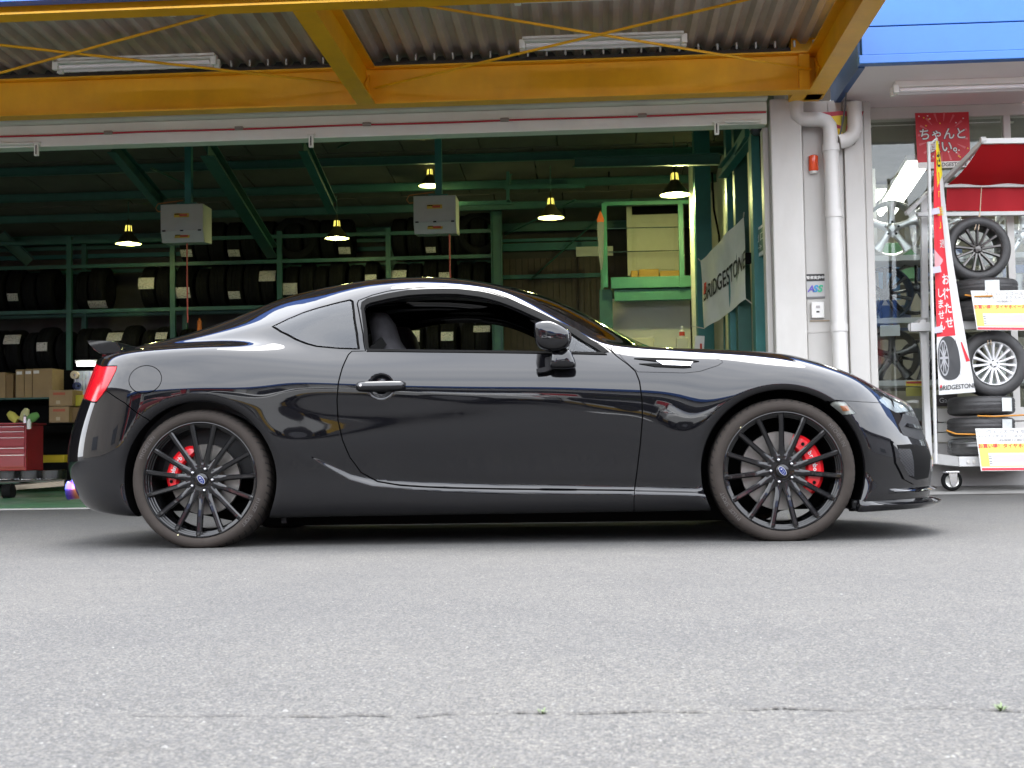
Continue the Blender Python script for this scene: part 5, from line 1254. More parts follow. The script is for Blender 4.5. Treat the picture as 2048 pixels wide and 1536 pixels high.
M_flag = mat('flag_cloth', (.72, .72, .69), .85, var=.06, vscale=5); M_ink = mat('ink_black', (.012, .012, .012), .7); M_inkr = mat('ink_red', (.55, .015, .02), .6)
fl_ = thing('white_flag', 'white flag with slanting black lettering strung between the columns', 'flag', (0, 0, 0))
FC_ = Cloth(at(1401, 522, 8.4), at(1487, 434, 6.75), at(1492, 598, 6.75), at(1409, 657, 8.4), lambda u, v: .05*math.sin(3.1*u)*math.sin(2.4*v)+.018*math.sin(7*u+5*v)+.01*math.sin(17*u-4*v), (.5, .6, 0))
FC_.sheet('cloth', M_flag, fl_)
FC_.text('BRIDGESTONE', .52, .53, .150, .30, M_ink, fl_, o=-.014, bold=.012, shear=.15)
FC_.sheet('red_mark', M_inkr, fl_, 2, 2, .002, ((.055, .36), (.105, .36), (.085, .52), (.035, .52)), -.016)
for a, b in (((1401, 522), (1396, 517)), ((1409, 657), (1383, 652)), ((1492, 598), (1517, 617)), ((1487, 434), (1488, 425))):
    MB().cyl(at(*a, 8.38 if a[0] < 1450 else 6.73), at(*b, 8.38 if a[0] < 1450 else 6.6), .006, 6).build('tie_cord', mat('cord', (.5, .48, .4), .8), fl_)
# green guide sign at the right wall
gs = thing('green_sign', 'green and white guide sign fixed to the teal column', 'sign', (0, 0, 0))
GS = Cloth(at(1503, 466, 6.3), at(1541, 436, 5.62), at(1541, 498, 5.62), at(1505, 522, 6.3), lambda u, v: 0.0, (-.6, -.4, 0))
GS.sheet('board', M_white, gs, 2, 2, -.03); GS.sheet('green_face', mat('sign_green', (.012, .10, .075), .4), gs, 2, 2, .003, ((.05, .10), (.93, .10), (.93, .88), (.05, .88)), .004)
GS.text('出口', .45, .40, .30, .32, M_white, gs, o=.009, rot=0)
GS.text('→', .45, .72, .30, .26, M_white, gs, o=.009)
tag(PB(1491, 505, 1503, 527, 6.7, .05).build('junction_box', M_dark, None, bevel=.006), 'small dark junction box below the flag corner', 'box')
# hoses and pipes standing by the right wall
pipes = [(1442, 1446, 560, 8.0, M_green), (1455, 1461, 600, 7.9, M_cream), (1466, 1470, 610, 7.8, M_brown), (1478, 1483, 600, 7.6, M_green)]
for k, (a, b, yt, Y, m) in enumerate(pipes):
    x = ax((a+b)/2, 650, Y); o = MB().cyl((x, Y, .0), (x+.03, Y, az(a, yt, Y)), (b-a)*.5*(Y+5.74)/2631, 10).build('standing_pipe', m, None, smooth=60)
    tag(o, ['thin green pipe leaning behind the flag', 'cream pipe leaning behind the flag', 'brown pipe leaning behind the flag', 'green pipe leaning closest to the teal column'][k], 'pipe', 'pipes behind the flag')
# ---- left rear corner: tool chest, cartons, tins, lamp strip
def px_thing(name, label, cat, x0, y0, x1, y1, Y, dep, m, group=None, bevel=.006):
    o = PB(x0, y0, x1, y1, Y, dep).build(name, m, None, bevel=bevel); return tag(o, label, cat, group)
M_kraft = mat('cardboard', (.32, .22, .11), .8, var=.12, vscale=4); M_kraft2 = mat('cardboard_dark', (.22, .14, .06), .8, var=.12, vscale=4); M_tape = mat('pack_tape', (.45, .36, .22), .4)
YS = 11.6
for k, (a, b, y0, y1, m, lab) in enumerate(((-20, 11, 745, 796, M_kraft, 'plain cardboard box at the open end of the box row'), (12, 26, 748, 796, M_kraft2, 'narrow dark cardboard box in the box row'), (31, 48, 739, 795, M_kraft, 'tall cardboard box first of three labelled ones'), (49, 64, 738, 795, M_kraft, 'tall cardboard box middle of three labelled ones'), (65, 104, 737, 795, M_kraft, 'wide cardboard box at the end of the labelled row'))):
    o = px_thing('cardboard_box', lab, 'box', a, y0, b, y1, YS, .4, m, 'boxes in a row on the bench shelf')
    if k > 1: PB(a+2, y0+4, a+13, y0+10, YS-.004, .003).build('box_label', M_white, o)
for k, (a, b, y0, y1, m, lab, Y) in enumerate(((98, 145, 780, 812, M_kraft, 'cardboard carton with red print on top of the carton stack', 11.0), (98, 138, 813, 845, M_kraft, 'cardboard carton at the bottom of the carton stack', 11.0), (140, 170, 790, 812, mat('crate_lime', (.50, .45, .02), .5), 'yellow plastic crate beside the carton stack', 11.1), (138, 170, 814, 846, M_kraft2, 'brown carton under the yellow plastic crate', 11.1))):
    o = px_thing('carton', lab, 'box', a, y0, b, y1, Y, .35, m, 'cartons on the shelf behind the car tail')
    if k in (0, 1): PB(a+8, y0+5, a+32, y0+10, Y-.004, .003).build('print', mat('print_red', (.42, .10, .05), .7), o); PB(a+14, y1-11, a+22, y1-4, Y-.004, .003).build('tape', M_tape, o)
tag(MB().b2((-9, YS-.1, az(50, 799, YS)), (ax(170, 799, YS), YS+.6, az(50, 796, YS))).build('bench_shelf', M_green, None), 'green shelf board carrying the row of cardboard boxes', 'shelf')
tag(MB().b2((-9, 10.9, az(50, 850, 11)), (ax(175, 850, 11), 11.5, az(50, 847, 11))).build('bench_shelf', M_dark, None), 'dark shelf board carrying the carton stack', 'shelf')
tag(MB().b2((-9, 12.0, 0), (ax(185, 850, 12), 12.05, az(50, 742, 12))).build('bench_screen', M_dark, None), 'dark panel behind the bench shelves', 'panel')
M_rcab = mat('tool_red', (.30, .012, .018), .3, coat=.5, var=.08)
tc_ = thing('tool_chest', 'red steel tool chest with drawers standing under the bench shelf', 'tool chest', (0, 0, 0))
PB(-40, 850, 52, 942, 9.6, .5).build('case', M_rcab, tc_, bevel=.01); 
o = MB(); p0, p1, p2, p3 = at(53, 848, 9.6), at(84, 851, 10.4), at(84, 926, 10.4), at(53, 941, 9.6)
o.add([p0, p1, p2, p3]+[tuple(np.array(p)+np.array([-.03, .03, 0])) for p in (p0, p1, p2, p3)], [(0, 1, 2, 3), (7, 6, 5, 4), (0, 4, 5, 1), (1, 5, 6, 2), (2, 6, 7, 3), (3, 7, 4, 0)]).build('side_panel', M_rcab, tc_)
for y0, y1 in ((853, 861), (863, 872), (875, 893), (896, 907), (910, 936)):
    d = PB(-38, y0, 48, y1, 9.585, .014).build('drawer', M_rcab, tc_, bevel=.003); PB(-30, y0, 48, y0+1.6, 9.57, .014).build('drawer_pull', M_chrome, d)
PB(-45, 846, 54, 849, 9.56, .56).build('top_tray', M_rcab, tc_)
for k, (px, py, h, m, lab) in enumerate(((50, 838, .10, M_chrome, 'small bottle with pale cap on the tool chest'), (58, 850, .12, M_white, 'white spray tin hanging at the tool chest corner'))):
    b_ = thing('spray_tin', lab, 'can', tuple(at(px, py+8, 9.5)))
    MB().lathe([(0, h), (.012, h), (.014, h*.85), (.025, h*.75), (.026, 0), (0, 0)], n=14).build('can', m, b_, smooth=40)
gl = thing('work_gloves', 'crumpled yellow and green work gloves lying on the tool chest', 'gloves', tuple(at(45, 838, 9.65)))
for k in range(3):
    g = MB().lathe([(.0, .16), (.03, .15), (.05, .09), (.045, .03), (.06, 0), (0, -.002)], n=12); g.move(Matrix.Translation((.06*(k-1), 0, -.02)) @ Matrix.Rotation(R((-50, 22, 62)[k]), 4, 'Y') @ Matrix.Diagonal((1.1, .6, 1.0, 1)))
    g.build('glove', mat(('glove_yellow', 'glove_cream', 'glove_green')[k], ((.45, .42, .08), (.42, .40, .20), (.10, .25, .06))[k], .85), gl, smooth=70)
px_thing('yellow_bin', 'yellow storage bin on the floor behind the tool chest', 'bin', 84, 910, 128, 925, 10.6, .3, mat('bin_yellow', (.60, .45, .02), .5))
for k, (a, b, lab) in enumerate(((-5, 40, 'dark alloy wheel lying nearest the tool chest front'), (42, 82, 'dark alloy wheel lying under the tool chest side'), (84, 126, 'dark alloy wheel lying beside the car tail'))):
    c = at((a+b)/2, 949, 9.9); w = thing('stored_alloy', lab, 'wheel', (c[0], 9.9, c[2]), 'wheels stored on the floor')
    MB().lathe([(.12, -.06), (.165, -.06), (.17, .05), (.12, .06)], n=24).build('barrel', mat('dark_alloy', (.10, .10, .10), .25, .9), w, smooth=40)
    MB().lathe([(.05, -.03), (.16, -.055), (.168, -.062), (.165, -.05)], n=24).build('rim_edge', M_chrome, w, smooth=40)
tag(MB().b2((-9, 9.6, az(60, 968, 9.7)), (ax(132, 968, 9.7), 10.2, az(60, 961, 9.7))).build('floor_pallet', M_dark, None), 'dark low platform carrying the stored wheels', 'platform')
jk = thing('floor_jack', 'long steel trolley jack on the green floor behind the car', 'jack', (0, 0, 0))
MB().bar(at(30, 975, 7.6), at(130, 967, 7.6), .05, .05).build('frame', mat('jack_steel', (.28, .24, .18), .4, .7), jk)
MB().cyl(at(8, 983, 7.4), at(26, 981, 7.4), .075, 18).build('jack_wheel', M_rubber, jk, smooth=40); MB().cyl(at(-30, 966, 7.6), at(130, 961, 7.6), .018, 8).build('lever', M_chrome, jk)
ls = thing('strip_light', 'lit white tube light under the rack behind the car tail', 'light', tuple(at(172, 728, 11.7)))
MB().cyl((-.12, 0, 0), (.12, 0, 0), .03, 14).build('tube', mat('lit_tube_white', (.9, .9, .9), .3, emit=(.95, 1.0, .98), estr=2.0), ls, smooth=50); MB().box((0, .02, .04), (.3, .05, .03)).build('housing', M_batten, ls)
pg = thing('peg_board', 'white wire pegboard with tape rolls hanging behind the car tail', 'pegboard', (0, 0, 0))
PB(148, 742, 200, 800, 12.0-.06, .02).build('board', mat('peg_white', (.45, .48, .50), .6, var=.1, vscale=20), pg)
for k in range(7): PB(150+k*7, 743, 150.7+k*7, 799, 11.92, .01).build('grid_wire', M_chrome, pg)
tr_ = MB().lathe([(.02, -.03), (.055, -.03), (.055, .03), (.02, .03)], (0, 0, 0), 'Y', 20, close=True).build('tape_roll', M_tape, None, smooth=40); tr_.location = at(150, 750, 11.8); tag(tr_, 'brown tape roll hanging on the white pegboard', 'tape')
tr2 = MB().lathe([(.02, -.03), (.05, -.03), (.05, .03), (.02, .03)], (0, 0, 0), 'Y', 20, close=True).build('tape_roll', mat('blue_tape', (.03, .04, .12), .5), None, smooth=40); tr2.location = at(154, 772, 11.8); tr2.rotation_euler = (0, 0, R(50)); tag(tr2, 'dark blue tape roll hanging on the white pegboard', 'tape')
# ================================================================== tyre shop beside the workshop
M_blue_f = mat('shop_fascia_blue', (.022, .125, .42), .4, var=.05)
M_sof = mat('soffit_white', (.85, .77, .77), .7, var=.04, vscale=2)
shop = thing('tyre_shop', 'tyre shop front with blue fascia, white soffit and large window', 'building', (0, 0, 0))
YW, YS0, ZS = 5.78, 4.42, 3.335            # glass plane, fascia plane, soffit height
XL = ax(1724, 100, YS0); XLW = ax(1733, 450, YF+.16)+.05
# fascia boards, drip edge, return to the wall
z = ZS+.07
for k, h in enumerate((.225, .235, .235, .235)):
    MB().b2((XL, YS0, z+.004), (12, YS0+.05, z+h-.004)).build('fascia_board', M_blue_f, shop, bevel=.004); z += h
MB().b2((XL, YS0+.02, ZS+.06), (12, YS0+.06, z)).build('fascia_backing', M_blue_f, shop)
MB().b2((XL-.03, YS0-.03, ZS+.0), (12, YS0+.06, ZS+.066)).build('drip_edge', M_blue_f, shop, bevel=.005)
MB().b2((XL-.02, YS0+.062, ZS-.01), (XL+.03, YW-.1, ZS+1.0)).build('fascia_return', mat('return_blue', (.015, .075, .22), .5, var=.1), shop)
for k in range(6):
    MB().b2((XL+.032+k*1.6, YS0+.062, ZS+.004), (XL+.032+(k+1)*1.6-.005, YW+.3, ZS+.03)).build('soffit_panel', M_sof, shop)
MB().b2((XL, YW-.02, ZS-.10), (12, YW+.10, ZS+.003)).build('head_frame', M_wht_p, shop, bevel=.006)
# interior shell
M_int = mat('shop_wall', (.30, .28, .22), .7, var=.1); 
MB().b2((XLW-.02, 10.5, 0), (12, 10.6, 3.5)).build('rear_wall', M_int, shop); MB().b2((XLW-.14, YW+.15, 0), (XLW-.02, 10.5, 3.5)).build('side_wall', M_int, shop)
MB().b2((XLW-.02, YW+.12, 3.28), (12, 10.5, 3.33)).build('shop_ceiling', mat('shop_ceiling', (.22, .21, .19), .8, var=.1), shop); MB().b2((XLW-.02, YW+.0, .0), (12, 10.5, .09)).build('shop_floor', M_conc, shop)
# window: plinth, frame, panes
MB().b2((XLW, YW-.03, .03), (12, YW+.08, az(2000, 884, YW))).build('plinth', mat('plinth_grey', (.36, .35, .34), .7, var=.08), shop, bevel=.006)
for k, (y0, y1) in enumerate(((815, 842), (844, 862), (864, 883))):
    PB(1876, y0, 2100, y1, YW-.055, .02).build('plinth_board', M_wht_p, shop, bevel=.003)
PB(1736, 1, 1747, 1, YW, .1) if False else None
mx = [XLW, ax(2018, 400, YW), ax(2018, 400, YW)+1.6, 12]
for x in mx[:3]: MB().b2((x-.03, YW-.02, .4), (x+.03, YW+.06, ZS-.10)).build('window_mullion', M_wht_p, shop, bevel=.004)
M_pane = glass_mat('shop_glass', (.97, 1.0, .99), 1.45, .93)
for a, b in zip(mx, mx[1:]): MB().b2((a+.032, YW+.01, .42), (b-.032, YW+.018, ZS-.10)).build('window_pane', M_pane, shop)
# soffit batten, shop lights
a, b = at(1790, 192, 4.95), at(2160, 178, 4.95)
batten('soffit_batten', 'twin-tube batten fixed under the white shop soffit', (a[0]+b[0])/2, 4.95, ZS-.075, b[0]-a[0], None, refl=False)
M_lit = mat('lit_tube', (.9, .9, .85), .3, emit=(1.0, 1.0, .90), estr=2.2)
def lit_panel(c, L_, W_, rz, label):
    t = thing('ceiling_light', label, 'light', tuple(c), 'lit shop ceiling lights', rz)
    MB().b2((-W_/2, -L_/2, 0), (W_/2, L_/2, .05)).build('housing', M_batten, t, bevel=.004)
    for s in (-1, 1): MB().cyl((s*W_*.28, -L_/2+.03, -.022), (s*W_*.28, L_/2-.03, -.022), .03, 12).build('tube', M_lit, t, smooth=50)
p0, p1 = at(1765, 385, 6.6), at(1830, 352, 7.7)
lit_panel(((p0[0]+p1[0])/2+.05, 7.3, 2.92), 2.6, .22, R(-6), 'brightly lit twin tube light running back behind the window corner')
for x, y in ((5.2, 7.6), (7.2, 7.6), (3.6, 9.4), (6.2, 9.4)): lit_panel((x, y, 3.2), 1.3, .3, 0, 'lit twin tube light on the ceiling deeper in the shop')
batten('interior_batten', 'unlit white batten just inside the shop window top', ax(1880, 240, YW+.4), YW+.4, az(1880, 245, YW+.4), 1.25, None, tubes=1, refl=False)
# poster hanging inside the glass
M_pred = mat('poster_red', (.52, .015, .025), .5); M_pyel = mat('poster_yellow', (.75, .55, .03), .5); M_pblk = mat('poster_black', (.015, .012, .012), .5); M_ppink = mat('poster_pink', (.62, .12, .13), .5)
po = thing('window_poster', 'red sale poster with white lettering and sunburst in the shop window', 'poster', (0, 0, 0))
PO = Cloth(at(1830, 226, YW-.03), at(1937, 224, YW-.03), at(1941, 334, YW-.03), at(1836, 338, YW-.03), lambda u, v: .006*math.sin(4*u+2*v), (0, 1, 0))
PO.sheet('paper', M_pred, po, 8, 8, .002)
for k in range(16):
    a = 2*math.pi*k/16+.1; r0, r1 = .30, .47; da = .045
    q = [(.5+r*math.cos(t), .44+r*math.sin(t)*.95) for r, t in ((r0, a-da*.3), (r1, a-da), (r1, a+da), (r0, a+da*.3))]; PO.sheet('sun_ray', M_ppink, po, 1, 1, .001, q, -.0015)
for k in range(22):
    u, v = rng.uniform(.04, .96), rng.choice([rng.uniform(.03, .24), rng.uniform(.66, .84)]); s_ = .012; PO.sheet('confetti', M_pyel if k % 2 else M_white, po, 1, 1, .001, ((u-s_, v-s_), (u+s_, v-s_*.5), (u+s_, v+s_), (u-s_, v+s_)), -.002)
for txt, cu, cv, h in (('ちゃんと', .50, .40, .225), ('買い。', .56, .63, .225)):
    for b_, m, o in ((.05, M_pblk, -.003), (.012, M_white, -.0045)): PO.text(txt, cu, cv, h, h, m, po, o=o, bold=b_, sub=False)
PO.sheet('footer', M_white, po, 4, 1, .001, ((0, .885), (1, .885), (1, 1), (0, 1)), -.002)
PO.text('BRIDGESTONE', .62, .945, .095, .095, M_ink, po, o=-.004, bold=.01, sub=False, shear=.15)
# ------------------------------------------------------------------ pier fittings: downpipe, beacon, stickers, control box
dp = thing('downpipe', 'white rainwater downpipe with elbows running down the wall pier', 'pipe', (0, 0, 0)); YP = YF-.0
M_pvc = mat('pvc_white', (.60, .585, .56), .35, var=.05, dirt=(.46, .43, .39))
def Pp(l, Y): return [at(a, b, Y) for a, b in l]
rp_ = 15.2*(YP+5.74)/2631
MB().tube(Pp([(1592, 175), (1592, 218), (1594, 232), (1602, 238), (1616, 239), (1640, 239), (1652, 243), (1659, 252), (1661, 268), (1661, 292)], YP), rp_*.95, 16).build('upper_bend', M_pvc, dp, smooth=60)
MB().tube(Pp([(1661, 290), (1667, 430), (1683, 760)], YP), rp_, 16).build('pipe_run', M_pvc, dp, smooth=60)
for y in (296, 428, 656):
    x = 1661+(y-290)*.0465; MB().tube(Pp([(x, y-7), (x+.4, y+7)], YP), rp_*1.13, 16).build('pipe_collar', M_pvc, dp, smooth=40)
MB().tube(Pp([(1708, 205), (1710, 255), (1706, 270), (1694, 280), (1678, 284)], YP+.02), rp_*.98, 16).build('branch_bend', M_pvc, dp, smooth=60)
bc = thing('warning_beacon', 'small orange beacon fixed high on the white wall pier', 'beacon', tuple(at(1627, 328, YF+.10)))
MB().lathe([(.0, .075), (.03, .074), (.04, .066), (.042, -.05), (.035, -.062), (0, -.063)], n=20).build('lens', mat('beacon_orange', (.75, .07, .008), .2, coat=.5), bc, smooth=50); MB().lathe([(0, -.085), (.03, -.083), (.036, -.0625), (0, -.0625)], n=20).build('base', M_white, bc, smooth=40)
YQ = YF+.112
st = thing('security_sticker', 'security notice sticker with black heading and blue green logo on the pier', 'sticker', (0, 0, 0))
PB(1613, 549, 1650, 595, YQ-.0, .003).build('sheet', mat('sticker_white', (.44, .44, .43), .4), st)
PB(1613, 548, 1649, 562, YQ-.004, .003).build('heading', M_pblk, st)
facing_text('警備実施中', 7.2*(YQ+5.74)/2631, tuple(at(1631, 555.5, YQ-.006)), M_white, st, bold=.0004)
c_ = at(1630, 578, YQ-.005); 
facing_text('A', .075, (c_[0]-.035, c_[1], c_[2]-.0), mat('logo_purple', (.12, .08, .45), .4), st, bold=.003, shear=.25); facing_text('S', .078, (c_[0]+.002, c_[1], c_[2]), mat('logo_blue', (.02, .25, .5), .4), st, bold=.004, shear=.2); facing_text('S', .078, (c_[0]+.040, c_[1], c_[2]), mat('logo_green', (.02, .40, .20), .4), st, bold=.004, shear=.2)
PB(1613, 593, 1650, 597, YQ-.004, .003).build('small_print', mat('print_grey', (.15, .15, .15), .5), st)
sw_ = thing('switch_box', 'white shutter control box on the wall pier below the sticker', 'switch box', (0, 0, 0))
PB(1623, 604, 1649, 636, YQ-.03, .03).build('case', M_white, sw_, bevel=.006); PB(1632, 611, 1640, 616, YQ-.034, .005).build('indicator', mat('ind', (.35, .33, .32), .4), sw_); PB(1633, 622, 1639, 625, YQ-.034, .005).build('button', M_dark, sw_)
PB(1620, 640, 1659, 643, YQ-.002, .004).build('stain_strip', mat('old_glue', (.33, .27, .2), .8), sw_)
# crumpled poster trapped behind the pipes
M_cr = mat('poster_magenta', (.45, .04, .07), .5, var=.3, vscale=12)
cr = thing('crumpled_poster', 'crumpled red and yellow poster caught behind the rain pipes', 'poster', (0, 0, 0))
CRp = Cloth(at(1632, 224, YF+.07), at(1728, 222, YF+.07), at(1704, 292, YF+.07), at(1668, 290, YF+.07), lambda u, v: .015*math.sin(9*u)*math.cos(6*v), (0, 1, 0))
CRp.sheet('paper', M_cr, cr, 14, 10, .002); CRp.sheet('yellow_print', M_pyel, cr, 6, 4, .001, ((.08, .15), (.6, .12), (.55, .42), (.25, .35)), -.004); CRp.sheet('yellow_print', M_pyel, cr, 4, 4, .001, ((.3, .5), (.55, .5), (.5, .8), (.35, .7)), -.004)
CRp.sheet('green_print', mat('poster_olive', (.25, .25, .05), .5), cr, 4, 4, .001, ((.5, .15), (.68, .15), (.62, .7), (.5, .6)), -.005)
CRp.sheet('white_foot', M_white, cr, 6, 2, .001, ((.0, .86), (1, .86), (1, 1), (0, 1)), -.004); CRp.text('STONE', .5, .94, .40, .13, M_ink, cr, o=-.007, bold=.02)
MB().tube([at(1695, 150, YF-.3), at(1690, 215, YF-.05), at(1686, 240, YF+.02), at(1680, 270, YF+.04)], .007, 6).build('hanging_cord', mat('grey_cord', (.10, .10, .11), .7), cr, smooth=60)
# ------------------------------------------------------------------ alloy wheels on show behind the glass
def alloy(R_, n, kind, m_face, m_barrel):
    """display wheel, axis along Y, face towards -Y"""
    out_ = []
    b = MB().lathe([(R_, .0), (R_*.985, -.006), (R_*.955, .0), (R_*.93, .02), (R_*.90, .05), (R_*.86, .13), (R_*.95, .16), (R_, .165)], n=48, axis='Y'); out_.append(('barrel', b, m_barrel))
    f = MB().lathe([(0, .012), (R_*.14, .012), (R_*.17, .018), (R_*.21, .022), (R_*.22, .05)], n=32, axis='Y')
    for k in range(n):
        a = math.pi/2+2*math.pi*k/n; secs = []
        pr = ((.16, .16, .02), (.30, .12, .018), (.55, .115, .01), (.80, .15, .004), (.96, .22, .002)) if kind == 'five' else ((.20, .060, .02), (.45, .052, .012), (.75, .058, .006), (.955, .080, .003))
        for r, w, y in pr:
            r, w = r*R_, w*R_; sec = [(-w, y+.035), (-w, y+.008), (-w*.6, y), (w*.6, y), (w, y+.008), (w, y+.035)]; secs.append([(r*math.cos(a)-q*math.sin(a), yy, r*math.sin(a)+q*math.cos(a)) for q, yy in sec])
        v = [p for s_ in secs for p in s_]; f.add(v, [(j*6+i, j*6+(i+1) % 6, (j+1)*6+(i+1) % 6, (j+1)*6+i) for j in range(len(secs)-1) for i in range(6)])
    out_.append(('face', f, m_face)); return out_
def show_wheel(px, py, Y, R_, n, kind, m_f, m_b, label, group=None, tyre=None, nuts=5, rz=0.0, name='alloy_stock'):
    t = thing(name, label, 'wheel', tuple(at(px, py, Y)), group, rz)
    for nm, mb, m in alloy(R_, n, kind, m_f, m_b): face = mb.build(nm, m, t, smooth=40)
    for k in range(nuts):
        a = 2*math.pi*k/nuts+.3; MB().lathe([(0, .010), (R_*.045, .012), (R_*.045, .03)], (R_*.13*math.cos(a) if nuts == 4 else R_*.24*math.cos(a), .0, R_*.13*math.sin(a) if nuts == 4 else R_*.24*math.sin(a)), 'Y', 12).build('bolt_hole', M_dark, face, smooth=40)
    MB().lathe([(0, .004), (R_*.11, .006), (R_*.12, .014)], n=20, axis='Y').build('centre_cap', m_f, face, smooth=40)
    if tyre:
        w = .165; prof = [(R_*.985, .01), (R_+.006, -.004), (R_+.03, -.012), (tyre-.03, -.010), (tyre-.010, .004), (tyre, .03), (tyre, w-.03), (tyre-.01, w-.004), (tyre-.03, w+.01), (R_+.02, w+.01), (R_, w-.01)]
        MB().lathe(prof, n=56, axis='Y').build('tyre', M_stk2, t, smooth=50)
    return t
M_stk2 = mat('show_rubber', (.030, .029, .029), .55, var=.25, vscale=14, bump=.2, bscale=60)
M_silv = mat('alloy_silver', (.62, .62, .62), .28, .75); M_gun = mat('alloy_gun', (.10, .095, .09), .28, .8); M_wal = mat('alloy_white', (.72, .72, .72), .3, .3); M_blk = mat('alloy_black', (.02, .02, .021), .25)
YG = 6.35
show_wheel(1785, 456, YG, .255, 5, 'five', M_silv, M_silv, 'large silver five-spoke wheel nearest the wall pier inside the window')
show_wheel(1872, 458, YG+.05, .245, 5, 'five', M_silv, M_silv, 'silver wheel half hidden behind the trolley post inside the window')
show_wheel(1772, 587, YG+.1, .25, 7, 'multi', M_blk, mat('rim_blue_black', (.03, .05, .09), .2), 'black wheel on the middle shelf inside the window', tyre=.0)
show_wheel(1835, 575, YG+.2, .24, 7, 'multi', M_blk, M_blk, 'second black wheel on the middle shelf beside the trolley post')
show_wheel(1786, 712, YG, .245, 5, 'five', M_gun, M_gun, 'gunmetal five-spoke wheel on the lowest shelf inside the window')
show_wheel(1850, 722, YG+.25, .21, 9, 'multi', M_gun, M_blk, 'small dark wheel behind the gunmetal one on the lowest shelf')
show_wheel(2048, 470, YG+.1, .25, 5, 'five', M_silv, M_silv, 'silver wheel beyond the window mullion')
show_wheel(1925, 600, YG+.1, .24, 9, 'multi', M_gun, M_blk, 'dark wheel inside the window behind the trolley tyre pair')
show_wheel(2040, 600, YG+.1, .25, 5, 'five', M_silv, M_silv, 'silver wheel inside the window behind the upper price sheet')
show_wheel(1915, 715, YG+.15, .24, 5, 'five', M_gun, M_gun, 'gunmetal wheel inside the window behind the banner foot')
for y, lab in ((517, 'white display shelf carrying the silver wheels'), (641, 'white display shelf carrying the black wheels'), (765, 'white display shelf carrying the gunmetal wheel')):
    tag(MB().b2((XLW+.02, YG-.12, az(1790, y+8, YG)), (6, YG+.35, az(1790, y-3, YG))).build('display_shelf', M_white, None, bevel=.004), lab, 'shelf')
for x in (1752, 2000): tag(MB().b2((ax(x, 600, YG+.4)-.02, YG+.36, .09), (ax(x, 600, YG+.4)+.02, YG+.4, 3.0)).build('shelf_upright', M_white, None), 'white shelf upright near the window corner' if x < 1900 else 'white shelf upright behind the trolley', 'upright')
M_backp = mat('blue_poster', (.10, .25, .50), .5, var=.4, vscale=9)
tag(PB(1738, 530, 1800, 600, YG+.6, .01).build('blue_poster', M_backp, None), 'blue picture poster standing behind the black wheel', 'poster')
for k, (x0, y0, x1, y1, m, lab) in enumerate(((1812, 762, 1846, 772, M_pyel, 'red and yellow price strip under the gunmetal wheel'), (1812, 774, 1848, 792, mat('card_olive', (.40, .34, .06), .6), 'yellow price card below the red and yellow strip'), (1760, 650, 1800, 672, mat('card_white', (.55, .55, .52), .6), 'white price card on the shelf above the gunmetal wheel'))):
    o = PB(x0, y0, x1, y1, YW+.05, .004).build('price_card', m, None); tag(o, lab, 'price card')
    if k == 0: PB(x0+1, y0+1, x1-1, y0+5, YW+.046, .003).build('red_band', M_pred, o)
# goods deeper in the shop, loosely seen through the glass
cols = [(.45, .42, .35), (.35, .30, .22), (.5, .45, .1), (.4, .08, .06), (.12, .16, .3), (.5, .5, .5), (.2, .2, .2), (.08, .2, .1)]
names_ = ['beige', 'brown', 'yellow', 'red', 'blue', 'white', 'grey', 'green']
for k in range(16):
    px = 1745+rng.uniform(0, 300); zlev = (.5, 1.05, 1.6, 2.1)[k % 4]; Y = 7.9+.3*(k % 3); p = at(px, 700, Y); c = int(rng.integers(0, 8)); w, h = rng.uniform(.15, .4), rng.uniform(.15, .4)
    o = MB().b2((p[0], Y, zlev), (p[0]+w, Y+.3, zlev+h)).build('shop_carton', mat('goods_'+names_[c], cols[c], .6, var=.2), None, bevel=.006); tag(o, f'{names_[c]} goods carton on the shop shelves behind the wheels', 'box', 'goods deep in the shop')
for z_ in (.46, 1.01, 1.56, 2.06): tag(MB().b2((XLW, 7.8, z_-.03), (9, 8.6, z_-.003)).build('goods_shelf', M_int, None), f'long beige goods shelf {("nearest the floor", "at knee level", "at chest level", "above head level")[[.46, 1.01, 1.56, 2.06].index(z_)]} deep in the shop', 'shelf')
# ------------------------------------------------------------------ white trolley of tyres in front of the window
YT = 5.28
M_frm = mat('trolley_white', (.50, .50, .49), .35, var=.05, dirt=(.40, .39, .37))
tr = thing('tyre_trolley', 'white steel display trolley on castors with red awning', 'trolley', (0, 0, 0))
def bar_px(a, b, Ya, Yb, w, name='frame_bar', m=None, parent=None): return MB().bar(at(*a, Ya), at(*b, Yb), w, w).build(name, m or M_frm, parent or tr, bevel=.003)
bar_px((1847, 395), (1853, 915), YT+.45, YT+.45, .055, 'rear_post'); bar_px((1845, 640), (1858, 925), YT+.1, YT+.1, .05, 'front_post')
bar_px((2105, 280), (2110, 930), YT+.45, YT+.45, .055, 'rear_post')
bar_px((1820, 655), (2110, 645), YT+.05, YT+.05, .07, 'shelf_bar'); bar_px((1822, 655), (1850, 640), YT+.05, YT+.45, .05, 'shelf_bar')
bar_px((1835, 429), (2110, 426), YT+.3, YT+.3, .035, 'hanging_rail'); bar_px((1812, 428), (1856, 385), YT+.15, YT+.35, .03, 'awning_strut')
bar_px((1965, 283), (2110, 281), YT-.25, YT-.25, .045, 'awning_bar'); bar_px((1888, 371), (2110, 370), YT+.20, YT+.20, .035, 'awning_bar')
bar_px((1885, 366), (1968, 281), YT+.20, YT-.25, .035, 'awning_arm'); bar_px((1856, 385), (1888, 364), YT+.3, YT+.2, .03, 'awning_arm')
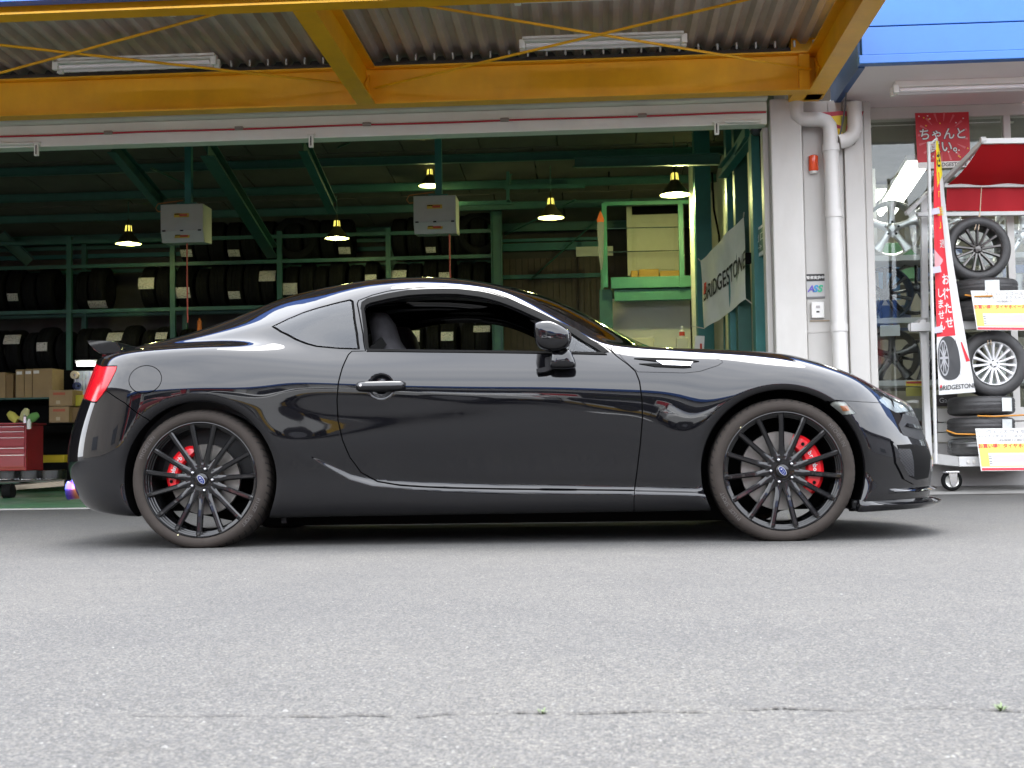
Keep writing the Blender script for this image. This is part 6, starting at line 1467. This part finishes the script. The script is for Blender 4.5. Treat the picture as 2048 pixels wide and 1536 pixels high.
MB().lathe([(0, -.02), (.03, -.02), (.03, .02), (0, .02)], tuple(at(1966, 281, YT-.25)), 'X', 14).build('bar_cap', M_frm, tr, smooth=40)
M_awn = bpy.data.materials.new('red_awning'); M_awn.use_nodes = True
_t = M_awn.node_tree; _b = _t.nodes['Principled BSDF']; _b.inputs['Base Color'].default_value = (.62, .012, .02, 1); _b.inputs['Roughness'].default_value = .75
_tr = _t.nodes.new('ShaderNodeBsdfTranslucent'); _tr.inputs[0].default_value = (.75, .015, .025, 1); _mx = _t.nodes.new('ShaderNodeMixShader'); _mx.inputs[0].default_value = .5
_t.links.new(_b.outputs[0], _mx.inputs[1]); _t.links.new(_tr.outputs[0], _mx.inputs[2]); _t.links.new(_mx.outputs[0], _t.nodes['Material Output'].inputs['Surface'])
AW = Cloth(at(1964, 288, YT-.25), at(2110, 286, YT-.25), at(2110, 370, YT+.20), at(1893, 372, YT+.20), lambda u, v: -.035*math.sin(math.pi*v)+.008*math.sin(14*u), (0, 0, 1)); AW.sheet('awning_cloth', M_awn, tr, 16, 12)
AV = Cloth(at(1894, 376, YT+.22), at(2110, 374, YT+.22), at(2110, 424, YT+.32), at(1892, 421, YT+.32), lambda u, v: .01*math.sin(22*u), (0, 1, 0)); AV.sheet('awning_valance', mat('valance_red_shaded', (.42, .012, .02), .8), tr, 20, 8)  # deeper red than the awning: shade put into the colour
# deck and castors
dk = MB(); q = [at(1862, 906, YT+.1), at(1900, 914, YT-.12), at(2110, 918, YT-.12)]
MB().b2((ax(1918, 920, YT-.12), YT-.12, az(1950, 933, YT-.12)), (ax(2110, 920, YT-.12), YT+.5, az(1950, 913, YT-.12))).build('deck', M_frm, tr, bevel=.005)
o = MB(); A, B = at(1862, 905, YT+.12), at(1921, 914, YT-.118); A2, B2 = at(1862, 927, YT+.12), at(1921, 933, YT-.118)
o.add([A, B, B2, A2]+[tuple(np.array(p)+np.array([.04, .35, 0])) for p in (A, B, B2, A2)], [(0, 1, 2, 3), (4, 7, 6, 5), (0, 4, 5, 1), (3, 2, 6, 7), (0, 3, 7, 4), (1, 5, 6, 2)]).build('deck_corner', M_frm, tr)
for dx in (.05, .16): MB().lathe([(0, -.004), (.014, -.003), (.016, .004)], tuple(at(1932+dx*100, 924, YT-.124)), 'Y', 12).build('deck_bolt', M_wht_p, tr, smooth=40)
def castor(x, y):
    MB().box((x, y, .175), (.11, .10, .015)).build('castor_plate', M_chrome, tr, bevel=.003)
    MB().prism([(x-.028, .165), (x+.04, .165), (x+.03, .07), (x+.005, .055), (x-.012, .07)], y-.034, y-.028).build('castor_fork', M_chrome, tr); MB().prism([(x-.028, .165), (x+.04, .165), (x+.03, .07), (x+.005, .055), (x-.012, .07)], y+.028, y+.034).build('castor_fork', M_chrome, tr)
    MB().lathe([(.055, -.022), (.075, -.022), (.083, -.012), (.083, .012), (.075, .022), (.055, .022)], (x, y, .022+.083), 'Y', 32).build('castor_tyre', M_rubber, tr, smooth=40)
    MB().lathe([(0, -.026), (.02, -.026), (.022, -.02), (.05, -.018), (.057, -.022), (.057, .022), (0, .022)], (x, y, .022+.083), 'Y', 28).build('castor_wheel', mat('castor_grey', (.45, .45, .42), .25, .7), tr, smooth=40)
castor(ax(1903, 960, YT-.05), YT-.05); castor(ax(2100, 960, YT-.05), YT-.05)
# goods on the trolley
def hang_wheel(px, py, rim, tyre, n, kind, m_f, m_b, label, nuts=4):
    t = show_wheel(px, py, YT-.02, rim, n, kind, m_f, m_b, label, 'wheels shown on the trolley', tyre, nuts, name='fitted_tyre'); return t
sc_ = (YT+5.74)/2631
hang_wheel(1957, 497, 46*sc_, 65*sc_, 13, 'multi', M_gun, M_gun, 'dark thirteen-spoke wheel with tyre hung high on the trolley')
hang_wheel(1989, 727, 43*sc_, 66*sc_, 15, 'multi', M_wal, M_wal, 'bright white multi-spoke wheel with tyre on the trolley shelf')
for a, b in (((1963, 372), (1948, 458)), ((1963, 372), (1957, 458)), ((1974, 660), (1976, 690)), ((1978, 660), (1980, 690))):
    pass
cw = thing('hanging_twine', 'pale twine holding the upper dark wheel to the awning bar', 'twine', (0, 0, 0))
for x in (1949, 1957): MB().tube([at(1963, 374, YT+.18), at(1960, 425, YT), at(x, 460, YT-.03)], .004, 6).build('strand', mat('twine', (.45, .36, .26), .9), cw)
cw2 = thing('hanging_twine', 'short twine loop above the bright white wheel', 'twine', (0, 0, 0))
for x in (1974, 1980): MB().tube([at(x, 655, YT), at(x+1, 672, YT-.02), at(x+2, 690, YT-.03)], .004, 6).build('strand', mat('twine', (.45, .36, .26), .9), cw2)
def flat_tyre(px, y_top, y_bot, label, Rr=.268, wrap=False):
    zt_, zb_ = az(px, y_top, YT+.05), az(px, y_bot, YT+.05); w = zt_-zb_; cx = ax(px, y_bot, YT+.05); h = w/2
    prof = [(.155, -h*.8), (.17, -h*.98), (.215, -h), (Rr-.02, -h*.9), (Rr-.004, -h*.7), (Rr, -h*.45)]+[(r_, h*t) for t in (-.35, -.05, .05, .35) for r_ in ((Rr, Rr-.005) if t < 0 else (Rr-.005, Rr))]+[(Rr, h*.45), (Rr-.004, h*.7), (Rr-.02, h*.9), (.215, h), (.17, h*.98), (.155, h*.8)]
    o = MB().lathe(prof, n=56, close=True).build('stacked_tyre', M_stk2 if not wrap else mat('wrapped_rubber', (.05, .05, .05), .2, bump=.5, bscale=12, coat=.5), None, smooth=45); o.location = (cx, YT+.13, (zt_+zb_)/2); return tag(o, label, 'tyre', 'tyres lying in stacks on the trolley')
stk = [(1974, 559, 599, 'black tyre lying directly under the dark wheel, upper of the pair'), (1974, 602, 642, 'black tyre lying under its twin, below the dark wheel'), (1968, 793, 830, 'black tyre lying under the white wheel, topmost of the low stack'), (1968, 835, 872, 'black tyre in the middle of the low trolley stack'), (1968, 876, 911, 'plastic-wrapped tyre at the bottom of the low trolley stack')]
tys = [flat_tyre(p, a, b, l, wrap=(k == 4)) for k, (p, a, b, l) in enumerate(stk)]
tags_ = [(1985, 560, 600, 0), (2018, 795, 822, 2), (2019, 838, 872, 3)]
for px, y0, y1, k in tags_:
    o = tys[k]; x = ax(px, (y0+y1)/2, YT-.14)-o.location.x; z0_, z1_ = az(px, y1, YT-.14)-o.location.z, az(px, y0, YT-.14)-o.location.z; an0 = math.asin(max(-.9, min(.9, x/.27))); vs = []
    for q in range(5):
        aq = an0+(q/4-.5)*.115/.27
        for zz in (z0_, z1_): vs.append((.2725*math.sin(aq), -.2725*math.cos(aq), zz))
    MB().add(vs, [(2*q, 2*q+2, 2*q+3, 2*q+1) for q in range(4)]).build('tyre_label', mat('label_white', (.50, .52, .51), .5, var=.1, vscale=60), o)
for k, (pts_, lab) in enumerate((([(1930, 590), (1950, 593), (1985, 592)], 'orange strap round the upper tyre pair'), ([(1955, 832), (1990, 833), (2050, 830)], 'orange strap between the two upper low-stack tyres'), ([(1893, 861), (1912, 868), (1950, 869), (1985, 867)], 'orange strap with a loose end above the wrapped tyre'))):
    tag(MB().tube([at(a, b, YT-.16 if i else YT-.1) for i, (a, b) in enumerate(pts_)], .007, 8).build('orange_strap', mat('strap_orange', (.45, .19, .02), .7), None, smooth=60), lab, 'strap', 'orange straps on the trolley')
# price sheets
M_sheet = mat('price_sheet', (.60, .60, .57), .5); M_syel = mat('sheet_yellow', (.68, .62, .12), .5); M_sred = mat('sheet_red', (.60, .03, .05), .5); M_spink = mat('sheet_pink', (.66, .42, .46), .5); M_sgry = mat('sheet_grey_ink', (.20, .20, .22), .6)
def price_sheet(c, label, lines, head, Y):
    t = thing('price_sheet', label, 'price sheet', (0, 0, 0), 'price sheets on the trolley'); S = Cloth(*[at(a, b, Y) for a, b in c], lambda u, v: .02*math.sin(3*u+.4)*(1-v), (0, 1, 0))
    S.sheet('sheet', M_sheet, t, 10, 8, .002)
    S.sheet('yellow_field', M_syel, t, 6, 4, .001, ((.02, .36), (.98, .36), (.98, .90), (.02, .90)), -.002); S.sheet('white_field', M_sheet, t, 6, 4, .001, ((.16, .58), (1, .58), (1, .88), (.16, .88)), -.0028)
    S.sheet('pink_field', M_spink, t, 6, 4, .001, ((.22, .62), (1, .60), (1, .80), (.22, .80)), -.0036); S.sheet('red_foot', M_sred, t, 6, 1, .001, ((.02, .93), (1, .93), (1, .985), (.02, .985)), -.0028)
    for k, (tx, cu, cv, h) in enumerate(lines): S.text(tx, cu, cv, h, h*1.25, M_sgry, t, o=-.004, sub=False)
    S.text(head, .62, .42, .082, .115, M_sred, t, o=-.005, bold=.02, sub=False)
    for k in range(4): S.sheet('side_print', M_sgry, t, 1, 1, .001, ((.16, .64+.06*k), (.21, .64+.06*k), (.21, .665+.06*k), (.16, .665+.06*k)), -.004)
    return t
price_sheet([(1942, 581), (2052, 580), (2054, 661), (1954, 660)], 'yellow and white price sheet hung above the bright white wheel', [('ヴェルバ イゴール', .60, .09, .085), ('ブリヂストン ネクストリー', .60, .19, .075), ('145/80R13', .58, .28, .07), ('ホイール', .10, .09, .05), ('タイヤ', .10, .19, .05)], 'お買い得！タイヤホイールセット', YT-.17)
price_sheet([(1951, 857), (2075, 856), (2082, 941), (1962, 942)], 'yellow and white price sheet leaning on the low tyre stack', [('ウェッズ ヴィセンテ', .58, .08, .085), ('ブリヂストン ネクストリー', .60, .19, .07), ('145/80R12 80/78N', .60, .28, .07), ('ホイール', .10, .08, .05), ('タイヤ', .10, .19, .05)], 'お買い得！タイヤホイールセット', YT-.20)
gp_ = thing('black_sign_board', 'black sign board with grey lettering beside the low tyre stack', 'sign', (0, 0, 0))
PB(1872, 789, 1915, 813, YT+.3, .02).build('board', M_pblk, gp_); facing_text('Gapper', 14*(YT+6.04)/2631, tuple(at(1900, 801, YT+.295)), mat('sign_grey', (.30, .30, .30), .5), gp_)
# ------------------------------------------------------------------ tall banner on a pole
bn = thing('advertising_banner', 'tall red advertising banner with white lettering on a white pole', 'banner', (0, 0, 0)); YN = YT-.22
MB().tube([at(1857, 284, YN), at(1862, 520, YN), at(1872, 926, YN)], .014, 10).build('pole', M_frm, bn, smooth=60); MB().bar(at(1857, 290, YN), at(1874, 276, YN), .012, .012).build('top_arm', M_frm, bn)
for y in (424, 541, 661): MB().bar(at(1859+(y-284)*.024, y, YN), at(1876+(y-284)*.022, y-3, YN-.01), .012, .05).build('loop', mat('loop_lilac', (.45, .43, .50), .6), bn)
LE = [(275, 1871), (330, 1868), (420, 1867), (520, 1869), (620, 1872), (700, 1874), (790, 1878)]; RE = [(275, 1875), (330, 1883), (420, 1892), (520, 1905), (620, 1921), (700, 1935), (790, 1951)]
class Banner(Cloth):
    def __init__(s): pass
    def map(s, u, v, o=0.0):
        y = 276+v*514; l = np.interp(y, *zip(*LE)); r = np.interp(y, *zip(*RE)); x = l+(r-l)*u
        Y = YN+.02+.10*u*(1-.3*v)+.02*math.sin(7*u+4*v)-.015*math.sin(9*v)
        p = np.array(at(x, y+(790-784)*0-6*u*v, Y)); p[1] += o; return tuple(p)
BN = Banner(); M_bwhite = mat('banner_white', (.55, .55, .54), .75); M_bred2 = mat('banner_red', (.58, .018, .03), .75); M_byel2 = mat('banner_yellow', (.75, .60, .015), .7)
BN.sheet('cloth', M_bwhite, bn, 10, 60, .002)
vy = lambda y: (y-276)/514
BN.sheet('red_field', M_bred2, bn, 6, 40, .001, ((.0, vy(345)), (.62, vy(345)), (.66, vy(674)), (.0, vy(674))), -.0025)
BN.sheet('yellow_field', M_byel2, bn, 4, 16, .001, ((.25, vy(282)), (1, vy(282)), (.98, vy(350)), (.35, vy(375))), -.0035); BN.sheet('red_edge', M_bred2, bn, 2, 10, .001, ((0, vy(300)), (.25, vy(300)), (.3, vy(346)), (0, vy(346))), -.003)
BN.sheet('pink_diamond', mat('banner_pink', (.60, .30, .32), .75), bn, 4, 4, .001, ((.0, vy(499)), (.45, vy(520)), (.45, vy(524)), (.0, vy(545))), -.004)
BN.sheet('red_wedge', M_bred2, bn, 2, 4, .001, ((.80, vy(688)), (.84, vy(688)), (1.0, vy(727)), (.88, vy(728))), -.003)
for k, chx in enumerate('お待たせ'): BN.text(chx, .49, vy(562+k*29), .36-.02*k, 24/514, M_bwhite, bn, o=-.006, bold=.02)
for k, chx in enumerate('しません'): BN.text(chx, .20, vy(588+k*22), .30-.02*k, 20/514, M_bwhite, bn, o=-.006, bold=.015)
BN.text('さ', .62, vy(322), .65, 34/514, M_ink, bn, o=-.007, bold=.03); BN.text('」', .55, vy(450), .4, 20/514, M_byel2, bn, o=-.006); BN.text('「', .38, vy(393), .4, 18/514, M_byel2, bn, o=-.006); BN.text('最短', .50, vy(425), .25, 20/514, M_byel2, bn, o=-.006, rot=R(90)*0)
BN.text('週', .52, vy(490), .4, 18/514, M_bwhite, bn, o=-.006)
# printed tyre picture
M_prt = mat('print_tyre', (.035, .036, .038), .7); M_prl = mat('print_light', (.30, .30, .31), .6)
def blob(cu, cv, ru, rv, m, o, name='printed_tyre', e=2.6, n=36, skew=0.0):
    vs = [BN.map(cu, cv, o)]; 
    for k in range(n):
        a = 2*math.pi*k/n; c, s_ = math.cos(a), math.sin(a); vs.append(BN.map(cu+ru*abs(c)**(2/e)*math.copysign(1, c), cv+rv*abs(s_)**(2/e)*math.copysign(1, s_), o))
    return MB().add(vs, [(0, 1+k, 1+(k+1) % n) for k in range(n)]).build(name, m, bn)
blob(.36, vy(718), .34, 44/514, M_prt, -.005); blob(.20, vy(717), .155, 36/514, M_prl, -.006, 'printed_rim', 2.0); blob(.20, vy(717), .135, 32/514, M_prt, -.0068, 'printed_rim', 2.0)
for k in range(10):
    a = 2*math.pi*k/10; BN.sheet('printed_spoke', M_prl, bn, 1, 1, .0005, [(.20+.02*math.cos(a+1.5), vy(717)+.006*math.sin(a+1.5)), (.20+.13*math.cos(a+.06), vy(717)+.060*math.sin(a+.06)), (.20+.13*math.cos(a-.06), vy(717)+.060*math.sin(a-.06)), (.20+.02*math.cos(a-1.5), vy(717)+.006*math.sin(a-1.5))], -.0076)
for u in (.50, .57, .63): BN.sheet('printed_groove', M_pblk, bn, 1, 6, .0005, ((u, vy(682)), (u+.012, vy(682)), (u+.012, vy(754)), (u, vy(754))), -.006)
BN.text('BRIDGESTONE', .52, vy(777), .155, 13/514, M_ink, bn, o=-.006, bold=.012, shear=.15); BN.sheet('red_mark', M_sred, bn, 1, 1, .0005, ((.05, vy(770)), (.09, vy(770)), (.075, vy(776)), (.035, vy(776))), -.007)
# ================================================================== across the forecourt (seen only in the car's paint)
M_bwall = mat('far_white_wall', (.62, .62, .60), .7, var=.08, vscale=.6)
M_bblue = mat('far_blue_trim', (.03, .12, .42), .5); M_bred = mat('far_red_sign', (.5, .02, .03), .5); M_bdark = mat('far_dark_glass', (.02, .022, .025), .1)
M_byel = mat('kerb_yellow', (.62, .38, .03), .7, var=.2, vscale=3)
bld = thing('opposite_store', 'long low white store with blue eaves across the forecourt', 'building', (0, -19.5, 0))
MB().b2((-40, -8, 0), (40, 0, 3.6)).build('wall', M_bwall, bld)
MB().b2((-40.6, -8.5, 3.602), (40.6, .8, 4.3)).build('eaves', M_bblue, bld)
for k in range(-6, 7):
    w = MB().b2((k*6-2.4, .002, .7), (k*6+2.4, .06, 2.6)).build('window', M_bdark, bld)
    MB().b2((k*6-2.4, .03, 2.62), (k*6+2.4, .12, 3.3)).build('sign_board', M_bred if k % 2 else M_bwall, bld)
    MB().b2((k*6+2.6, .003, 0), (k*6+3.2, .4, 3.598)).build('pillar', M_bwall if k % 2 else M_bred, bld)
tag(MB().b2((-40, -17.2, .0), (40, -16.9, .16)).build('kerb', M_byel), kind='structure')
def plain_car(name, label, x, y, col, flip=1, rz=0.0, L_=4.5):
    c = thing(name, label, 'car', (x, y, 0), rz=rz); m = mat('paint_'+name, col, .15, coat=1.0)
    low = [(-2.2, .35), (-2.25, .6), (-2.2, .85), (-1.6, .98), (1.0, .95), (1.9, .82), (2.2, .62), (2.25, .35)]
    top = [(-1.75, .97), (-1.15, 1.38), (-.6, 1.45), (.1, 1.42), (1.05, .94)]
    def body(poly, w0, w1, name, m_):
        n = len(poly); b = MB(); rings_ = []
        for w, s in ((-w1, .96), (-w0, 1), (w0, 1), (w1, .96)): rings_.append([(a*flip*s, w, zc_*s+.02*(1-s)) for a, zc_ in poly])
        loft_v = [p for r_ in rings_ for p in r_]
        b.add(loft_v, [(k*n+i, k*n+(i+1) % n, (k+1)*n+(i+1) % n, (k+1)*n+i) for k in range(3) for i in range(n)]+[tuple(range(n))[::-1], tuple(range(3*n, 4*n))]); return b.build(name, m_, c, smooth=30, bevel=.05)
    body(low, .8, .88, 'body', m); body(top, .6, .70, 'cabin', m)
    body([(-1.5, 1.0), (-1.08, 1.32), (-.55, 1.38), (.05, 1.36), (.8, .98)], .69, .712, 'side_glass', M_bdark)
    for sx in (-1.35, 1.35):
        for sy in (-.82, .82):
            w = MB().lathe([(.2, -.1), (.29, -.11), (.32, -.08), (.32, .08), (.29, .11), (.2, .1)], (sx, sy, .32), 'Y', 24).build('wheel', M_tyre_far, c, smooth=40)
            MB().lathe([(0, -.115), (.19, -.11), (.2, -.09), (.2, .09), (.19, .11), (0, .115)], (sx, sy, .32), 'Y', 20).build('hubcap', mat('far_alloy', (.5, .5, .52), .3, .8), w, smooth=40)
    return c
M_tyre_far = mat('far_tyre', (.02, .02, .02), .8)
plain_car('white_sedan', 'white sedan waiting across the forecourt', -2.2, -10.8, (.72, .72, .70), 1, R(6))
plain_car('dark_hatchback', 'dark hatchback parked at the yellow kerb', 2.4, -14.6, (.02, .022, .026))
plain_car('red_hatchback', 'red hatchback parked at the yellow kerb', -9.5, -14.6, (.35, .02, .02))
plain_car('silver_sedan', 'silver sedan parked at the yellow kerb', 8.2, -14.6, (.45, .46, .47))
for k in range(-3, 4):
    tag(MB().add([(k*3.2+.9, -12.4, .004), (k*3.2+1.1, -12.4, .004), (k*3.2+.5, -9.4, .004), (k*3.2+.3, -9.4, .004)], [(0, 1, 2, 3)]).build('parking_line', mat('line_paint', (.6, .6, .58), .7, var=.2, vscale=8)), kind='structure')

M_hwin = mat('house_window', (.12, .13, .14), .2)
nb1 = thing('added_house', 'unseen beige two-storey house added beyond the left end of the forecourt', 'building', (-24, -8, 0))  # unseen houses added at both ends so the bumper corners reflect darker
MB().b2((-6, -13, 0), (0, 13, 5.2)).build('wall', mat('house_beige', (.34, .31, .27), .8, var=.1, vscale=.5), nb1); MB().b2((-6.5, -13.5, 5.203), (.5, 13.5, 5.6)).build('roof', mat('house_roof', (.10, .10, .11), .7), nb1)
nb2 = thing('added_house', 'unseen grey two-storey house added beyond the right end of the forecourt', 'building', (30, -10, 0))
MB().b2((0, -13, 0), (6, 13, 5.6)).build('wall', mat('house_grey', (.28, .28, .29), .8, var=.1, vscale=.5), nb2); MB().b2((-.5, -13.5, 5.603), (6.5, 13.5, 6.0)).build('roof', mat('house_roof', (.10, .10, .11), .7), nb2)
for nb_o, xs2, d_ in ((nb1, .003, 1), (nb2, -.003, -1)):
    for k in (-1, 1): MB().b2((min(xs2, xs2+.05*d_), k*6-1.6, 1.0), (max(xs2, xs2+.05*d_), k*6+1.6, 2.4)).build('window', M_hwin, nb_o)

for k, (x, col, nm, lab) in enumerate(((-5.6, (.02, .02, .024), 'black_van', 'black van nosed up to the yellow kerb'), (-.9, (.62, .62, .60), 'white_hatchback', 'white hatchback nosed up to the yellow kerb'), (5.4, (.45, .03, .03), 'red_van', 'red van nosed up to the yellow kerb'), (11.6, (.05, .07, .16), 'navy_sedan', 'navy sedan nosed up to the yellow kerb'))):
    plain_car(nm, lab, x, -14.4, col, 1, R(90))
for k in range(7):
    x = -13+k*4.3; b_ = thing('sign_stand', 'white sign board on legs along the yellow kerb', 'sign', (x, -16.6, 0), 'sign boards along the far kerb')
    MB().b2((-.5, 0, .5), (.5, .04, 1.7)).build('board', M_bwall, b_); MB().b2((-.46, .041, 1.2), (.46, .05, 1.6)).build('red_band', M_bred, b_)
    for sx2 in (-.42, .42): MB().b2((sx2-.02, 0, 0), (sx2+.02, .04, .498)).build('leg', M_bdark, b_)
